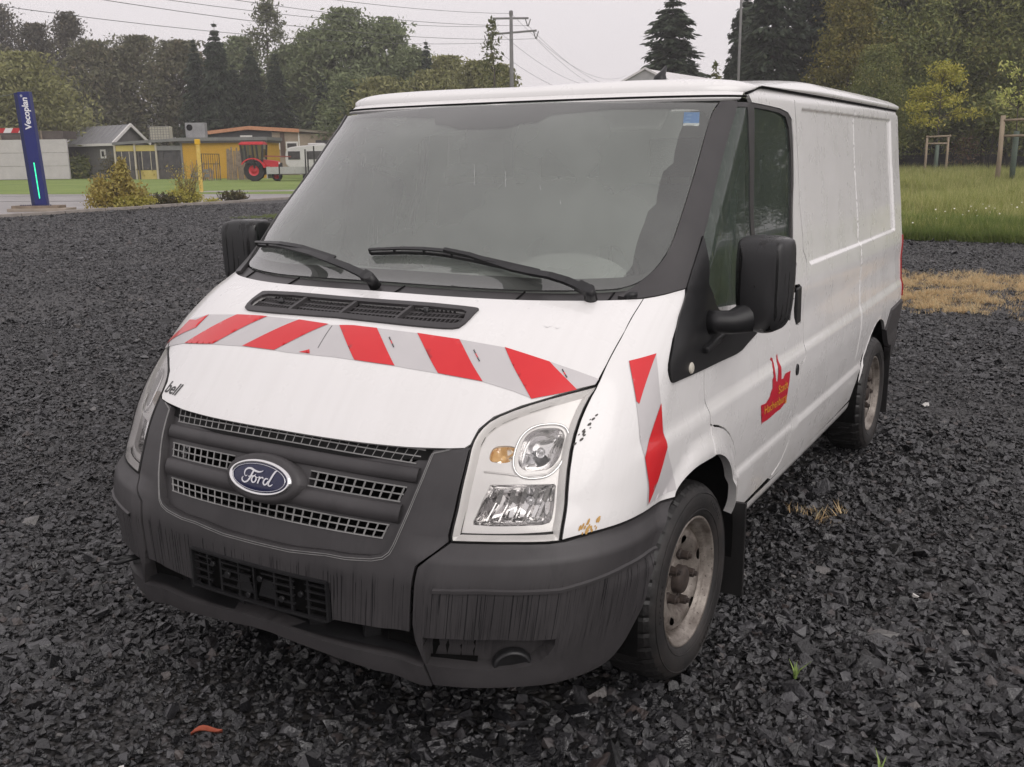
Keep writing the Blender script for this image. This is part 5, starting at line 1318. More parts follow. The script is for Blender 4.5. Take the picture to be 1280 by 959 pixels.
for n,r0,r1,sc in ((26000,1.2,3.6,.036),(54000,3.4,6.6,.031),(95000,6.4,11.5,.030),(90000,11.2,20,.036),(120000,19.5,38,.055)):
    x,y,r=fan(n,r0,r1);s=sc*np.exp(RNG.normal(0,.42,n))
    keep=~((abs(x)<.75)&(y>-.4)&(y<3.4)&(RNG.random(n)<.7))&((y<17.7+.25*np.sin(x*1.3))|(x<-19))&(x>-26.2)
    x,y,r,s=x[keep],y[keep],r[keep],s[keep];n=len(x)
    fine=np.clip(np.sin(x*1.9+1.1*np.sin(y*1.3))*np.sin(y*1.6+.6)+.2,0,1);s=s*(1-.35*fine)
    z=RNG.uniform(-.002,.012,n)
    PT.append(np.stack([x,y,z],1));RT.append(np.stack([RNG.normal(0,.46,n),RNG.normal(0,.46,n),RNG.uniform(0,6.28,n)],1));SL.append(np.stack([s,s,s*RNG.uniform(.7,1.3,n)],1))
scatter('gravel_stones',np.concatenate(PT),np.concatenate(RT),np.concatenate(SL),[stone_mesh(i) for i in range(14)],M['stone'])
# pale chips scattered among the black stones
chip=vmat('pale_chip',(.45,.44,.42),(.65,.63,.60),10)
for i,(x,y,s) in enumerate(((1.52,.95,.030),(2.15,1.6,.022),(2.45,.2,.028),(1.62,-.55,.035),(.20,-1.14,.030),(-.23,-1.3,.022),(-2.0,.6,.03),(-1.95,.4,.045),(1.1,4.1,.05),(2.6,1.35,.03),(.9,-.9,.02),(-3.1,2.1,.03))):
    o=link('pale_stone',stone_mesh(50+i%4),chip,loc=(x,y,.018));o.scale=(s,s,s*1.2);o.rotation_euler=(.2,.3,i*1.3)
    tag(o,'small pale stone chip lying on the black gravel','stone chip','pale chips among the gravel')
# curled leaf
lf=MB();P=[[(.045*(u-.5)*2,.016*w*math.sin(math.pi*min(max(u,.02),.98)),.02+.012*abs(w)+.01*math.sin(u*5)) for w in(-1,0,1)] for u in np.linspace(0,1,8)]
lf.v=[(x_*.50,y_*.55,z_*.8) for x_,y_,z_ in lf.v];lf.grid(P);o=lf.build('fallen_leaf',vmat('orange_leaf',(.26,.05,.03),(.36,.10,.05),30),loc=(-.14,-1.07,.008));o.rotation_euler=(0,0,.9);tag(o,'curled orange leaf lying on the gravel in front of the bumper','leaf')
# ---------------- leaves and grass ----------------
def blades(seed,n,h,spread,w,lean=.35):
    r=random.Random(seed);mb=MB()
    for k in range(n):
        a=r.uniform(0,6.28);d=r.uniform(0,spread);x0,y0=d*math.cos(a),d*math.sin(a);b=r.uniform(0,6.28);L=h*r.uniform(.5,1.1);ln=r.uniform(.05,lean)*L
        px,py=math.cos(b+1.57)*w,math.sin(b+1.57)*w;pts=[]
        for t in(0,.5,1): pts.append((x0+math.cos(b)*ln*t*t,y0+math.sin(b)*ln*t*t,L*t))
        V=[(pts[0][0]-px,pts[0][1]-py,0),(pts[0][0]+px,pts[0][1]+py,0),(pts[1][0]+px*.7,pts[1][1]+py*.7,pts[1][2]),(pts[1][0]-px*.7,pts[1][1]-py*.7,pts[1][2]),pts[2]]
        mb.add(V,[(0,1,2,3),(3,2,4)])
    return mb.mesh('tuft')
def leafmat(name,c1,c2,c3=None,rough=.6,trans=.25,clump=0):
    m,q=nmat(name);g=q.n('ShaderNodeNewGeometry');oi=q.n('ShaderNodeObjectInfo')
    st=[(0,c1),(.6,c2)]+([(1,c3)] if c3 else [(1,c2)])
    f=q.math('FRACT',q.math('ADD',g.outputs['Random Per Island'],oi.outputs['Random']))
    if clump: f=q.math('ADD',q.math('MULTIPLY',g.outputs['Random Per Island'],.45),q.math('SUBTRACT',q.math('MULTIPLY',q.noise(q.coord(),clump,3,.6),1.5),.45),clamp=True)
    c=q.ramp(f,st);q.set(col=c,rough=rough,spec=.25)
    tl=q.n('ShaderNodeBsdfTranslucent');q.l(c,tl.inputs[0]);mxs=q.n('ShaderNodeMixShader');mxs.inputs[0].default_value=trans
    q.l(q.b.outputs[0],mxs.inputs[1]);q.l(tl.outputs[0],mxs.inputs[2]);q.l(mxs.outputs[0],q.o.inputs[0]);return m
gm=leafmat('meadow_grass',(.22,.26,.070),(.38,.40,.14),(.56,.51,.25),trans=.45)
x=[];y=[]
n=26000;yy=17.7+(72-17.7)*RNG.random(n)**1.25;w0=-2.2-(yy-17.5)*.28;w1=3.5+(yy-17.5)*.16;xx=w0+(w1-w0)*RNG.random(n)
hs_=np.where(yy<21,.62,.85)*RNG.uniform(.55,1.25,n)
hs_*=.8+.35*np.sin(xx*1.1+yy*.7)*np.sin(yy*.9)
scatter('meadow_grass',np.stack([xx,yy,np.full(n,.01)],1),np.stack([RNG.normal(0,.1,n),RNG.normal(0,.1,n),RNG.uniform(0,6.28,n)],1),hs_*np.where(yy>35,1.25,1.),[blades(i,22,.62,.28,.010,.7) for i in range(6)],gm)
# lush darker front edge of the meadow
n=3800;xx=RNG.uniform(-2.2,3.6,n);yy=17.35+RNG.random(n)**1.5*1.6;gm2=leafmat('rank_grass',(.10,.15,.035),(.20,.27,.07),(.32,.34,.12),trans=.4)
scatter('verge_grass',np.stack([xx,yy,np.full(n,.01)],1),np.stack([RNG.normal(0,.2,n),RNG.normal(0,.2,n),RNG.uniform(0,6.28,n)],1),RNG.uniform(.5,1.1,n)*(.6+.5*np.clip((yy-17.3),0,1)),[blades(20+i,22,.42,.16,.006,.9) for i in range(4)],gm2)
# white daisies
fl=MB();r=random.Random(9)
for k in range(34):
    t=r.random();x0=-1.2+2.6*r.random()+r.gauss(0,.3);y0=20.2+r.gauss(0,1.2);z0=r.uniform(.25,.60);s=r.uniform(.010,.020);b=r.uniform(0,1)
    fl.add([(x0+s*math.cos(b+i*1.047),y0+s*.4*math.sin(b+i*1.047)*1,z0+s*.7*math.sin(b+i*1.047)) for i in range(6)],[tuple(range(6))]);pass
o=fl.build('meadow_flowers',mat('daisy_white',(.75,.74,.62),.7));o['kind']='stuff'
# straw-coloured dry grass on the gravel
sm=leafmat('dry_straw',(.50,.34,.18),(.68,.51,.29),(.58,.52,.32))
PX_=[]
for (x0,y0,sx,sy,n) in ((.20,9.45,.95,.60,2100),(.60,8.6,.45,.40,300),(1.3,11.0,1.5,1.0,2400),(.0,10.8,.7,.5,420),(2.7,10.4,1.2,.9,1000),(1.9,9.2,.7,.30,260),(-.1,7.5,.22,.25,130),(2.0,8.2,.5,.2,150),(1.0,1.7,.16,.16,6)):
    k=np.stack([x0+RNG.normal(0,sx*.5,n),y0+RNG.normal(0,sy*.5,n)],1)
    f_=np.sin(k[:,0]*7+2*np.sin(k[:,1]*5))*np.sin(k[:,1]*11+1.5*np.sin(k[:,0]*6))+.55*RNG.random(n)
    PX_.append(k[f_>.28] if n>40 else k)
PX_=np.concatenate(PX_);n=len(PX_)
scatter('dry_grass',np.column_stack([PX_,np.full(n,.006)]),np.stack([RNG.normal(0,.3,n),RNG.normal(0,.3,n),RNG.uniform(0,6.28,n)],1),RNG.uniform(.5,1.1,n),[blades(40+i,20,.07,.07,.0022,1.4) for i in range(4)],sm)
# one small green weed and a seedling
for (x0,y0,lb,k) in ((1.28,.12,'tiny green weed sprouting from the black gravel in front of the wheel',60),(1.62,-.28,'tiny pale seedling sprouting from the gravel at lower right',61)):
    o=link('weed',blades(k,9,.05,.008,.004,1.3),leafmat('weed_green_%d'%k,(.20,.30,.08),(.32,.42,.14)),loc=(x0,y0,.01));tag(o,lb,'weed')
def rnd_quad(r,c,s,asp=1.6,down=0):
    n=Vector((r.gauss(0,1),r.gauss(0,1),r.gauss(0,1)+down)).normalized();a=n.orthogonal().normalized();b=n.cross(a);t=r.uniform(0,6.28);a,b=a*math.cos(t)+b*math.sin(t),b*math.cos(t)-a*math.sin(t)
    c=Vector(c);return [tuple(c-a*s*.5*asp),tuple(c-b*s*.32),tuple(c+a*s*.5*asp),tuple(c+b*s*.32)]
def crown_broad(seed,h,w,base=.12,leaf=.22,n=5200,dens=1.,top=.5,ragged=.18,cone=False):
    r=random.Random(seed);mb=MB();cl=[];z0=h*base
    for k in range(int(120*dens)):
        u=r.random()**.8;zz=z0+(h-z0)*u;prof=(1-u)**.6 if cone else math.sin(math.pi*min(1,(u*.92+.08))**.75)**.6
        a=r.uniform(0,6.28);d=(w/2)*prof*(.35+.65*r.random()**.5)*(1-.1);cl.append((d*math.cos(a),d*math.sin(a),zz,w*r.uniform(.06,.13)*(1.25-.5*u)))
    for k in range(n):
        c=cl[r.randrange(len(cl))];g=lambda s:r.gauss(0,s)
        p=(c[0]+g(c[3]),c[1]+g(c[3]),min(h*1.02,max(z0*.6,c[2]+g(c[3]*.75))));mb.add(rnd_quad(r,p,leaf*r.uniform(.6,1.4)),[(0,1,2,3)])
    return mb,cl
def crown_spruce(seed,h,w,n=4600,leaf=.34,base=.06,droop=.35):
    r=random.Random(seed);mb=MB();lv=int(22+h*1.1);per=n/lv
    for i in range(lv):
        u=(i+r.random()*.7)/lv;z=h*(base+(1-base)*u);R=(w/2)*1.22*(1-u)**.70*r.uniform(.72,1.15)+.03
        nb=max(3,int(9*(1-u)+3));a0=r.uniform(0,6.28)
        for b in range(nb):
            a=a0+6.283*b/nb+r.gauss(0,.15);Rb=R*r.uniform(.6,1.1);q_=max(3,int(per/nb))
            for k in range(q_):
                t=(k+r.random())/q_;d=Rb*(.08+.92*t);zz=z-droop*Rb*t*t*.8+.10*Rb*max(0,t-.7);sp=.10*Rb*(1-t)+.10
                c=Vector((math.cos(a)*d+r.gauss(0,sp),math.sin(a)*d+r.gauss(0,sp),zz-r.random()*.22))
                tp=.35+.65*min(1,(1-u)*6);c.x*=tp**.5;c.y*=tp**.5;s=leaf*r.uniform(.6,1.3)*tp;dr=Vector((math.cos(a)*.6+r.gauss(0,.35),math.sin(a)*.6+r.gauss(0,.35),-.55+r.gauss(0,.2))).normalized();sd=dr.cross(Vector((r.gauss(0,1),r.gauss(0,1),r.gauss(0,1)))).normalized()
                mb.add([tuple(c),tuple(c+dr*s*.5+sd*s*.17),tuple(c+dr*s),tuple(c+dr*s*.5-sd*s*.17)],[(0,1,2,3)])
    mb.tube([(0,0,h*.90),(0,0,h*1.01)],[.04,.01],4);return mb
LM=dict(
 larch=leafmat('larch_needles',(.060,.062,.046),(.105,.10,.072),(.15,.13,.09)),
 brown=leafmat('brownish_leaves',(.080,.085,.052),(.145,.145,.085),(.21,.17,.11),clump=.6),
 olive=leafmat('olive_leaves',(.14,.15,.06),(.24,.24,.10),(.33,.31,.15),clump=.9),
 olive2=leafmat('dull_green_leaves',(.085,.108,.038),(.20,.225,.075),(.38,.33,.11),clump=.8),
 green=leafmat('mid_green_leaves',(.11,.14,.07),(.185,.22,.11),(.25,.275,.15),clump=.7),
 birch=leafmat('birch_leaves',(.085,.100,.05),(.13,.145,.075),(.17,.17,.10)),
 spruce=leafmat('spruce_needles',(.030,.044,.030),(.055,.075,.046),(.085,.105,.064)),
 yellow=leafmat('yellowing_leaves',(.08,.085,.025),(.19,.175,.045),(.33,.26,.07),clump=1.2),
 sapling=leafmat('sapling_leaves',(.06,.075,.025),(.11,.12,.04),(.17,.16,.07)))
BARK=vmat('tree_bark',(.05,.042,.035),(.10,.085,.070),8,.9,.5,30)
LBL=dict(larch=('larch_tree','thin topped dark brown larch in the far wood on the left'),brown=('broadleaf_tree','brownish autumn tree in the far wood behind the grey shed'),
 olive=('broadleaf_tree','olive green leafy tree'),olive2=('broadleaf_tree','tall dull green and brown leafy tree behind the meadow'),green=('broadleaf_tree','pale green poplar like tree in the far wood left of the power pole'),
 birch=('birch_tree','slim birch standing above the far spruces'),spruce=('spruce_tree','dark pointed spruce in the far wood on the left'),narrow=('cypress_tree','dark narrow column tree between the pale green trees'),
 yellow=('broadleaf_tree','yellowing leafy tree rising behind the van roof, in front of the tall spruce'),sapling=('young_tree','spindly young tree beside the power pole'),twig=('young_tree','small leafy tree top just above the van roof'))
GRP=dict(larch='larches of the far wood',brown='brownish trees of the far wood',olive2='tall leafy trees behind the meadow',green='pale green trees of the far wood')
def limbs(mb,r,h,w,cl,base,tr):
    mb.tube([(0,0,-.1),(r.gauss(0,.05),r.gauss(0,.05),h*.35),(r.gauss(0,.15),r.gauss(0,.15),h*.7),(r.gauss(0,.2),0,h*.93)],[tr,tr*.8,tr*.4,tr*.1],7)
    for k in range(12):
        c=cl[r.randrange(len(cl))];z=max(h*.12,c[2]-math.hypot(c[0],c[1])*.8);mb.tube([(0,0,z),(c[0]*.5,c[1]*.5,(z+c[2])/2+.1),(c[0],c[1],c[2])],[tr*.35,tr*.2,tr*.06],5)
cache={}
def tree(x,y,h,w,k,i):
    r=random.Random(100+i);key=(k,i%3) if k in('larch','brown','olive2','green','spruce') else (k,i)
    cm=LM['spruce'] if k=='narrow' else LM['sapling'] if k=='twig' else LM[k]
    if key in cache: mc,mt,h0,w0=cache[key]
    else:
        h0,w0=h,w;near=k in('olive2','yellow')
        if k=='spruce': mb=crown_spruce(i,h,w,40000 if h>14 else 16000,.36 if h>14 else .38);mt=MB().tube([(0,0,-.1),(0,0,h*.5),(0,0,h*.95)],[h*.014,h*.009,.02],7)
        elif k=='larch': mb,_c=crown_broad(i,h,w*1.15,.08,.26,12000,1.2,cone=True);mt=MB().tube([(0,0,-.1),(0,0,h*.5),(0,0,h*1.0)],[h*.013,h*.008,.02],7)
        elif k=='narrow': mb=crown_spruce(i,h,w,7000,.36);mt=MB().tube([(0,0,-.1),(0,0,h*.9)],[.12,.03],6)
        else:
            n=dict(brown=16000,olive=15000,olive2=42000,green=15000,birch=4200,yellow=22000,sapling=620,twig=260)[k]
            lf_=dict(brown=.30,olive=.27,olive2=.165,green=.29,birch=.26,yellow=.145,sapling=.20,twig=.16)[k]
            mb,cl=crown_broad(i,h,w,dict(birch=.3,sapling=.35,twig=.6,olive2=.16,yellow=.1).get(k,.05),lf_,n,1.6 if k in('olive2',) else 1.0);mt=MB();limbs(mt,r,h,w,cl,.1,max(.05,h*.012))
            pass
        mc=mb.mesh('crown');mt=mt.mesh('trunk');cache[key]=(mc,mt,h0,w0)
    nm,lb=LBL[k];rt=empty(nm,(x,y,0),lb,'tree',GRP.get(k),rz=r.uniform(0,6.28))
    if len(mc.materials)==0: mc.materials.append(cm);mt.materials.append(BARK)
    rt.scale=(w/w0,w/w0,h/h0)
    c=bpy.data.objects.new('crown',mc);COL.objects.link(c);c.parent=rt
    t=bpy.data.objects.new('trunk',mt);COL.objects.link(t);t.parent=rt
    return rt
TLAB={0:'dark brown larch at the left end of the far wood',1:'dark brown larch above the round olive green tree',2:'brown larch with a double top right of the round olive tree',
4:'brownish tree rising above the roof of the grey shed',5:'brownish tree rising above the caged tank',6:'brownish tree above the ventilation box, left of the pointed spruces',7:'brownish tree behind the white wall at the left',8:'brownish tree behind the crown of the round olive tree',
10:'large round olive green tree behind the blue column and the white wall',11:'olive green tree cut off by the left edge of the picture',
12:'narrow dark spruce, first of the pointed ones above the orange fascia',13:'tallest pointed spruce above the orange fascia',14:'pointed dark spruce just left of the slim birch',15:'dark spruce standing right of the slim birch',16:'short dark spruce between the tallest spruce and the birch',17:'short dark spruce beside the windscreen top corner',
19:'pale green tree behind the slim birch',20:'pale green tree right of the slim birch',21:'pale green tree at the left shoulder of the big poplar group',22:'tallest pale green tree of the poplar group left of the power pole',23:'pale green tree at the right shoulder of the big poplar group',24:'pale green tree next to the narrow cypress',29:'low pale green tree below the tallest one of the poplar group',
25:'olive green tree just right of the narrow cypress',27:'olive green tree left of the power pole foot, above the windscreen',28:'low olive green tree above the left half of the windscreen',30:'olive green tree below the narrow cypress',32:'low olive green tree touching the power pole',
33:'lone dark spruce standing free against the sky behind the van roof',35:'tall dark spruce right of the slim grey pole',36:'tall dark spruce left of the yellowing tree',37:'shorter dark spruce at the slim grey pole',38:'dark spruce glimpsed behind the tall leafy trees above the van tail',40:'dark spruce glimpsed between the leafy trees over the meadow',39:'dark spruce at the upper right corner behind the leafy trees',
42:'tall green brown tree right of the yellowing tree, above the van tail',43:'tall green brown tree directly behind the yellow green staked tree',44:'tall green brown tree between the two staked trees',45:'tall green brown tree behind the pale staked tree at the right edge',48:'leafy tree low over the rear corner of the van roof'}
for i,(x,y,h,w,k) in enumerate(TREES):
    t=tree(x,y,h,w,k,i)
    t['label']=TLAB.get(i,t['label'])
    if k=='spruce' and i not in TLAB: t['label']='dark spruce standing beyond the right edge of the picture'
    if k=='olive2' and i not in TLAB: t['label']='tall leafy tree standing beyond the right edge of the picture'
    if i>=59: t['label']='leafy tree of the far wood beyond the left edge of the picture'
    if k=='spruce': t['group']='spruces of the far wood' if x<-30 else 'tall spruces on the right'
    if k=='olive' and i>20: t['group']='olive trees left of the power pole'
# low underwood closing the foot of the far wood
def bushmass(name,pts,m,leaf,label=None,cat='bush',n=900,group=None):
    r=random.Random(len(pts)*7+int(abs(pts[0][0])*3));mb=MB();w=MB()
    cx_=sum(p[0] for p in pts)/len(pts);cy_=sum(p[1] for p in pts)/len(pts)
    for (x,y,z,rx,rz) in pts:
        for k in range(n):
            d=Vector((r.gauss(0,1),r.gauss(0,1),r.gauss(0,1))).normalized()*(r.random()**.5)*r.choice((.9,1,1.35));mb.add(rnd_quad(r,(x-cx_+d.x*rx,y-cy_+d.y*rx,max(.02,z+d.z*rz)),leaf*r.uniform(.6,1.4)),[(0,1,2,3)])
        for k in range(6): w.tube([(x-cx_,y-cy_,0),(x-cx_+r.gauss(0,rx*.4),y-cy_+r.gauss(0,rx*.4),z+rz*r.uniform(.2,.9))],[.02,.006],4)
    rt=empty(name,(cx_,cy_,0),label,cat,group);mb.build('foliage',m,rt);o=w.build('stem',BARK,rt);o['kind']='stuff';return rt
# ======================= BACKGROUND THINGS =======================
RZ=math.radians(30.49)     # local x runs left to right as seen, local y runs away
def F(name,x,y,label,cat,group=None,rz=RZ): return empty(name,(x,y,0),label,cat,group,rz)
# ---- blue advertising column with a green light strip ----
py=F('advertising_column',-28.5,18.15,'tall dark blue advertising column with a green light strip on a timber plinth','sign column')
BL=vmat('deep_blue_panel',(.010,.016,.115),(.014,.022,.15),1,.35,.02);BD=vmat('blue_side_panel',(.012,.018,.07),(.016,.022,.08),1,.4,.02)
tl=Matrix.Rotation(math.radians(-2.6),4,'Y')
def T4(v): return tuple((tl@Vector(v)))
mb=MB();W0=.24;
def slab(x0,x1,y0,y1,z0,z1):
    return [T4((x,y,z)) for x in(x0,x1) for y in(y0,y1) for z in(z0,z1)]
FQ=[(0,1,3,2),(4,6,7,5),(0,4,5,1),(2,3,7,6),(0,2,6,4),(1,5,7,3)]
mb.add(slab(-.13,.25,-.12,.12,.16,3.82),FQ);bevel(mb.build('column_body',BL,py),.012,2)
mb=MB();mb.add(slab(-.245,-.131,-.11,.11,.16,3.80),FQ);mb.build('side_panel',BD,py)
mb=MB();mb.add(slab(.045,.075,-.128,-.119,.42,1.58),FQ);mb.build('light_strip',mat('green_light',(.05,.8,.4),.4,emit=(.03,1,.42),es=1.1),py)
me=textmesh('Vecoplan',.36,.12,0,.008,.95);n=len(me.vertices);c=np.empty(n*3);me.vertices.foreach_get('co',c);c=c.reshape(-1,3)
wd=c[:,0].max();k_=1.02/wd;P=np.array([T4((.165-cc[1]*k_*1.0,-.124,2.62+cc[0]*k_)) for cc in c]);me.vertices.foreach_set('co',P.ravel());me.update();link('lettering',me,mat('sign_white',.75,.5),py)
me=textmesh('®',.10,0,0,.001);c=np.empty(len(me.vertices)*3);me.vertices.foreach_get('co',c);c=c.reshape(-1,3);P=np.array([T4((.03-cc[1],-.124,3.66+cc[0])) for cc in c]);me.vertices.foreach_set('co',P.ravel());me.update();link('lettering',me,bpy.data.materials['sign_white'],py)
WD=vmat('weathered_timber',(.16,.125,.095),(.27,.215,.165),5,.85,.3,30,(1,1,1))
mb=MB();mb.b2(-.95,1.0,-.42,.40,.0,.10);bevel(mb.build('plinth',vmat('plinth_concrete',(.25,.21,.17),(.34,.29,.24),3,.85,.3,20),py),.01,1)
mb=MB();mb.b2(-.85,.70,-.30,.30,.10,.19);mb.build('plinth_board',WD,py)
mb=MB()
for k in range(14): mb.b2(-.55+k*.075,-.52+k*.075,-.28,-.24,.19,.225)
o=mb.build('anchor_bolt',BD,py);o['kind']='stuff'
# thin cable from the column top to the left
mb=MB();mb.tube([T4((-.12,0,3.80)),(-1.2,-.1,3.62),(-2.6,-.4,3.45)],.012,5);o=mb.build('stay_cable',vmat('cable_grey',(.12,.13,.11),(.16,.17,.14)),None,loc=(-28.5,18.15,0));o.rotation_euler=(0,0,RZ);tag(o,'thin stay cable running left from the top of the blue column','cable')
# barrier boom, red and white
bm_=F('barrier_boom',-30.7,18.9,'red and white striped barrier boom behind the blue column','barrier')
RD=vmat('boom_red',(.42,.03,.04),(.5,.05,.05));WT=vmat('boom_white',(.62,.60,.58),(.7,.68,.66))
for k in range(9):
    x0=-4.2+k*.52
    for j,(m_,a) in enumerate(((RD,0),(WT,.26))):
        q_=MB();x=x0+a;q_.add([(x,-.03,2.58),(x+.26,-.03,2.58),(x+.36,-.03,2.74),(x+.10,-.03,2.74),(x,.03,2.58),(x+.26,.03,2.58),(x+.36,.03,2.74),(x+.10,.03,2.74)],[(0,1,2,3),(7,6,5,4),(0,4,5,1),(2,6,7,3),(1,5,6,2),(0,3,7,4)]);q_.build('boom_stripe',m_,bm_)
mb=MB();mb.b2(-4.3,.6,-.02,.02,2.52,2.57);mb.b2(.45,.57,-.06,.06,0,2.75);mb.build('boom_beam',vmat('boom_frame',(.07,.065,.06),(.1,.09,.085)),bm_)
# ---- white wall on the left ----
wl=F('white_wall',-75.6,49.9,'low white panel wall beyond the lawn at the left edge','wall')
WP=vmat('white_wall_panel',(.42,.40,.40),(.50,.475,.475),1.5,.7,.05)
for r_ in range(3):
    for k in range(4):
        mb=MB();mb.b2(-10.0+k*3.35,-10+k*3.35+3.33,0,.2,.05+r_*1.08,.05+r_*1.08+1.06);mb.build('wall_panel',WP,wl)
mb=MB();mb.b2(-10,3.0,.4,3,3.3,3.95);mb.build('lean_to_roof',vmat('dark_brown_boards',(.06,.05,.045),(.10,.08,.07)),wl)
for k in range(7):
    mb=MB();mb.b2(-9+k*1.7,-8.9+k*1.7,.2,.3,3.2,3.95);mb.build('roof_post',WD,wl)
# ---- grey gabled shed ----
sh=empty('gabled_shed',(-68.51,52.83,0),'small grey gabled shed with white barge boards left of the yellow building','shed',rz=math.radians(166))
# local frame: corner at eave centre; u along the side wall (to the left), w along the gable (away)
A=Vector((-77.04,54.96,0))-Vector((-68.51,52.83,0));G_=Vector((-71.12,58.44,0))-Vector((-68.51,52.83,0))
GW=vmat('grey_shed_boards',(.105,.10,.098),(.14,.135,.13),4,.8,.2,20);RFm=vmat('grey_shed_roof',(.15,.15,.155),(.20,.20,.205),2,.45,.1);WB=vmat('white_board',(.62,.60,.58),(.7,.68,.66),4,.6,.05)
Ri=Matrix.Rotation(-math.radians(166),3,'Z');a_=Ri@A;g_=Ri@G_;a_.z=0;g_.z=0
def L3(s,t,z): return tuple(a_*s+g_*t+Vector((0,0,z)))
ze,zr=2.85,4.30
mb=MB();mb.add([L3(0,0,0),L3(1,0,0),L3(1,0,ze),L3(0,0,ze)],[(0,1,2,3)]);mb.build('side_wall',GW,sh)
mb=MB();mb.add([L3(0,0,0),L3(0,1,0),L3(0,1,ze),L3(0,.5,zr),L3(0,0,ze)],[(0,1,2,3,4)]);mb.build('gable_wall',GW,sh)
mb=MB();mb.add([L3(1,0,0),L3(1,1,0),L3(1,1,ze),L3(1,.5,zr),L3(1,0,ze),L3(0,1,0),L3(0,1,ze)],[(0,1,2,3,4),(1,5,6,2)]);mb.build('back_wall',GW,sh)
mb=MB();mb.add([L3(-.04,-.06,ze-.1),L3(1.04,-.06,ze-.1),L3(1.04,.5,zr+.06),L3(-.04,.5,zr+.06),L3(1.04,1.06,ze-.1),L3(-.04,1.06,ze-.1)]+[L3(-.04,-.06,ze-.02),L3(1.04,-.06,ze-.02),L3(1.04,.5,zr+.16),L3(-.04,.5,zr+.16),L3(1.04,1.06,ze-.02),L3(-.04,1.06,ze-.02)],[(0,1,2,3),(3,2,4,5),(6,9,8,7),(9,11,10,8),(0,6,7,1),(4,10,11,5)]);mb.build('roof',RFm,sh)
for k in range(1,9):
    s=k/9;mb=MB();mb.bar(L3(s,-.05,ze+.0),L3(s,.5,zr+.18),.06,.05);mb.build('roof_seam',RFm,sh)
for t0,z0,t1,z1 in((-.06,ze-.02,.5,zr+.12),(.5,zr+.12,1.06,ze-.02)):
    mb=MB();mb.bar(L3(-.045,t0,z0),L3(-.045,t1,z1),.10,.26);mb.build('barge_board',WB,sh)
mb=MB();mb.bar(L3(-.04,-.07,ze-.06),L3(1.04,-.07,ze-.06),.10,.20);mb.build('gutter_board',WB,sh)
mb=MB();mb.bar(L3(1.045,-.06,ze-.05),L3(1.045,.5,zr+.12),.10,.2);mb.build('barge_board',WB,sh)
wn=MB();wn.bar(L3(.155,-.012,2.05),L3(.265,-.012,2.05),.06,.72);w_=wn.build('window',WB,sh);wn=MB();wn.bar(L3(.19,-.02,2.05),L3(.232,-.02,2.05),.06,.42);wn.build('pane',M['void'],w_)
# white tank beside the shed
mb=MB();mb.lathe([(.0001,2.55),(.5,2.5),(.62,2.3),(.64,1.2),(.64,0)],None,20);o=mb.build('round_tank',WP,loc=(-79.5,55.5,0));tag(o,'small round white tank at the left end of the grey shed','tank')
# hedge in front of the shed
hp=[];
for t in np.linspace(0,1,16): hp.append((-76.9+t*5.6,52.3+t*3.3,.9,.75,.95))
bushmass('hedge',hp,LM['olive2'],.22,'clipped dark green hedge in front of the grey shed','hedge',520)
# ---- yellow flat-roofed workshop ----
yb=F('flat_roofed_workshop',-62.07,54.24,'low yellow workshop with dark flat roof and glazed bays on its left','building')
OC=vmat('ochre_render',(.44,.25,.025),(.52,.30,.04),1.5,.8,.05);YL=vmat('faded_yellow_panel',(.42,.34,.10),(.50,.41,.14),2,.8,.05);FA=vmat('grey_fascia',(.14,.14,.14),(.19,.19,.185),2,.6,.05);DK=vmat('dark_roof_edge',(.06,.055,.05),(.09,.08,.075))
GL=vmat('murky_window',(.035,.035,.036),(.085,.08,.08),3,.15,.02);FRW=vmat('cream_frame',(.38,.34,.27),(.46,.42,.33))
mb=MB();mb.b2(.05,6.7,0,5,0,2.95);mb.build('wall',OC,yb)
mb=MB();mb.b2(-5.4,.0,.6,5,0,2.6);mb.build('wall',DK,yb)
mb=MB();mb.b2(-.1,6.95,-.35,5.2,2.96,3.22);mb.build('roof',FA,yb);mb=MB();mb.b2(-.1,6.9,-.28,5,2.80,2.955);mb.build('eaves_board',DK,yb)
mb=MB();mb.add([(-5.5,-.1,2.72),(-.1,-.35,2.96),(-.1,5,2.96),(-5.5,5,2.72),(-5.5,-.1,2.92),(-.1,-.35,3.20),(-.1,5,3.2),(-5.5,5,2.92)],FQ and [(0,1,5,4),(4,5,6,7),(0,4,7,3)]);mb.build('roof',FA,yb)
xs=[-5.35,-3.75,-2.05,.0]
for i in range(3):
    x0,x1=xs[i],xs[i+1]
    if i<2: mb=MB();mb.b2(x0+.07,x1-.07,.05,.15,2.22,2.68);mb.build('yellow_panel',YL,yb)
    else: mb=MB();mb.b2(x0+.07,x1-.0,-.05,.15,2.25,2.62);mb.build('shutter_box',FA,yb)
    mb=MB();mb.b2(x0+.10,x1-.1,.10,.16,.75 if i else .4,2.2);w_=mb.build('window',GL,yb)
    for xx in np.linspace(x0+.5,x1-.5,2):
        mb=MB();mb.b2(xx-.025,xx+.025,.06,.11,.75,2.2);mb.build('glazing_bar',FRW if i<2 else DK,w_)
    mb=MB();mb.b2(x0+.1,x1-.1,.05,.2,.0,.72);mb.build('window_apron',YL if i==1 else DK,yb)
for i,x0 in enumerate(xs): mb=MB();mb.b2(x0-.07,x0+.07,-.06,.10,0,2.8);mb.build('post',FRW if i<3 else FA,yb)
mb=MB();mb.b2(-3.5,-3.4,-.14,-.07,0,2.2);mb.build('downpipe',DK,yb)
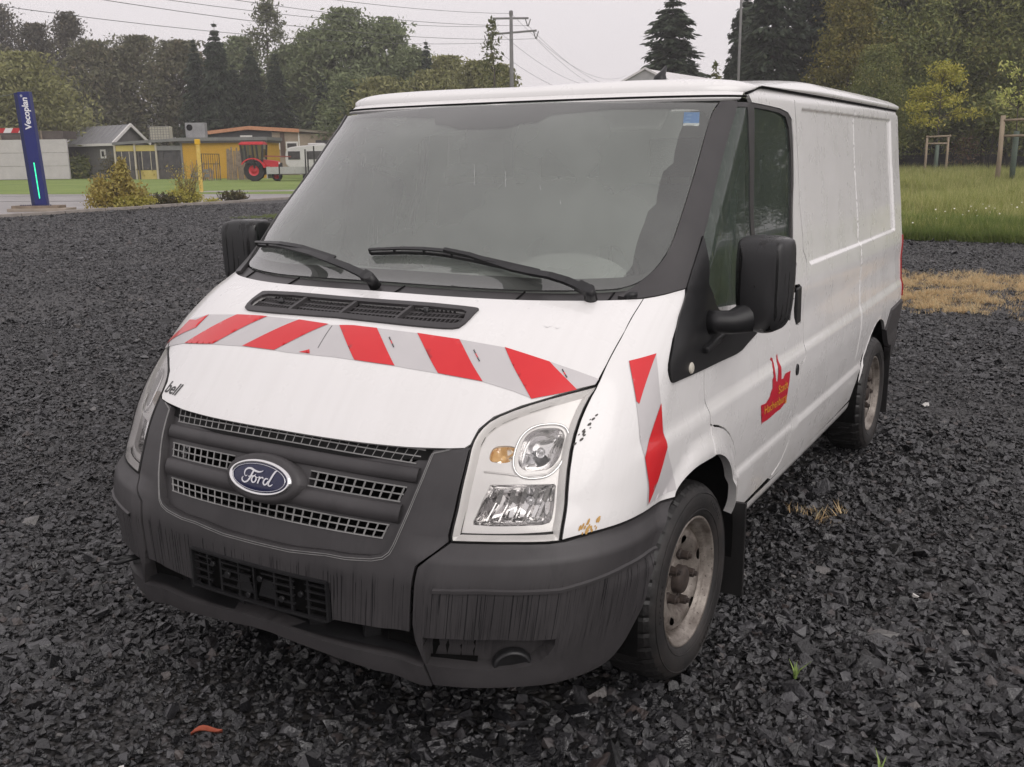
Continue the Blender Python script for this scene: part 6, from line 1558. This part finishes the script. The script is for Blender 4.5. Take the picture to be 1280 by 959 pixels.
# container tank in its cage on the roof
ib=F('caged_tank',-66.75,56.4,'white plastic tank in a wire cage standing on the flat roof','tank');ib.location.z=3.05
mb=MB();mb.b2(-.80,.80,-.5,.5,.08,1.18);bevel(mb.build('tank_body',vmat('yellowed_plastic',(.38,.36,.28),(.48,.46,.37),3,.6,.05),ib),.08,3)
mb=MB()
for k in range(8): x=-.82+k*.234;mb.bar((x,-.53,.05),(x,-.53,1.2),.03,.03)
for k in range(6): z=.1+k*.21;mb.bar((-.84,-.53,z),(.84,-.53,z),.03,.03)
o=mb.build('cage',vmat('cage_steel',(.16,.16,.15),(.22,.22,.21)),ib);o['kind']='stuff'
# ventilation box on the roof
vb=F('ventilation_box',-63.9,57.6,'grey metal ventilation box on the flat roof right of the caged tank','ventilation box');vb.location.z=3.2
mb=MB();mb.b2(-.78,.82,-.4,.4,0,1.28);bevel(mb.build('casing',vmat('galvanised_casing',(.20,.20,.20),(.30,.30,.30),2,.5,.1),vb),.03,1)
mb=MB();mb.lathe([(.0001,.01),(.2,.012),(.26,0)],Matrix.Translation((-.42,-.405,.9))@Matrix.Rotation(math.pi/2,4,'X'),16);mb.build('fan_opening',M['void'],vb)
# ---- second building with an orange fascia ----
ob=F('orange_edged_building',-66.22,66.09,'dark building with an orange fascia and white windows behind the tractor','building')
OR=vmat('orange_fascia',(.42,.19,.10),(.52,.26,.15),6,.7,.1);BG=vmat('beige_wall',(.26,.21,.16),(.33,.27,.21),2,.8,.05);BRN=vmat('brown_panel',(.07,.045,.035),(.10,.065,.05))
def wedge(x0,z0,x1,z1,t,y0,y1,m_,nm): mb=MB();mb.add([(x0,y0,z0-t),(x1,y0,z1-t),(x1,y0,z1),(x0,y0,z0),(x0,y1,z0-t),(x1,y1,z1-t),(x1,y1,z1),(x0,y1,z0)],[(0,1,2,3),(3,2,6,7),(0,4,5,1),(1,5,6,2),(0,3,7,4)]);return mb.build(nm,m_,ob)
wedge(-3.75,4.02,0,4.42,.30,-.4,6,OR,'fascia');wedge(0.004,4.42,4.6,4.12,.32,-.4,6,OR,'fascia');wedge(4.604,4.10,8.2,3.80,.22,-.4,6,vmat('felt_roof_edge',(.16,.14,.11),(.22,.19,.15)),'fascia')
mb=MB();mb.b2(-3.6,2.0,0,5,0,4.0);mb.build('wall',vmat('charcoal_wall',(.045,.045,.047),(.06,.06,.062)),ob)
mb=MB();mb.b2(2.003,4.5,0.002,5,0,3.85);mb.build('wall',BG,ob);mb=MB();mb.b2(4.503,8.0,0,5,0,3.7);mb.build('wall',BG,ob)
mb=MB();mb.b2(2.75,3.15,-.04,.05,1.6,3.8);mb.build('brown_panel',BRN,ob);mb=MB();mb.b2(4.42,4.52,-.05,.05,0,3.85);mb.build('white_post',WB,ob)
for x0,x1 in((2.1,2.7),(3.25,4.35)):
    mb=MB();mb.b2(x0,x1,-.05,.03,2.3,3.0);w_=mb.build('window',WB,ob);mb=MB();mb.b2(x0+.12,x1-.12,-.07,-.052,2.42,2.85);mb.build('pane',GL,w_)
mb=MB();mb.b2(6.0,7.4,-.05,.03,2.3,3.1);mb.build('window',GL,ob)
mb=MB();mb.b2(-.9,.2,-.06,.0,3.45,3.6);mb.build('white_strip',WB,ob)
mb=MB();mb.lathe([(.1,3.6),(.1,4.25),(.15,4.25),(.15,4.4),(.0001,4.4)],Matrix.Translation((7.0,1,0)),12);mb.build('flue',WB,ob)
# ---- yellow marker post ----
yp=empty('marker_post',(-36.98,32.92,0),'tall yellow timber post on the lawn edge, paint flaking','post',rz=RZ)
mb=MB();mb.b2(-.085,.085,-.08,.08,-.05,2.30);bevel(mb.build('post_shaft',vmat('flaking_yellow',(.55,.36,.07),(.66,.50,.16),6,.8,.2),yp),.02,1)
mb=MB();mb.b2(-.13,.11,-.10,.10,2.303,2.56);bevel(mb.build('post_cap',vmat('bright_yellow',(.62,.36,.015),(.70,.42,.03)),yp),.02,1)
# ---- leaning fence panels and gates ----
r=random.Random(11)
fpn=F('timber_stack',-54.2,51.8,'row of upright weathered timber boards leaning left of the tractor','timber')
for k in range(13):
    h=2.35+r.uniform(-.25,.15);mb=MB();mb.box((-.35+k*.13,.3+r.uniform(-.05,.05),h/2),(.115,.04,h),M=Matrix.Rotation(r.uniform(-.05,.05),3,'Y'));mb.build('board',WD,fpn)
gt=F('metal_gate',-55.5,50.9,'dark barred metal gate leaning by the ochre wall','gate')
GM=vmat('gate_black',(.02,.02,.02),(.04,.04,.04))
mb=MB()
for p,q_ in(((-.55,0,0),(-.55,0,1.95)),((.75,0,0),(.75,0,1.9)),((-.55,0,1.93),(.75,0,1.9)),((-.55,0,1.2),(.75,0,1.2))): mb.bar(p,q_,.07,.05)
mb.build('gate_frame',GM,gt)
for k in range(7): mb=MB();mb.bar((-.38+k*.165,0,.0),(-.38+k*.165,0,1.93),.025,.03);mb.build('gate_bar',GM,gt)
jk=F('scrap_pile',-55.6,50.3,'pile of scrap frames and bars below the metal gate','scrap')
for k in range(22):
    mb=MB();x0=r.uniform(-.9,1.3);mb.bar((x0,r.uniform(-.2,.2),0),(x0+r.uniform(-.25,.3),.1,r.uniform(.7,1.5)),.05,.05);mb.build('scrap_bar',WD,jk)
for k in range(6): mb=MB();mb.box((r.uniform(-.8,0.4),0,r.uniform(.2,1.0)),(.35,.2,.25),rz=r.random());mb.build('scrap_box',FA,jk)
# ---- red tractor ----
tr=F('tractor',-49.3,49.9,'red compact tractor with a closed cab parked by the lawn','tractor')
RE=vmat('tractor_red',(.50,.025,.035),(.58,.04,.05),2,.35,.02);TB=vmat('tractor_black',(.015,.015,.015),(.03,.03,.03));CG=glass_mat('cab_glass',(.22,.28,.24),.10,(.10,.12,.10),1.5)
def whl(cx_,R_,w_,hubR):
    M4=Matrix.Translation((cx_,-.45,R_))@Matrix.Rotation(math.pi/2,4,'X')
    rw=MB();n=48;P=[]
    for (rr_,hh_) in((hubR,.0),(R_*.93,.01),(R_,-.05),(R_,-w_),(R_*.9,-w_-.02)):
        P.append([tuple(M4@Vector(((rr_-(.03*R_ if (j%4<2 and rr_>=R_*.99) else 0))*math.cos(2*math.pi*j/n),(rr_-(.03*R_ if (j%4<2 and rr_>=R_*.99) else 0))*math.sin(2*math.pi*j/n),hh_))) for j in range(n+1)])
    rw.grid(P,False);w2=rw.build('wheel',TB,tr);MB().lathe([(.0001,.03),(hubR*.35,.03),(hubR*.4,-.05),(hubR*.85,-.08),(hubR,.0),(hubR*1.04,.0)],M4,24).build('wheel_rim',RE,w2)
whl(-.45,.74,.38,.36);whl(1.12,.36,.25,.2)
mb=MB();mb.prism([(-.15,1.02),(1.25,.90),(1.32,1.10),(1.25,1.36),(.55,1.46),(-.15,1.5)],-.28,.28,Matrix.Rotation(math.pi/2,4,'X'));bevel(mb.build('engine_cover',RE,tr),.05,2)
mb=MB();mb.b2(1.26,1.42,-.25,.25,.75,1.25);mb.build('front_grille',TB,tr);mb=MB();mb.b2(-.9,1.3,-.22,.22,.45,.95);mb.build('chassis',TB,tr)
mb=MB();mb.b2(-1.35,.35,-.62,.62,2.48,2.62);mb.b2(-1.25,.25,-.55,.55,2.60,2.70);bevel(mb.build('cab_roof',RE,tr),.04,2)
mb=MB()
for x0,z0,x1,z1 in((-1.15,1.2,-1.25,2.5),(-.35,.9,-.45,2.5),(.15,.8,.3,2.5)): 
    for yy in(-.6,.6): mb.bar((x0,yy,z0),(x1,yy,z1),.11,.11)
mb.build('cab_frame',TB,tr)
mb=MB();mb.add([(-1.1,-.58,1.3),(.2,-.58,1.0),(.28,-.58,2.48),(-1.2,-.58,2.48)],[(0,1,2,3)]);mb.add([(.22,-.58,1.4),(.22,.58,1.4),(.3,.58,2.48),(.3,-.58,2.48)],[(0,1,2,3)]);mb.build('cab_glass',CG,tr)
mb=MB();P=[[(-.45+.90*math.cos(t),yy,.76+.84*math.sin(t)) for t in np.radians(np.linspace(12,150,14))] for yy in(-.82,-.42)];P2=[[(-.45+.80*math.cos(t),yy,.76+.76*math.sin(t)) for t in np.radians(np.linspace(12,150,14))] for yy in(-.82,)]
mb.grid(P);mb.grid([P[0],P2[0]]);mb.build('mudguard',RE,tr)
mb=MB();mb.b2(-.7,-.35,-.3,.1,1.0,1.25);mb.b2(-.8,-.68,-.3,.1,1.1,1.8);mb.build('driver_seat',TB,tr)
for x0 in(.36,.62):
    mb=MB();mb.lathe([(.0001,.02),(.06,.015),(.07,0)],Matrix.Translation((1.30,-.26+x0*.0,1.22))@Matrix.Rotation(math.pi/2,4,'X'),12);mb.build('headlight',WB,tr);break
# loader arm rod
mb=MB();mb.bar((.4,-.5,1.72),(2.2,-.5,1.66),.10,.08);mb.build('loader_arm',vmat('dull_red',(.22,.06,.05),(.28,.08,.07)),tr)
# ---- flat trailer ----
fl_=F('flat_trailer',-48.75,50.1,'pale grey flatbed trailer with drop sides in front of the tractor','trailer')
TG=vmat('trailer_grey',(.34,.34,.33),(.42,.42,.41),2,.5,.05)
mb=MB();mb.b2(.05,3.9,-.95,.6,.46,.52);mb.build('bed',TB,fl_)
for k in range(2): mb=MB();mb.b2(.05+k*1.93,.05+k*1.93+1.90,-.99,-.95,.50,.98);mb.build('drop_side',TG,fl_)
mb=MB();mb.b2(.0,.05,-.97,.6,.2,1.0);mb.build('headboard',TG,fl_)
for x0 in(2.75,3.3):
    mb=MB();mb.lathe([(.0001,.02),(.12,.02),(.16,.0),(.28,.0),(.28,-.18)],Matrix.Translation((x0,-.9,.28))@Matrix.Rotation(math.pi/2,4,'X'),20);mb.build('wheel',TB,fl_);break
for k,(x0,h) in enumerate(((.62,1.15),(2.45,2.15),(2.62,1.95),(3.05,2.35))):
    o=MB().bar((0,0,0),(.03,0,h),.07,.07).build('stake_post',GM,None,loc=tuple(Vector((-48.3,50.1,0))+Matrix.Rotation(RZ,3,'Z')@Vector((x0,-1.3,0))));tag(o,'thin dark post standing before the pale grey trailer','post','dark posts before the trailer')
# ---- caravan ----
cv=F('caravan',-50.0,56.6,'white caravan with dark windows parked right of the tractor','caravan')
CW=vmat('caravan_white',(.50,.49,.48),(.57,.56,.55),2,.4,.03)
prof=smoothpoly(np.array([(-2.2,.5),(-2.25,2.1),(-1.8,2.42),(1.4,2.55),(2.3,2.45),(2.75,1.9),(2.9,1.0),(2.7,.5)]),2,keep=100).tolist()
mb=MB();mb.prism(prof,-1.0,1.0,Matrix.Rotation(math.pi/2,4,'X'));bevel(mb.build('body',CW,cv),.06,2)
for x0,x1 in((-2.0,-1.1),(-.6,.6),(1.2,2.3)): mb=MB();mb.b2(x0,x1,-1.03,-1.005,1.45,2.05);mb.build('window',GL,cv)
mb=MB();mb.b2(1.55,1.75,-1.05,-1.03,1.5,1.95);mb.build('white_frame',WB,cv)
mb=MB();mb.b2(-.6,.6,-.4,.4,2.50,2.64);bevel(mb.build('roof_hatch',CW,cv),.03,1)
mb=MB();mb.lathe([(.0001,.02),(.2,.02),(.30,.0),(.32,-.18)],Matrix.Translation((.3,-.95,.33))@Matrix.Rotation(math.pi/2,4,'X'),20);mb.build('wheel',TB,cv)
# ---- white tent roof ----
tn=empty('white_marquee',(-18.88,46.32,0),'white pitched marquee roof showing above the van roof','marquee')
TW=vmat('marquee_white',(.62,.60,.60),(.70,.68,.68),2,.5,.03);TGr=vmat('marquee_gable',(.34,.34,.34),(.42,.41,.41))
mb=MB();mb.add([(-1.5,0,5.15),(.0,0,5.84),(1.7,0,5.0),(-1.5,10.5,5.15),(.0,10.5,5.9),(1.7,10.5,5.0)],[(0,1,4,3),(1,2,5,4)]);mb.build('roof',TW,tn)
mb=MB();mb.add([(-1.5,0.02,5.13),(.0,0.02,5.80),(1.7,.02,4.98),(1.7,.02,0),(-1.5,.02,0)],[(0,1,2,3,4)]);mb.build('gable',TGr,tn)
mb=MB();mb.add([(1.68,0,0),(1.68,10.5,0),(1.68,10.5,5.0),(1.68,0,5.0)],[(0,1,2,3)]);mb.build('side_wall',TGr,tn)
mb=MB();mb.bar((-1.6,-.03,5.12),(0,-.03,5.86),.08,.10);mb.build('gable_trim',TW,tn);mb=MB();mb.bar((0,-.03,5.86),(1.8,-.03,4.97),.08,.10);mb.build('gable_trim',TW,tn)
# ---- power pole and wires ----
pp=F('power_pole',-39.26,67.67,'tall grey power pole with two crossarms against the sky','power pole')
PG=vmat('pole_grey',(.13,.13,.13),(.19,.185,.18),3,.8,.1)
mb=MB();mb.tube([(0,0,-.1),(0,0,12.2)],[.24,.13],10);mb.build('shaft',PG,pp)
for z,x0,x1,dz in((11.95,-1.45,1.36,.0),(10.75,-1.95,1.98,.28)):
    mb=MB();mb.bar((x0,0,z-.0),(x1,0,z+dz),.12,.14);am=mb.build('crossarm',PG,pp)
    for xx,zz in((x0+.05,z),(x1-.05,z+dz)):
        for s in(-.2,.2): mb=MB();mb.tube([(xx+s,0,zz-.05),(xx+s*.1,0,zz-.60)],.045,6);mb.build('insulator',PG,am)
mb=MB();mb.lathe([(.0001,12.55),(.14,12.5),(.16,12.3),(.14,12.15)],None,10);mb.build('pole_cap',PG,pp)
Pp=Vector((-39.26,67.67,0));Rz3=Matrix.Rotation(RZ,3,'Z')
WM=mat('wire_dark',(.10,.10,.105),.6);wk=0
for (x0,z0) in((-1.40,11.35),(1.31,11.4),(-1.9,10.15),(1.93,10.42),(0,12.3)):
    a=Pp+Rz3@Vector((x0,0,z0))
    for dr,L_,dz,sag,rad,side in((Vector((.06,-1,0)),72,-1.2,1.6,.014,'left'),(Vector((-.32,.95,0)),95,2.,2.2,.016,'right')):
        d=dr.normalized();P=[]
        for t in np.linspace(0,1,22): P.append(a+d*L_*t+Vector((0,0,dz*t-4*sag*t*(1-t)))+Rz3@Vector((0,0,0))*0)
        o=MB().tube([p-a for p in P],rad,4).build('power_line',WM,loc=tuple(a))
        tag(o,'thin wire running from the power pole to the %s across the sky'%side,'wire','wires running %s from the power pole'%side)
# ---- grey lamp post behind the van ----
o=MB().tube([(0,0,0),(0,0,12.5)],[.10,.075],8).build('lamp_post',PG,loc=(-18.02,58.74,0));tag(o,'slim grey pole rising in front of the tall spruce above the van roof','pole')
# ---- staked young trees in the meadow ----
SW_=vmat('stake_wood',(.24,.19,.14),(.36,.29,.21),5,.85,.3,30,(1,1,.2));TGN=vmat('green_tree_guard',(.07,.10,.08),(.11,.14,.11),20)
def staked(x,y,stk,h,topz,lab,crown,guard=True,cm=None,rz=RZ,tr=.05,rails=((.93,0),)):
    rt=empty('staked_tree',(x,y,0),lab,'young tree',rz=rz)
    for (sx,sy,hz,rad) in stk: MB().tube([(sx,sy,-.05),(sx+.01,sy,hz*.5),(sx,sy,hz)],[rad*1.05,rad,rad*.97],10).build('stake',SW_,rt)
    for (p,q_) in rails: MB().tube([p,q_],.05,8).build('rail',SW_,rt)
    MB().tube([(0,0,0),(.03,0,h*.4),(-.02,.02,topz*.7),(0,0,topz)],[tr,tr*.8,tr*.5,.01],8).build('trunk',BARK,rt)
    if guard: MB().tube([(0.0,0,0),(0.02,0,h*.80)],.12,8).build('tree_guard',TGN,rt)
    rr=random.Random(int(abs(x)*10));mb=MB();br=MB()
    for (bx,by,bz,bl,n,s,lf_) in crown:
        br.tube([(0,0,min(topz*.9,bz-.3)),(bx*.6,by*.6,bz-.05),(bx,by,bz)],[.02,.012,.005],5)
        for k in range(n): mb.add(rnd_quad(rr,(bx+rr.gauss(0,bl),by+rr.gauss(0,bl),bz+rr.gauss(0,bl*s)),lf_*rr.uniform(.7,1.3)),[(0,1,2,3)])
    mb.build('leaves',cm,rt);b=br.build('branch',BARK,rt);b['kind']='stuff';return rt
YG=leafmat('yellow_green_leaves',(.26,.26,.04),(.44,.42,.08),(.60,.52,.13),trans=.4);PGm=leafmat('pale_green_leaves',(.34,.38,.10),(.52,.55,.18),(.65,.62,.24),trans=.4)
rr=random.Random(4);cr=[]
for k in range(34):
    u=rr.random();z=3.0+3.4*u;w_=2.3*(1-u)**.6*(.5+.5*min(1,u*5));a=rr.uniform(0,6.28);cr.append((w_*math.cos(a)*.95,w_*math.sin(a)*.8,z,.30,95,.5,.13))
staked(-6.75,61.3,((-.62,0,2.45,.07),(.62,0,2.45,.07)),2.4,6.2,'young yellow green tree held by two stakes, nearer the van in the meadow',cr,True,YG,rails=(((-.7,-.05,2.38),(.75,-.05,2.42)),((-.62,0,2.0),(.62,0,2.0))))
cr=[]
for k in range(16):
    u=rr.random();cr.append((rr.uniform(-1.0,1.2),rr.uniform(-.5,.5),3.6+1.5*u,.16,26,.8,.12))
staked(-1.55,46.0,((-.62,.0,3.05,.10),(.45,-1.0,3.05,.11),(.95,.6,3.0,.10)),3.0,4.9,'young pale leaved tree held by thick round stakes at the right edge',cr,True,PGm,rails=(((-.68,0,2.85),(.60,-1.0,2.87)),((-.6,0,2.2),(.5,-1,2.2)),((-.6,.0,2.2),(.95,.6,2.2))))
# ---- dark timber fence and dark underwood behind the meadow ----
df=F('timber_fence',-10.5,79.5,'dark timber fence behind the meadow under the trees','fence')
DF=vmat('dark_fence_boards',(.022,.022,.024),(.04,.04,.042),4,.85,.2)
for s in range(9):
    for k in range(6): mb=MB();mb.b2(-6+s*2.52,-6+s*2.52+2.44,-.02,.02,.25+k*.42,.25+k*.42+.40);mb.build('board',DF,df)
for s in range(10): mb=MB();mb.b2(-6.07+s*2.52,-5.97+s*2.52,-.06,.06,0,2.85);mb.build('post',DF,df)
# far garden trees' dark trunks under the crowns
for i,(x,y,h) in enumerate(((-9.3,70.5,5.0),(-7.5,72,6),(-1.6,66,5),(-3.0,72,6),(-11.2,66,5))):
    pass
SHR=leafmat('reddish_shrub',(.12,.075,.05),(.20,.12,.08),(.16,.16,.06))
bushmass('bare_shrub',[(-6.2,69.5,1.4,1.0,1.3)],SHR,.12,'reddish thin shrub at the foot of the dark fence','shrub',420)
# low hanging branches and shrubs under the right-hand trees
bushmass('shrub',[(-12.2,70,2.6,2.0,1.6),(-10.5,69,3.2,1.6,1.2)],LM['olive2'],.2,'leafy bush behind the rear corner of the van','bush',900)
bushmass('shrub',[(-3.2,66.5,3.4,1.3,1.0),(-4.5,67,4.0,1.5,1.2)],LM['olive2'],.2,'hanging leafy bush between the two staked trees','bush',700)
# ---- planted strip behind the kerb ----
YB=leafmat('yellow_bush_leaves',(.30,.29,.06),(.52,.47,.11),(.66,.60,.20),trans=.45);OB=leafmat('rusty_bush_leaves',(.26,.20,.06),(.42,.34,.10),(.55,.49,.16),trans=.45);DG=leafmat('dark_bush_leaves',(.05,.055,.025),(.10,.09,.045),(.15,.11,.05))
r=random.Random(21);pts=[(-27.0,19.3+r.random()*.3,.35,.5,.35),(-27.0,20.0,.5,.6,.5),(-26.95,20.2,.95,.35,.45),(-26.95,20.25,1.3,.18,.35),(-27,20.7,.45,.5,.4),(-27.3,19.6,.7,.35,.4)]
bushmass('shrub',pts,OB,.085,'tall rusty yellow shrub with a pointed top behind the kerb','bush',1000)
bushmass('shrub',[(-26.7,19.9,.22,.35,.25),(-26.7,20.5,.25,.35,.25),(-26.7,21.0,.22,.3,.22)],YB,.07,'low bright yellow bush in front of the rusty shrub','bush',600)
bushmass('shrub',[(-26.8,21.6,.22,.4,.28),(-26.8,22.0,.2,.35,.22)],DG,.07,'low dark reddish bush in the middle of the planted strip','bush',600)
bushmass('shrub',[(-26.8,22.4,.3,.35,.3),(-26.8,22.8,.32,.35,.32),(-26.8,23.2,.25,.3,.25)],YB,.07,'low yellow green bush below the bare shrub','bush',600)
bushmass('shrub',[(-26.8,24.9,.2,.4,.25),(-26.8,25.4,.2,.35,.2)],DG,.08,'small dark green bush right of the yellow post','bush',420)
bushmass('shrub',[(-26.7,23.9,.10,.3,.12)],YB,.06,'flat yellow ground plant at the kerb','bush',260)
bsr=empty('bare_shrub',(-26.75,22.9,0),'thin leaning shrub with sparse leaves left of the yellow post','shrub');mb=MB();st=MB()
for k in range(16):
    a=r.uniform(-1.1,1.1);L_=r.uniform(.9,1.65);dx=math.sin(a)*L_*.55;P=[(0,0,0),(r.gauss(0,.1),dx*.4,L_*.5),(r.gauss(0,.2),dx,L_*.95)];st.tube(P,[.018,.012,.004],5)
    for j in range(60):
        t=r.uniform(.35,1);p=(r.gauss(0,.12)+P[2][0]*t,dx*t+r.gauss(0,.07),L_*.95*t+r.gauss(0,.07));mb.add(rnd_quad(r,p,.055*r.uniform(.7,1.3)),[(0,1,2,3)])
mb.build('leaves',OB,bsr);o=st.build('stem',BARK,bsr);o['kind']='stuff'
# green edge growing along the meadow side of the workshop
bushmass('shrub',[(-65.5,53.4,.6,.9,.7),(-64.2,54.0,.5,.8,.6)],OB,.15,'rusty bush in front of the yellow glazed bay','bush',420)
bushmass('shrub',[(-67.8,52.0,.9,1.0,1.0)],DG,.16,'dark climbing bush at the left bay of the workshop','bush',520)
# ---------------- air: faint haze ----------------
HZ=mat('haze_air',.5,.5);q=NT(HZ);q.t.nodes.remove(q.b);pv=q.n('ShaderNodeVolumePrincipled');pv.inputs['Color'].default_value=(.92,.90,.92,1);pv.inputs['Density'].default_value=.0011;pv.inputs['Anisotropy'].default_value=.2
q.l(pv.outputs[0],q.o.inputs['Volume'])
mb=MB();mb.b2(-330,215,-65,330,-1.0,36);o=mb.build('haze',HZ);o['kind']='stuff'
# small joined details too fine to pick apart
for o in bpy.data.objects:
    if o.name.split('.')[0] in('seam_backing','gutter','cowl_joint','scrape','grille_mesh','vent_grid','warning_stripe','permit_sticker','reflector_vane','tyre_lettering','bumper_edge_line','scratch'): o['kind']='stuff'
